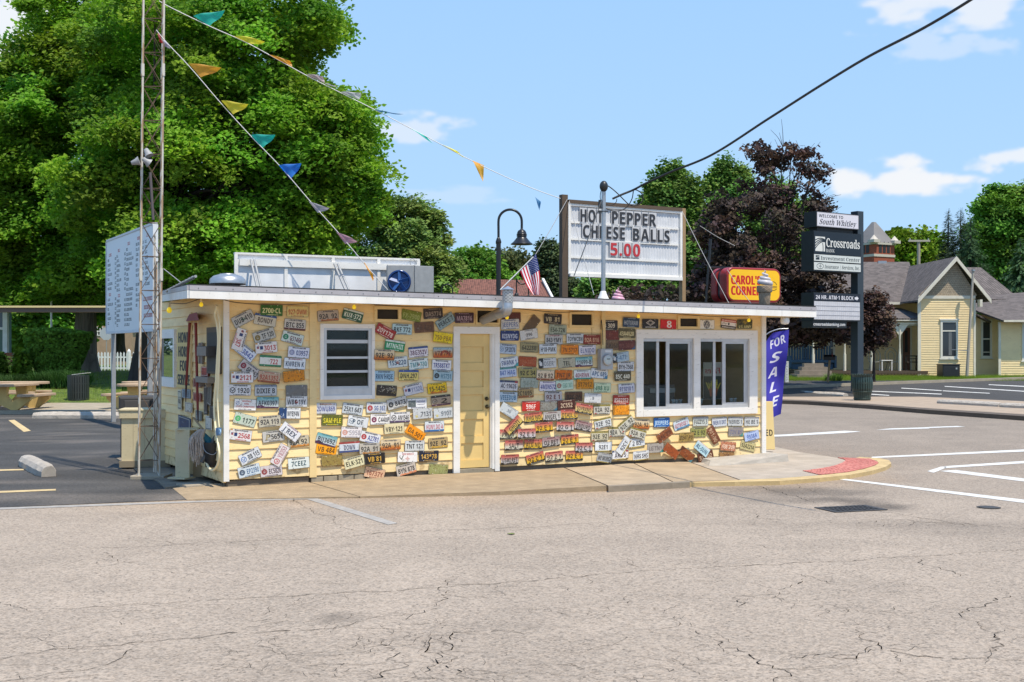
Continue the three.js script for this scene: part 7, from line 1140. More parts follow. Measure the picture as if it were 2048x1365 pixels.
  // recessed wall with the narrow window, and the low right wing
  const D2 = 59; part('side_wall', lap(X(1945), X2(2003, D2), gy - 0.2, Y(630, D2)).map((g) => g.translate(0, 0, D - D2)), hw, t); win(1962, 1984, 641, 716, D - D2, D2, 'tall');
  const D3 = 57.6; part('right_wall', lap(X2(2000, D3), X2(2110, D3), gy - 0.2, Y(644, D3)).map((g) => g.translate(0, 0, D - D3)), hw, t); part('corner_trim', bb(X2(1997, D3), X2(2002, D3), gy - 0.2, Y(644, D3), D - D3 - 0.02, D - D3 + 0.05), trim, t); win(2044, 2070, 648, 722, D - D3, D3, 'wide');
  part('low_roof', [quad(V(X2(1944, D3), Y(613, D3), -1.5), V(X2(1998, D3), Y(642, D3), -1.5), V(X2(1998, D3), Y(642, D3), -3), V(X2(1946, D3), Y(610, D3), -3)), quad(V(X2(1998, D3), Y(642, D3), 0.0), V(X2(2130, D3), Y(641, D3), 0.0), V(X2(2130, D3), Y(585, 62), -5), V(X2(1950, D3), Y(596, 62), -5))], rm, t); part('fascia', bb(X2(1998, D3), X2(2130, D3), Y(645, D3), Y(641, D3), -0.02, 0.03), trim, t);
  part('back_roof', [quad(V(X2(1920, 62), Y(600, 62), -4), V(X2(2036, 62), Y(600, 62), -4), V(X2(2030, 66), Y(596, 62), -6), V(X2(1920, 66), Y(596, 62), -6)), hull8([V(X2(1915, 62), Y(602, 62), -4.5), V(X2(2036, 62), Y(602, 62), -4.5), V(X2(2036, 68), Y(602, 62), -11), V(X2(1915, 68), Y(602, 62), -11)], [V(X2(1915, 65), Y(535, 65), -8), V(X2(1962, 65), Y(535, 65), -8), V(X2(1962, 65), Y(535, 65), -8.1), V(X2(1915, 65), Y(535, 65), -8.1)])], rm, t);
  // main body to the left, its long roof and the porch
  const D4 = 60; part('main_wall', lap(X2(1545, D4), X2(1842, D4), gy - 0.2, Y(603, D4)).map((g) => g.translate(0, 0, D - D4)), hw, t);
  const my = Y(604, 59.4), ry = Y(524, 64); part('main_roof', [quad(V(X2(1500, 59.4), my, D - 59.4), V(gx0 + 1.0, my, D - 59.4), V(gx0 + 1.9, ry, -7), V(X2(1500, 64), ry, -7)), quad(V(X2(1500, 64), ry, -7), V(gx0 + 1.9, ry, -7), V(gx0 + 1.9, my, -12), V(X2(1500, 64), my, -12))], rm, t); part('fascia', bb(X2(1500, 59.4), gx0, my - 0.14, my - 0.01, D - 59.4 - 0.04, D - 59.4 + 0.03), trim, t); part('ridge_vent', bb(X2(1757, 63.8), X2(1774, 63.8), ry - 0.12, ry + 0.04, -6.9, -6.8), M.galv, t);
  const py = Y(637, 57.2), deck = Y(742, 57.3); part('porch_roof', quad(V(X(1590), py, -0.1), V(X(1866), py, -0.1), V(X(1842), Y(614, 58), -2.9), V(X(1590), Y(614, 58), -2.9)), rm, t); part('porch_beam', [bb(X(1590), X(1866), py - 0.13, py - 0.085, -0.14, -0.06), bb(X(1590), X(1856), py - 0.3, py - 0.2, -0.3, -0.2)], trim, t);
  part('porch_deck', bb(X(1600), X(1856), deck - 0.14, deck, -2.95, 0.05), M.woodDark, t); part('porch_ceiling', bb(X(1592), X(1840), py - 0.16, py - 0.14, -2.9, -0.32), trim, t);
  [1627, 1690, 1744, 1800, 1852].forEach((px) => { const x = X2(px, D + 0.25); part('porch_post', [lathe([[0.07, 0], [0.07, 0.8], [0.045, 0.86], [0.05, 0.95], [0.035, 1.2], [0.035, 1.5], [0.055, 1.75], [0.045, 1.85], [0.06, 1.9], [0.06, py - 0.2 - deck]], 12).translate(x, deck, -0.25)], trim, t); for (const s of [-1, 1]) part('fret_bracket', hull8([V(x, py - 0.85, -0.26), V(x + s * 0.06, py - 0.8, -0.26), V(x + s * 0.06, py - 0.8, -0.23), V(x, py - 0.85, -0.23)], [V(x, py - 0.3, -0.26), V(x + s * 0.42, py - 0.3, -0.26), V(x + s * 0.42, py - 0.3, -0.23), V(x, py - 0.3, -0.23)]), trim, t); });
  for (let i = 0; i < 44; i++) part('spindle', bb(X(1775) + i * 0.042 * 1.0, X(1775) + i * 0.042 + 0.018, py - 0.36, py - 0.3, -0.26, -0.24), trim, t);
  { const L0 = X(1690), L1 = X(1852), lw = []; for (let x = L0; x < L1; x += 0.16) for (const s of [-1, 1]) lw.push(rod(V(x, gy - 0.1, 0.04), V(x + s * (deck - gy), deck - 0.14, 0.04), 0.012, 0.012, 4)); part('lattice', lw, mat([0.22, 0.13, 0.085]), t, 'stuff'); part('lattice_backing', bb(X(1600), L1, gy - 0.1, deck - 0.14, -0.3, -0.28), M.dark, t); }
  { const dr = new THREE.Group(); dr.name = 'door'; t.add(dr); const x0 = X2(1805, D4), x1 = X2(1820, D4); part('door_frame', [bb(x0 - 0.09, x0, deck, deck + 2.3, D - D4 + 0.024, D - D4 + 0.07), bb(x1, x1 + 0.09, deck, deck + 2.3, D - D4 + 0.024, D - D4 + 0.07), bb(x0, x1, deck + 2.15, deck + 2.3, D - D4 + 0.024, D - D4 + 0.07)], trim, dr); part('door_leaf', bb(x0, x1, deck, deck + 2.15, D - D4 + 0.022, D - D4 + 0.04), mat([0.2, 0.085, 0.05]), dr); part('glass', bb(x0 + 0.12, x1 - 0.12, deck + 0.9, deck + 2.0, D - D4 + 0.042, D - D4 + 0.05), M.dark, dr); }
  for (const [a, b] of [[1603, 1619], [1655, 1670]]) win(a, b, 668, 725, D - D4, D4, 'tall');
  for (let i = 0; i < 4; i++) part('porch_step', bb(X(1580 + i * 8), X(1655 - i * 4), gy - 0.05, gy + (i + 1) * 0.17 - 0.05, 0.06, 1.5 - i * 0.34), mat([0.3, 0.25, 0.2], { map: again(concreteT, 0.8) }), t);
  // things on the porch
  const cz = -D - 1.9, so = thing('porch_sofa', 'long blue wooden slatted sofa on the shaded porch of the yellow house', 'sofa', V(X2(1622, 58.9), deck, cz)); const bl = mat([0.045, 0.1, 0.16], { roughness: 0.6 }); part('seat', rbox(2.2, 0.16, 0.7, 0.03, 0, 0.45, 0.1), bl, so); for (let i = 0; i < 16; i++) part('back_slat', rbox(0.1, 0.75, 0.03, 0.008, -1.02 + i * 0.136, 0.85, -0.25), bl, so); for (const s of [-1, 1]) part('arm', rbox(0.12, 0.6, 0.75, 0.03, s * 1.12, 0.42, 0.1), bl, so); part('base', rbox(2.1, 0.3, 0.6, 0.02, 0, 0.2, 0.05), bl, so);
  const chair = (px, label) => { const c = thing('porch_chair', label, 'chair', V(X2(px, 58), deck, -D - 1), 0, 'bentwood chairs on the porch'); const w = mat([0.4, 0.36, 0.27]); part('chair_back', [tube([V(-0.26, 0.4, -0.2), V(-0.28, 0.9, -0.28), V(0, 1.15, -0.32), V(0.28, 0.9, -0.28), V(0.26, 0.4, -0.2)], 0.02, 24, 6), tube([V(-0.12, 0.42, -0.2), V(-0.13, 0.8, -0.27), V(0, 0.95, -0.3), V(0.13, 0.8, -0.27), V(0.12, 0.42, -0.2)], 0.014, 20, 6)], w, c); part('seat', rbox(0.55, 0.05, 0.5, 0.02, 0, 0.42, 0.05), w, c); for (const [a, b] of [[-1, -1], [1, -1], [-1, 1], [1, 1]]) part('leg', rod(V(a * 0.22, 0.4, 0.05 + b * 0.2), V(a * 0.28, 0, 0.05 + b * 0.25), 0.02), w, c); };
  chair(1752, 'bentwood porch chair left of the white table on the porch'); chair(1786, 'bentwood porch chair right of the white table on the porch');
  const tb = thing('porch_table', 'small white table standing between two porch chairs', 'table', V(X2(1772, 57.7), deck, -D - 0.7)); part('table_top', rbox(0.55, 0.04, 0.45, 0.01, 0, 0.5, 0), M.white, tb); for (const [a, b] of [[-1, -1], [1, -1], [-1, 1], [1, 1]]) part('leg', bb(a * 0.24 - 0.02, a * 0.24 + 0.02, 0, 0.48, b * 0.19 - 0.02, b * 0.19 + 0.02), M.white, tb);
  const bn = thing('porch_bench', 'dark wooden bench at the right end of the porch rail', 'bench', V(X2(1834, 57.6), deck, -D - 0.5)); part('seat', bx(1.1, 0.05, 0.35, 0, 0.42, 0), M.woodDark, bn); part('back_rail', [bx(1.1, 0.05, 0.04, 0, 0.72, -0.16), bx(1.1, 0.04, 0.03, 0, 0.58, -0.16)], M.woodDark, bn); for (const s of [-0.5, 0, 0.5]) part('leg', bb(s - 0.03, s + 0.03, 0, 0.74, -0.19, -0.14), M.woodDark, bn);
  // air conditioner, service pole
  const ac = thing('air_conditioner', 'black square air conditioner unit on the grass beside the house wall', 'air conditioner', V(X(1882), gy - 0.02, -D + 1)); part('casing', rbox(0.82, 0.56, 0.8, 0.03, 0, 0.3, 0), M.black, ac); for (let i = 0; i < 9; i++) part('louvre', bx(0.7, 0.016, 0.02, 0, 0.1 + i * 0.05, 0.405), mat([0.05, 0.05, 0.055]), ac); part('rating_label', bx(0.08, 0.09, 0.006, 0.24, 0.42, 0.405), M.white, ac); part('lid', rbox(0.86, 0.04, 0.84, 0.015, 0, 0.6, 0), M.black, ac);
  const pz = -D + 0.6, pb = P(1934, 752, D - 0.6), pt = P(1947, 541, D - 0.6), po = thing('service_pole', 'slim grey pole leaning before the gable wall of the yellow house', 'pole', pb.clone()); part('pole_shaft', rod(V(0, -0.2, 0), pt.clone().sub(pb), 0.075, 0.055, 12), mat([0.42, 0.38, 0.32], { map: again(grime, 2), roughness: 0.7 }), po); part('pole_cap', new THREE.CylinderGeometry(0.09, 0.09, 0.07, 12).translate(pt.x - pb.x, pt.y - pb.y, 0), M.galv, po); part('guy_bracket', rod(V(0.05, 1.2, 0.05), V(-0.55, 1.25, -0.4), 0.018), M.galv, po);
  // mailbox and name post by the steps
  const mb = onGround(1655, 752), mx = thing('mailbox', 'dark mailbox on a leaning wooden post beside the porch steps', 'mailbox', P(1656, 756, 52).setY(groundY(P(1656, 756, 52).x, 52))); part('post', rod(V(0, 0, 0), V(0.08, 1.0, 0), 0.05, 0.05, 8), M.wood, mx); part('box', [bx(0.2, 0.14, 0.5, 0, 0.07, 0), new THREE.CylinderGeometry(0.1, 0.1, 0.5, 14, 1, false, 0, Math.PI).rotateX(Math.PI / 2).rotateZ(Math.PI / 2).rotateZ(-Math.PI / 2).translate(0, 0.14, 0)].map((g) => g.rotateY(1.2).translate(0.08, 1.0, 0)), M.black, mx); part('flag_arm', bx(0.02, 0.16, 0.05, 0.2, 1.2, 0), mat([0.3, 0.05, 0.04]), mx);
  const np = P(1574, 757, 52), nm = thing('letter_post', 'narrow white post with vertical dark letters at the left of the porch steps', 'post', np.clone().setY(groundY(np.x, 52)), 0.1); part('post', bb(-0.075, 0.075, 0, 0.95, -0.03, 0.03), M.white, nm); part('post_face', face(0.13, 0.9, 0, 0.48, 0.034), mat(0xffffff, { map: canvasTex(64, 400, (x, w, h) => { x.fillStyle = '#cfd6d8'; x.fillRect(0, 0, w, h); x.fillStyle = '#4a5a60'; for (let i = 0; i < 7; i++) { x.fillRect(20, 20 + i * 54, 7, 36); x.fillRect(20, 20 + i * 54 + (i % 3) * 14, 24, 7); } }) }), nm);
}
{ // church tower and T-shaped utility pole far behind
  const d = 118, s = FPX / d, c = P(1748, 560, d), t = thing('church_tower', 'red brick church tower with grey pyramid roof and pale corner pinnacles', 'tower', V(c.x, 0, c.z), 0.5); const Y = (py) => EYE + (HOR - py) / s; const w = 1.4;
  const br = mat([0.34, 0.085, 0.045], { map: again(dataTex(256, (u, v) => { const r = Math.floor(v * 24), f = (v * 24) % 1, x = (u * 10 + (r % 2) * 0.5) % 1; return f < 0.16 || x < 0.06 ? 0.55 : 0.85 + 0.2 * hash2(Math.floor(u * 10 + (r % 2) * 0.5), r, 3); }), 0.5), roughness: 0.9 }), st = mat([0.5, 0.45, 0.38]);
  part('brick_shaft', bb(-w, w, 0, Y(492), -w, w), br, t); part('stone_band', [bb(-w - 0.06, w + 0.06, Y(516), Y(511), -w - 0.06, w + 0.06)], st, t); part('cornice', bb(-w - 0.1, w + 0.1, Y(492), Y(488), -w - 0.1, w + 0.1), st, t);
  part('pyramid_roof', [new THREE.CylinderGeometry(0.2, w * 1.414, Y(445) - Y(488), 4, 1).rotateY(Math.PI / 4).translate(0, (Y(445) + Y(488)) / 2 + 0.02, 0)], mat([0.23, 0.215, 0.21], { map: again(grime, 1), roughness: 0.9, flatShading: true }), t);
  for (const [a, b] of [[-1, -1], [1, -1], [-1, 1], [1, 1]]) part('pinnacle', [bb(a * w - 0.42, a * w + 0.42, Y(489), Y(483), b * w - 0.42, b * w + 0.42), new THREE.ConeGeometry(0.42, 0.5, 4).rotateY(Math.PI / 4).translate(a * w, Y(483) + 0.25, b * w)], st, t);
  for (const [ry] of [[0], [-Math.PI / 2]]) for (const k of [-0.55, 0, 0.55]) { const sh = new THREE.Shape(); sh.moveTo(-0.2, 0); sh.lineTo(0.2, 0); sh.lineTo(0.2, 0.75); sh.quadraticCurveTo(0.18, 0.95, 0, 1.1); sh.quadraticCurveTo(-0.18, 0.95, -0.2, 0.75); sh.closePath(); part('belfry_opening', new THREE.ExtrudeGeometry(sh, { depth: 0.04, bevelEnabled: false }).translate(k, Y(508), w - 0.02).rotateY(ry), M.dark, t); }
  const p = P(1838, 560, 90), u = thing('utility_pole', 'grey wooden utility pole with one crossarm above the house roof', 'utility pole', V(p.x, 0, p.z)); const top = EYE + (HOR - 481) * 90 / FPX; part('pole', rod(V(0, 0, 0), V(0, top, 0), 0.17, 0.12, 10), mat([0.38, 0.33, 0.27], { map: again(grime, 1) }), u); part('crossarm', bx(1.65, 0.14, 0.12, 0, top - 0.05, 0.1), mat([0.4, 0.36, 0.3]), u); for (const x of [-0.7, 0.7]) part('insulator', new THREE.CylinderGeometry(0.04, 0.05, 0.14, 8).translate(x, top + 0.08, 0.1), M.galvDull, u);
}
// ---------------------------------------------------------------- street lamps, and roofs behind the shop
{
  const lamp = (label, px, pTop, px2, pl, d, k, simple) => { const b = P(px, 600, d), t = thing('street_lamp', label, 'street lamp', V(b.x, groundY(b.x, d) - 0.05, b.z), 0, 'black street lamps with curved arms'); const y = (py) => EYE + (HOR - py) * d / FPX - t.position.y, x = (p) => (p - px) * d / FPX;
    const thick = y(pTop + 70 * k); part('pole', rod(V(0, 0, 0), V(0, thick, 0), 0.075, 0.072, 14), M.blackMetal, t); part('collar', lathe([[0.074, 0], [0.085, 0.02], [0.085, 0.06], [0.06, 0.14], [0.035, 0.18]], 16).translate(0, thick - 0.02, 0), M.blackMetal, t);
    const r = x(px2) / 2, yc = y(pTop + 3) - r * 1.02, pts = [V(0, thick, 0), V(0, lerp(thick, yc, 0.6), 0)]; for (let i = 0; i <= 12; i++) { const a = Math.PI - i / 12 * Math.PI; pts.push(V(r + Math.cos(a) * r, yc + Math.sin(a) * r, 0)); } pts.push(V(2 * r, y(pl - 18 * k), 0)); part('arm', tube(pts, 0.038, 60, 10), M.blackMetal, t);
    const h = y(pl - 22 * k), q = d / FPX * k; part('lamp_shade', lathe([[0, 0], [2.2, 0], [3, -3], [7, -5.5], [9, -9], [9.4, -12], [10.5, -12.5], [10.5, -13.5], [9.5, -14], [9.5, -15], [10.5, -15.5], [10.5, -17], [8.8, -18], [12, -22], [17, -28], [22, -32], [22.4, -33.4], [21, -33], [14, -27], [0, -20]].map(([a, b]) => [a * q, b * q]), 28).translate(2 * r, h, 0), M.blackMetal, t); };
  lamp('large black street lamp with hooked arm and bell shade rising behind the roof', 997, 416, 1043.5, 478, 35, 1);
  lamp('smaller black street lamp with bell shade beside the hanging flag', 1057, 566, 1033, 594, 66, 0.42);
  lamp('distant black street lamp whose hooked arm shows before the brown roof', 883, 566, 905, 600, 66, 0.4);
  lamp('pale grey hooked street lamp arm above the yellow shop sign', 1491, 502, 1520, 540, 50, 0.5);
  const d = 75, P2 = (px, py, e = d) => P(px, py, e), h = thing('brown_roof_building', 'long building with brown shingle roof and white gable edge behind the shop', 'building', P2(980, 640).setY(0)); const q = (px, py, e = d) => P2(px, py, e).sub(h.position);
  const rm = mat([0.2, 0.085, 0.06], { map: again(dataTex(256, (u, v) => { const r = Math.floor(v * 20), f = (v * 20) % 1; return (f < 0.25 ? 0.35 : 0.8) + 0.55 * (hash2(Math.floor(u * 16 + (r % 2) * 0.5), r, 8) - 0.3); }), 0.35), roughness: 0.95 });
  part('roof', hull8([q(850, 622, 72), q(1108, 604, 72), q(1108, 604, 82), q(850, 622, 82)], [q(866, 557, 77), q(1085, 561, 77), q(1085, 561, 77.1), q(866, 557, 77.1)]), rm, h);
  part('wall', hull8([q(858, 720, 73), q(1104, 720, 73), q(1104, 720, 81), q(858, 720, 81)], [q(858, 618, 73), q(1104, 602, 73), q(1104, 602, 81), q(858, 618, 81)]), mat([0.3, 0.22, 0.15]), h);
  part('gable_edge', [rod(q(1086, 559, 76.6), q(1109, 604, 71.8), 0.1, 0.1, 5), rod(q(866, 556, 76.6), q(849, 622, 71.8), 0.09, 0.09, 5)], M.white, h);
  for (const px of [918, 975]) part('roof_vent', bb(q(px, 560).x, q(px + 7, 560).x, q(px, 570).y, q(px, 562).y, -2.2, -1.6), M.woodDark, h);
}
{ // green house at the left edge, brick building and stop sign beyond the fence
  const d = 52, t = thing('green_house', 'green clapboard house with red roof and white porch posts at the left edge', 'house', P(0, 700, d).setY(0)); const q = (px, py, e = d) => P(px, py, e).sub(t.position); const lap = []; const y0 = q(0, 745).y, y1 = q(0, 590).y; for (let y = y0; y < y1; y += 0.13) lap.push(prism([[y, -0.02], [y + 0.13, -0.02], [y + 0.13, 0.003], [y, 0.02]], q(-140, 700).x, q(22, 700).x));
  part('wall', lap, mat([0.12, 0.19, 0.15], { roughness: 0.7 }), t); part('roof', hull8([q(-140, 560, 51), q(28, 560, 51), q(28, 560, 58), q(-140, 560, 58)], [q(-140, 470, 55), q(-8, 470, 55), q(-8, 470, 55.1), q(-140, 470, 55.1)]), mat([0.36, 0.07, 0.09], { map: again(grime, 1) }), t);
  const w = new THREE.Group(); w.name = 'window'; t.add(w); part('window_frame', [bb(q(-12, 0).x, q(-7, 0).x, q(0, 660).y, q(0, 610).y, 0.02, 0.08), bb(q(9, 0).x, q(14, 0).x, q(0, 660).y, q(0, 610).y, 0.02, 0.08), bb(q(-7, 0).x, q(9, 0).x, q(0, 660).y, q(0, 655).y, 0.02, 0.08), bb(q(-7, 0).x, q(9, 0).x, q(0, 615).y, q(0, 610).y, 0.02, 0.08)], M.white, w); part('window_pane', bb(q(-7, 0).x, q(9, 0).x, q(0, 655).y, q(0, 615).y, 0.03, 0.035), phys([0.08, 0.1, 0.12], { roughness: 0.05 }), w);
  part('porch_post', bb(q(20, 0).x, q(29, 0).x, q(0, 745).y, q(0, 590).y, 0.6, 0.8), M.white, t); part('porch_fascia', bb(q(-140, 0).x, q(34, 0).x, q(0, 600).y, q(0, 560).y, 0.3, 0.5), M.white, t);
  const r = mulberry(44), bw = q(46, 0).x - q(2, 0).x; for (let j = 0; j < 9; j++) for (let i = 0; i < 5; i++) part('brick', bb(q(2, 0).x + (i + (j % 2) * 0.5) * bw / 5.5 + 0.008, q(2, 0).x + (i + 1 + (j % 2) * 0.5) * bw / 5.5, q(0, 742).y + j * 0.09, q(0, 742).y + j * 0.09 + 0.08, 0.3, 1.0 + rr(-0.01, 0.01, r)), M.brickM, t);
  part('mortar', bb(q(2, 0).x, q(46, 0).x, q(0, 746).y, q(0, 708).y, 0.32, 0.985), M.stoneM, t);
  const e = 95, b = thing('brick_building', 'tan brick building with a white paned window seen beyond the picket fence', 'building', P(215, 700, e).setY(0)); const p = (px, py) => P(px, py, e).sub(b.position);
  part('wall', bb(p(150, 0).x, p(262, 0).x, p(0, 730).y, p(0, 640).y, -8, 0), mat([0.42, 0.28, 0.18], { map: again(grime, 0.6) }), b); part('roof', hull8([p(140, 640), p(272, 640), p(272, 640).add(V(0, 0, -9)), p(140, 640).add(V(0, 0, -9))], [p(150, 612).add(V(0, 0, -4)), p(262, 612).add(V(0, 0, -4)), p(262, 612).add(V(0, 0, -4.1)), p(150, 612).add(V(0, 0, -4.1))]), mat([0.3, 0.12, 0.08]), b);
  for (const [a, c] of [[190, 205], [168, 180]]) { const wn = new THREE.Group(); wn.name = 'window'; b.add(wn); part('window_pane', bb(p(a, 0).x, p(c, 0).x, p(0, 671).y, p(0, 655).y, 0.005, 0.012), M.dark, wn); const fr = []; for (let i = 0; i <= 3; i++) fr.push(bb(lerp(p(a, 0).x, p(c, 0).x, i / 3) - 0.03, lerp(p(a, 0).x, p(c, 0).x, i / 3) + 0.03, p(0, 671).y, p(0, 655).y, 0.013, 0.05)); for (let i = 0; i <= 2; i++) fr.push(bb(p(a, 0).x, p(c, 0).x, lerp(p(0, 671).y, p(0, 655).y, i / 2) - 0.03, lerp(p(0, 671).y, p(0, 655).y, i / 2) + 0.03, 0.013, 0.055)); part('window_frame', fr, M.white, wn); }
  const s = P(212, 668, 70), sg = thing('road_sign', 'grey back of an octagonal road sign on a post beyond the picket fence', 'road sign', V(s.x, 0.6, s.z)); part('sign_plate', new THREE.CylinderGeometry(0.4, 0.4, 0.02, 8).rotateY(Math.PI / 8).rotateX(Math.PI / 2).translate(0, s.y - 0.6, 0), mat([0.5, 0.52, 0.55], { metalness: 0.3, roughness: 0.5 }), sg); part('sign_post', rod(V(0, 0, -0.03), V(0, s.y - 0.1, -0.03), 0.03), M.galvDull, sg);
}

// ---------------------------------------------------------------- trees and plants
function leafCluster(n, size, spread, seed, long = 1.25) {            // a spray of folded pointed leaves
  const r = mulberry(seed), pos = [], nor = [];
  for (let i = 0; i < n; i++) {
    const c = V(rr(-1, 1, r), rr(-0.6, 0.6, r), rr(-1, 1, r)).multiplyScalar(spread), a = rr(0, 6.283, r), s = size * rr(0.7, 1.25, r);
    const m = new THREE.Matrix4().makeRotationFromEuler(new THREE.Euler(rr(-0.8, 0.5, r), a, rr(-0.6, 0.6, r)));
    const T = (x, y, z) => V(x * s, y * s, z * s * long).applyMatrix4(m).add(c);
    const b = T(0, 0, 0), l = T(-0.42, 0.1, 0.5), rt = T(0.42, 0.1, 0.5), tip = T(0, -0.08, 1), l2 = T(-0.5, 0.05, 0.2), r2 = T(0.5, 0.05, 0.2), mid = T(0, 0.0, 0.55);
    for (const [p, q, w] of [[b, mid, l2], [l2, mid, l], [b, r2, mid], [r2, rt, mid], [mid, tip, l], [mid, rt, tip]]) { pos.push(...p.toArray(), ...q.toArray(), ...w.toArray()); }
  }
  const g = new THREE.BufferGeometry(); g.setAttribute('position', new THREE.Float32BufferAttribute(pos, 3)); g.computeVertexNormals(); return g;
}
function needleSpray(n, len, seed) { const r = mulberry(seed), pos = []; for (let i = 0; i < n; i++) { const z = rr(0, 1, r), a = rr(0, 6.283, r), s = len * rr(0.16, 0.3, r), w = len * 0.03; const o = V(rr(-0.16, 0.16, r) * z, rr(-0.06, 0.06, r), z).multiplyScalar(len), d = V(Math.cos(a) * 0.9, Math.sin(a) * 0.45 - 0.2, 0.75).normalize().multiplyScalar(s), p = V(-d.z, 0, d.x).normalize().multiplyScalar(w); pos.push(...o.clone().sub(p).toArray(), ...o.clone().add(p).toArray(), ...o.clone().add(d).toArray()); } const g = new THREE.BufferGeometry(); g.setAttribute('position', new THREE.Float32BufferAttribute(pos, 3)); g.computeVertexNormals(); return g; }
const leafM = (c, tr = 0.35) => phys(c, { roughness: 0.75, transmission: tr, thickness: 0, side: THREE.DoubleSide, specularIntensity: 0.18 });
function instances(name, geo, m, list, parent) {                       // list of [pos, quat, scale, tint]
  const im = new THREE.InstancedMesh(geo, m, list.length), M4 = new THREE.Matrix4(), S = V(), C = new THREE.Color();
  list.forEach(([p, q, s, t], i) => { M4.compose(p, q, S.set(s, s, s)); im.setMatrixAt(i, M4); im.setColorAt(i, C.setRGB(t[0], t[1], t[2])); });
  im.name = parent ? name : numbered(name); im.castShadow = im.receiveShadow = true; im.userData.kind = 'stuff'; (parent || scene).add(im); return im;
}
function limb(pts, r0, r1, seg = 8) {                                   // tapered bent limb
  const c = new THREE.CatmullRomCurve3(pts), n = Math.max(6, pts.length * 4), g = new THREE.TubeGeometry(c, n, 1, seg), p = g.attributes.position, uv = g.attributes.uv, L = c.getLength();
  for (let i = 0; i < p.count; i++) { const k = Math.floor(i / (seg + 1)) / n, o = c.getPointAt(k), r = lerp(r0, r1, Math.pow(k, 0.8)); p.setXYZ(i, o.x + (p.getX(i) - o.x) * r, o.y + (p.getY(i) - o.y) * r, o.z + (p.getZ(i) - o.z) * r); uv.setXY(i, uv.getY(i) * 6.28 * r0, k * L); }
  g.computeVertexNormals(); return g;
}
// crown: tufts spread over several lobes; each lobe [x, y, z, rx, ry, rz, tufts]
function tree(o) {
  const r = mulberry(o.seed), t = thing(o.name, o.label, o.category || 'tree', o.at, 0, o.group), list = [], tufts = [];
  for (const [x, y, z, rx, ry, rz, n] of o.lobes) for (let i = 0; i < n; i++) {
    const th = rr(0, 6.283, r), cz = rr(-1, 1, r), s = Math.sqrt(1 - cz * cz), q0 = r(), k = q0 < 0.6 ? rr(0.84, 1.02, r) : q0 < 0.76 ? rr(1.02, 1.16, r) : rr(0.35, 0.85, r);
    tufts.push([V(x + Math.cos(th) * s * rx * k, y + cz * ry * k, z + Math.sin(th) * s * rz * k), V(Math.cos(th) * s, cz, Math.sin(th) * s), k]);
  }
  for (const [c, n, k] of tufts) {
    const R = o.tuft * rr(0.65, 1.3, r) * (k > 1.02 ? 0.6 : 1), m = Math.round(o.per * rr(0.7, 1.3, r)), tone = rr(0.65, 1.25, r), yel = rr(0.78, 1.22, r);
    for (let i = 0; i < m; i++) {
      const d = V(rr(-1, 1, r), rr(-1, 1, r), rr(-1, 1, r)); if (d.length() > 1) { i--; if (r() < 0.002) break; continue; }
      const up = d.y; d.y *= o.flat ?? 0.62; const p = c.clone().addScaledVector(d, R); p.y -= 0.28 * R * (d.x * d.x + d.z * d.z) * (o.droop ?? 1);
      const q = new THREE.Quaternion().setFromEuler(new THREE.Euler(rr(-0.5, 0.5, r) + n.z * 0.45, rr(0, 6.283, r), rr(-0.5, 0.5, r) - n.x * 0.45));
      const b = tone * rr(0.8, 1.25, r); list.push([p, q, rr(0.75, 1.25, r), [b * yel * (o.warm ?? 1), b, b * rr(0.7, 1.2, r)]]);
    }
  }
  if (o.trunk) { const [tr, th] = o.trunk, lx = o.lean || 0; const tg = [limb([V(0, -0.3, 0), V(lx * 0.3, th * 0.5, 0), V(lx, th, 0), V(lx * 1.4, th * 1.5, 0)], tr * 1.12, tr * 0.55, 14), lathe([[tr * 1.5, -0.3], [tr * 1.25, 0.15], [tr * 1.08, 0.6], [tr * 0.9, 1.0]], 14)];
    part('trunk', tg, o.bark || M.bark, t);
    const m = Math.min(tufts.length, o.limbs ?? 26); for (let i = 0; i < m; i++) { const [c] = tufts[Math.floor(r() * tufts.length)]; const a = V(lx * rr(0.9, 1.3, r), th * rr(0.8, 1.45, r), 0), mid = a.clone().lerp(c, 0.5).add(V(rr(-0.5, 0.5, r), rr(0, 0.8, r), rr(-0.5, 0.5, r))); part('limb', limb([a, a.clone().lerp(mid, 0.5).add(V(0, 0.2, 0)), mid, c], tr * rr(0.18, 0.34, r), 0.02, 7), o.bark || M.bark, t); } }
  if (o.twigs) for (const tw of o.twigs(r)) part('twig', tw, o.bark || M.barkDark, t);
  instances('crown', leafCluster(o.leaves ?? 7, o.leaf, o.spread ?? o.leaf * 1.5, o.seed + 1, o.long), o.mat, list, t);
  return t;
}
const S_ = (d) => FPX / d;
function lobesPx(d, base, arr) { const s = S_(d); return arr.map(([px, py, rx, ry, n, dz = 0, rz]) => [(px - CX) / s - base.x, EYE + (HOR - py) / s - base.y, dz, rx / s, ry / s, (rz ?? rx * 0.9) / s, n]); }
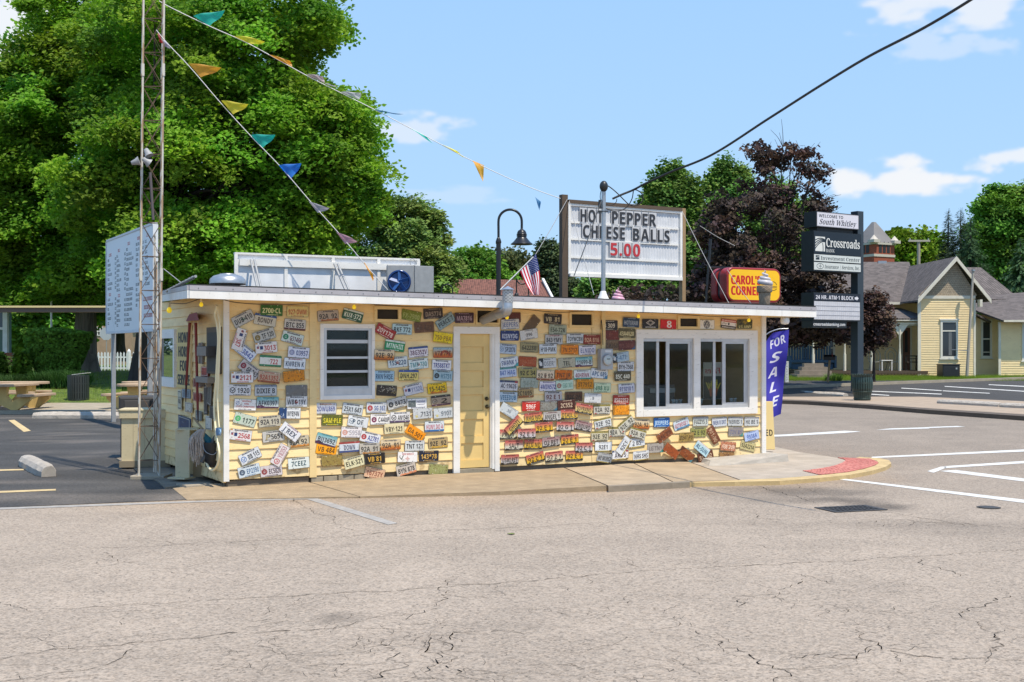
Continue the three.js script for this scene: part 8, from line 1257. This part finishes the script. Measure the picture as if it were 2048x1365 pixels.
{ // two old maples over the left half
  const green = leafM([0.225, 0.42, 0.03], 0.58);
  const bA = P(168, 738, 51), bB = P(288, 759, 45);
  tree({ name: 'maple_tree', label: 'huge green maple with stout grey trunk behind the clipped hedge at left', at: bA, seed: 101, mat: green, leaf: 0.135, leaves: 13, spread: 0.3, tuft: 1.3, flat: 0.42, droop: 1.3, per: 62, trunk: [0.5, 5], lean: 0.3, limbs: 34,
    lobes: lobesPx(51, bA, [[130, 320, 225, 225, 120], [-60, 290, 150, 150, 40], [150, 120, 90, 110, 30], [105, 470, 190, 120, 66], [250, 80, 220, 180, 60], [190, 560, 150, 60, 34], [85, 545, 92, 56, 20]]) });
  tree({ name: 'maple_tree', label: 'huge green maple behind the lattice mast and the menu board, crown reaching far right', at: bB, seed: 103, mat: green, leaf: 0.125, leaves: 13, spread: 0.27, tuft: 1.15, flat: 0.42, droop: 1.3, per: 62, trunk: [0.46, 4.5], lean: 0.6, limbs: 34, bark: M.barkDark,
    lobes: lobesPx(45, bB, [[480, 330, 240, 230, 140], [420, 90, 210, 140, 64], [600, 330, 140, 160, 58], [330, 380, 190, 180, 52], [420, 490, 220, 75, 50], [585, 480, 112, 75, 26], [540, 40, 150, 90, 34], [672, 235, 72, 50, 13], [706, 390, 38, 60, 8]]) });
}
{
  const at = (px, py, d) => P(px, py, d);
  const t1 = leafM([0.2, 0.29, 0.07]), t2 = leafM([0.14, 0.29, 0.035]), olive = leafM([0.12, 0.14, 0.05]), bright = leafM([0.17, 0.27, 0.02]), mid = leafM([0.16, 0.28, 0.055]), purple = leafM([0.1, 0.074, 0.064], 0.3);
  let d = 72, b = at(815, 690, d);
  tree({ name: 'feathery_tree', label: 'feathery mid green tree right of the big maples, behind the roof cooler', at: b, seed: 111, mat: t1, leaf: 0.15, leaves: 9, spread: 0.3, tuft: 0.85, per: 34, flat: 0.8, droop: 0.2, long: 1.8, trunk: [0.25, 3], lobes: lobesPx(d, b, [[815, 500, 72, 98, 120], [860, 560, 48, 50, 40], [770, 540, 60, 70, 40]]) });
  d = 100; b = at(945, 680, d);
  tree({ name: 'round_tree', label: 'round dark green tree above the brown roof left of the large street lamp', at: b, seed: 113, mat: t2, leaf: 0.24, leaves: 6, tuft: 1.1, per: 30, trunk: [0.25, 3], lobes: lobesPx(d, b, [[945, 548, 52, 44, 70], [900, 565, 32, 26, 24], [985, 565, 30, 30, 24]]) });
  d = 105; b = at(1030, 680, d);
  tree({ name: 'olive_tree', label: 'olive green tree above the brown roof right of the large street lamp', at: b, seed: 115, mat: olive, leaf: 0.24, leaves: 6, tuft: 1.1, per: 30, trunk: [0.25, 3], lobes: lobesPx(d, b, [[1020, 548, 40, 42, 55], [1055, 560, 25, 28, 22]]) });
  d = 88; b = at(1105, 680, d);
  tree({ name: 'slender_tree', label: 'slender grey green tree between the flag and the letter board', at: b, seed: 117, mat: leafM([0.1, 0.14, 0.06]), leaf: 0.22, leaves: 6, tuft: 0.75, per: 26, flat: 0.9, droop: 0.1, trunk: [0.2, 3], lobes: lobesPx(d, b, [[1103, 525, 24, 36, 34], [1105, 575, 36, 40, 50], [1150, 590, 50, 30, 30]]) });
  d = 66; b = at(1345, 690, d);
  tree({ name: 'green_tree', label: 'green tree rising behind the right post of the letter board', at: b, seed: 119, mat: mid, leaf: 0.15, leaves: 9, spread: 0.28, tuft: 0.62, per: 34, flat: 1, droop: 0.1, trunk: [0.28, 3.5], lobes: lobesPx(d, b, [[1345, 450, 50, 90, 100], [1375, 520, 60, 85, 80], [1300, 560, 80, 50, 50], [1220, 580, 70, 30, 34], [1342, 360, 13, 26, 14], [1312, 388, 12, 26, 12], [1374, 392, 12, 30, 14], [1292, 430, 14, 24, 14], [1394, 450, 16, 40, 20]]) });
  d = 72; b = at(1470, 690, d);
  tree({ name: 'green_tree', label: 'green tree showing between the purple branches left of the bank sign', at: b, seed: 121, mat: mid, leaf: 0.15, leaves: 9, spread: 0.28, tuft: 0.62, per: 34, flat: 1, droop: 0.1, trunk: [0.28, 3.5], lobes: lobesPx(d, b, [[1455, 385, 28, 45, 34], [1450, 345, 11, 22, 10], [1478, 362, 14, 20, 10], [1430, 375, 10, 22, 10], [1460, 480, 90, 110, 110], [1560, 450, 55, 80, 50], [1600, 470, 40, 50, 20]]) });
  // purple maple with bare twigs at the top right
  d = 49; b = at(1548, 765, d); b.y = groundY(b.x, d); const s = S_(d); const toL = (px, py, z = 0) => V((px - CX) / s - b.x, EYE + (HOR - py) / s - b.y, z);
  tree({ name: 'purple_maple', label: 'large purple leaved maple with some bare twigs behind the shop sign', at: b, seed: 123, mat: purple, leaf: 0.115, leaves: 9, spread: 0.22, tuft: 0.6, per: 22, flat: 0.75, droop: 0.6, warm: 1.05, trunk: [0.22, 2.6], lean: -0.3, bark: M.barkDark, limbs: 60,
    lobes: lobesPx(d, b, [[1500, 490, 95, 95, 46], [1445, 455, 45, 60, 14], [1450, 560, 60, 50, 22], [1560, 590, 85, 60, 44], [1530, 400, 62, 42, 10], [1580, 385, 55, 30, 6], [1645, 620, 60, 42, 18], [1620, 560, 60, 60, 20], [1540, 320, 40, 22, 8], [1640, 410, 14, 40, 5], [1560, 660, 70, 26, 24], [1650, 655, 55, 22, 18], [1600, 305, 22, 10, 3], [1625, 340, 20, 22, 4], [1420, 585, 40, 30, 20], [1255, 600, 60, 10, 8], [1340, 598, 60, 14, 10]]),
    twigs: (r) => { const out = []; const root = toL(1570, 470); for (const [px, py] of [[1562, 285], [1600, 330], [1640, 360], [1655, 400], [1660, 430], [1620, 300], [1540, 310], [1582, 300], [1645, 455], [1605, 440]]) { const e = toL(px, py, rr(-1, 1, r)), m = root.clone().lerp(e, 0.55).add(V(rr(-0.2, 0.2, r), rr(0, 0.5, r), 0)); out.push(limb([root, m, e], 0.045, 0.012, 5)); for (let k = 0; k < 7; k++) { const a = m.clone().lerp(e, rr(-0.2, 0.95, r)), dir = e.clone().sub(m).normalize().add(V(rr(-0.9, 0.9, r), rr(-0.5, 0.9, r), rr(-0.5, 0.5, r))).multiplyScalar(rr(0.3, 0.8, r)); out.push(limb([a, a.clone().addScaledVector(dir, 0.5).add(V(rr(-0.06, 0.06, r), rr(-0.06, 0.06, r), 0)), a.clone().add(dir)], 0.016, 0.006, 4)); } } return out; } });
  d = 51; b = at(1748, 752, d); b.y = groundY(b.x, d);
  tree({ name: 'purple_maple', label: 'small purple leaved maple hanging over the porch right of the bank sign post', at: b, seed: 125, mat: purple, leaf: 0.11, leaves: 9, spread: 0.2, tuft: 0.42, per: 19, flat: 0.85, droop: 0.8, warm: 1.1, trunk: [0.06, 1.4], bark: M.barkDark, limbs: 12, lobes: lobesPx(d, b, [[1742, 610, 18, 24, 18], [1748, 642, 28, 28, 26], [1756, 668, 24, 18, 14], [1736, 692, 10, 14, 6], [1708, 632, 22, 30, 10]]) });
  // bright trees behind the tower, big tree and spruces at the right
  d = 150; b = at(1825, 690, d);
  tree({ name: 'bright_tree', label: 'light yellow green round tree between the church tower and the spruces', at: b, seed: 127, mat: bright, leaf: 0.36, leaves: 6, tuft: 1.6, per: 26, trunk: [0.3, 4], lobes: lobesPx(d, b, [[1808, 500, 40, 32, 60], [1850, 498, 34, 28, 50], [1785, 510, 20, 26, 20]]) });
  d = 92; b = at(2040, 690, d);
  tree({ name: 'big_tree', label: 'massive dense green tree at the right edge behind the house', at: b, seed: 129, mat: t2, leaf: 0.19, leaves: 11, spread: 0.4, tuft: 1.25, per: 44, trunk: [0.45, 4], lobes: lobesPx(d, b, [[2045, 480, 95, 105, 210], [1990, 560, 60, 70, 70], [2090, 540, 80, 110, 60]]) });
  const spruce = (label, px, top, bot, rpx, d, seed, col) => { const b = P(px, bot, d), r = mulberry(seed), t = thing('spruce_tree', label, 'tree', b, 0, 'spruces'), s = S_(d), H = (bot - top) / s, R = rpx / s, list = []; part('trunk', rod(V(0, -2, 0), V(0, H * 0.98, 0), 0.22, 0.02, 8), M.barkDark, t);
    for (let y = 0.02; y < 1; y += 0.022 + 0.012 * (1 - y)) { const rad = R * Math.pow(1 - y, 0.8) * rr(0.75, 1.1, r) + 0.12, n = Math.ceil(6 + 20 * (1 - y)); for (let i = 0; i < n; i++) { const a = rr(0, 6.283, r), k = rr(0.15, 0.8, r); for (const kk of [k * 0.5, k]) { const p = V(Math.cos(a) * rad * kk, y * H + rr(-0.1, 0.1, r) - rad * kk * 0.22 + 0.1, Math.sin(a) * rad * kk); const q = new THREE.Quaternion().setFromEuler(new THREE.Euler(0.25 + rr(-0.2, 0.2, r), Math.PI / 2 - a, rr(-0.3, 0.3, r), 'YXZ')); const w = rr(0.7, 1.3, r); list.push([p, q, Math.min(1.6, rad * 0.75) * rr(0.7, 1.1, r), [w, w, w * rr(0.85, 1.2, r)]]); } } } instances('foliage', needleSpray(46, 0.95, seed + 1), col, list, t); };
  const sp = leafM([0.06, 0.09, 0.042], 0.25), spb = leafM([0.115, 0.21, 0.09], 0.25);
  spruce('thin dark spruce, leftmost of the spruces behind the house roof', 1897, 420, 560, 24, 84, 131, sp); spruce('taller dark spruce, second from the left behind the house roof', 1922, 418, 580, 36, 80, 133, sp); spruce('blue green spruce right behind the peak of the house gable', 1942, 432, 600, 40, 78, 135, spb); spruce('blue green spruce at the right edge in front of the massive tree', 2042, 478, 640, 52, 76, 137, spb);
  // greenery behind the left lawn
  d = 78; b = at(110, 720, d); tree({ name: 'background_tree', label: 'shaded green tree behind the left maple trunk and the clipped hedge', at: b, seed: 141, mat: t2, leaf: 0.24, leaves: 6, tuft: 1.1, per: 30, trunk: [0.2, 2], lobes: lobesPx(d, b, [[110, 610, 80, 60, 70], [60, 650, 60, 40, 30], [-60, 600, 90, 100, 40]]) });
  d = 82; b = at(240, 715, d); tree({ name: 'background_tree', label: 'dark trunked tree between the menu board and the picket fence', at: b, seed: 143, mat: t2, leaf: 0.24, leaves: 6, tuft: 1.0, per: 28, trunk: [0.34, 3.6], bark: M.barkDark, lobes: lobesPx(d, b, [[245, 610, 60, 36, 40], [300, 600, 60, 40, 30]]) });
  d = 120; b = at(420, 700, d); tree({ name: 'background_tree', label: 'distant green tree filling the gap behind the mast and the shop roof', at: b, seed: 145, mat: t2, leaf: 0.34, leaves: 6, tuft: 1.6, per: 26, trunk: [0.3, 3], lobes: lobesPx(d, b, [[360, 600, 130, 70, 70], [560, 590, 120, 60, 50], [700, 590, 100, 50, 40]]) });
}
{ // clipped hedge and plants on the lawn
  const d = 46, c = P(114, 700, d), r = mulberry(151), list = [], s = S_(d); const gy = groundY(c.x, d), t = thing('clipped_hedge', 'large dark clipped shrub with flat slanting top beside the big trunk', 'shrub', V(c.x, gy, c.z)); const W = 67 / s, top = (EYE + (HOR - 662) / s) - gy;
  for (let i = 0; i < 5200; i++) { const a = rr(0, 6.283, r), face_ = r() < 0.45; let p; if (face_) { const q = Math.sqrt(r()); const x = Math.cos(a) * q * W, z = Math.sin(a) * q * W * 0.7; p = V(x, top - 0.06 * x - 0.12 * q * q, z); } else { const h = r(), w = lerp(0.42, 1.0, Math.pow(h, 0.75)); p = V(Math.cos(a) * W * w, h * (top - 0.1) + 0.05, Math.sin(a) * W * w * 0.7); p.y -= 0.06 * p.x * h; } const b = rr(0.7, 1.3, r); list.push([p.addScalar(rr(-0.03, 0.03, r)), new THREE.Quaternion().setFromEuler(new THREE.Euler(rr(-1, 1, r), rr(0, 6.3, r), rr(-1, 1, r))), rr(0.8, 1.2, r), [b, b, b]]); }
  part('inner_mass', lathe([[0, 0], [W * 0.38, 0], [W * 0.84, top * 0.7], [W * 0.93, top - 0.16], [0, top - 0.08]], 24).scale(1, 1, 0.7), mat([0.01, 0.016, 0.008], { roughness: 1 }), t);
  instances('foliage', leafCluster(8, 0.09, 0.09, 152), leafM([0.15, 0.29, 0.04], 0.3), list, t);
  const bush = (name, label, px, py, dd, rw, rh, n, col, leaf, seed, blade) => { const b = P(px, py, dd); b.y = groundY(b.x, dd) - 0.03; const t = thing(name, label, 'plant', b), q = mulberry(seed), l = []; const k = S_(dd); for (let i = 0; i < n; i++) { const a = rr(0, 6.283, q), u = Math.sqrt(q()), h = q(); const p = blade ? V(Math.cos(a) * u * rw / k, 0, Math.sin(a) * u * rw * 0.5 / k) : V(Math.cos(a) * u * rw / k * Math.sqrt(1 - h * h * 0.8), h * rh / k, Math.sin(a) * u * rw / k * 0.8); const w = rr(0.7, 1.3, q); l.push([p, new THREE.Quaternion().setFromEuler(new THREE.Euler(blade ? rr(-0.3, 0.3, q) : rr(-0.6, 0.6, q), a, blade ? rr(-0.3, 0.3, q) : rr(-0.6, 0.6, q))), (blade ? rh / k : 1) * rr(0.7, 1.2, q), [w, w, w]]); } const bl = () => { const pos = []; const z = mulberry(seed + 5); for (let i = 0; i < 7; i++) { const a = rr(0, 6.28, z), c = Math.cos(a), s2 = Math.sin(a), lean = rr(0.15, 0.6, z), w = 0.035; let pr = [V(-s2 * w, 0, c * w), V(s2 * w, 0, -c * w)]; for (let j = 1; j <= 4; j++) { const tt = j / 4, o = V(c * lean * tt * tt, tt * (1 - 0.35 * tt * lean), s2 * lean * tt * tt), ww = w * (1 - tt * 0.92), e = [o.clone().add(V(-s2 * ww, 0, c * ww)), o.clone().add(V(s2 * ww, 0, -c * ww))]; pos.push(...pr[0].toArray(), ...pr[1].toArray(), ...e[1].toArray(), ...pr[0].toArray(), ...e[1].toArray(), ...e[0].toArray()); pr = e; } } const g = new THREE.BufferGeometry(); g.setAttribute('position', new THREE.Float32BufferAttribute(pos, 3)); g.computeVertexNormals(); return g; }; instances('foliage', blade ? bl() : leafCluster(7, leaf, leaf * 1.3, seed + 3), leafM(col, 0.3), l, t); };
  bush('leafy_bush', 'yellow green bush between the porch post and the clipped hedge', 44, 706, 45.2, 18, 54, 260, [0.13, 0.22, 0.02], 0.13, 161); bush('leafy_bush', 'dark green bush at the far left edge before the green house', -4, 726, 46, 26, 50, 340, [0.05, 0.11, 0.02], 0.11, 163);
  bush('day_lilies', 'long bed of arching lily leaves at the foot of the clipped hedge', 122, 757, 43, 56, 34, 420, [0.05, 0.12, 0.025], 0.1, 165, true); bush('day_lilies', 'clump of arching leaves before the brick porch base at far left', 22, 750, 43.5, 36, 24, 160, [0.06, 0.12, 0.03], 0.1, 167, true); bush('day_lilies', 'tuft of leaves at the foot of the dark trunk behind the mast', 264, 768, 42, 22, 14, 60, [0.06, 0.12, 0.03], 0.1, 169, true); bush('garden_plant', 'bright green clump of leaves beside the porch steps of the yellow house', 1668, 760, 53, 18, 18, 60, [0.13, 0.24, 0.04], 0.1, 171, true); bush('garden_plant', 'small weeds growing at the wall right of the air conditioner', 1910, 751, 56.6, 8, 14, 14, [0.1, 0.18, 0.04], 0.08, 173, true);
  // grass
  const g = mulberry(181), gl = [], pos = []; for (let i = 0; i < 6; i++) { const a = i * 1.05 + 0.3, c = Math.cos(a), z = Math.sin(a), w = 0.012, l = 0.35; pos.push(-z * w + c * 0.02, 0, c * w + z * 0.02, z * w + c * 0.02, 0, -c * w + z * 0.02, c * l * 0.6, 1, z * l * 0.6); } const gg = new THREE.BufferGeometry(); gg.setAttribute('position', new THREE.Float32BufferAttribute(pos, 3)); gg.computeVertexNormals();
  const put = (n, x0, x1, d0, d1, h) => { for (let i = 0; i < n; i++) { const dd = rr(d0, d1, g), x = rr(x0, x1, g), w = rr(0.65, 1.3, g), p = 0.7 + 0.6 * fbm(x * 0.4 + 50, dd * 0.4, 185, 3); gl.push([V(x, groundY(x, dd) - 0.035, -dd), new THREE.Quaternion().setFromEuler(new THREE.Euler(0, rr(0, 6.3, g), 0)), h * rr(0.6, 1.3, g), [w * p * rr(0.9, 1.25, g), w * p, w * p]]); } };
  put(26000, -27, -9, 38.9, 60, 0.1); put(26000, 11, 27, 52.8, 57.2, 0.13); put(6000, 26, 30, 52, 58, 0.13);
  const gm = instances('grass', gg, leafM([0.22, 0.34, 0.04], 0.35), gl); tag(gm, 'short green grass of the lawns on both sides', 'grass');
}
{ // far wood closing the horizon
  const r = mulberry(191), l = []; for (let i = 0; i < 5200; i++) { const x = rr(-300, 300, r), h = 5 + 6 * fbm(x * 0.06 + 90, 3, 192, 4), y = Math.pow(r(), 0.7) * h, w = rr(0.6, 1.3, r) * (0.7 + 0.5 * fbm(x * 0.09 + 40, 8, 193, 3)); l.push([V(x, y + 0.8, -190 + rr(-7, 7, r) - Math.abs(x) * 0.1), new THREE.Quaternion().setFromEuler(new THREE.Euler(rr(-0.5, 0.5, r), rr(0, 6.3, r), rr(-0.5, 0.5, r))), rr(0.8, 1.4, r), [w, w, w]]); }
  tag(instances('distant_wood', leafCluster(12, 0.7, 1.5, 194), leafM([0.09, 0.17, 0.035], 0.3), l), 'far green wood along the horizon behind the houses', 'wood');
}
renderer.render(scene, camera);
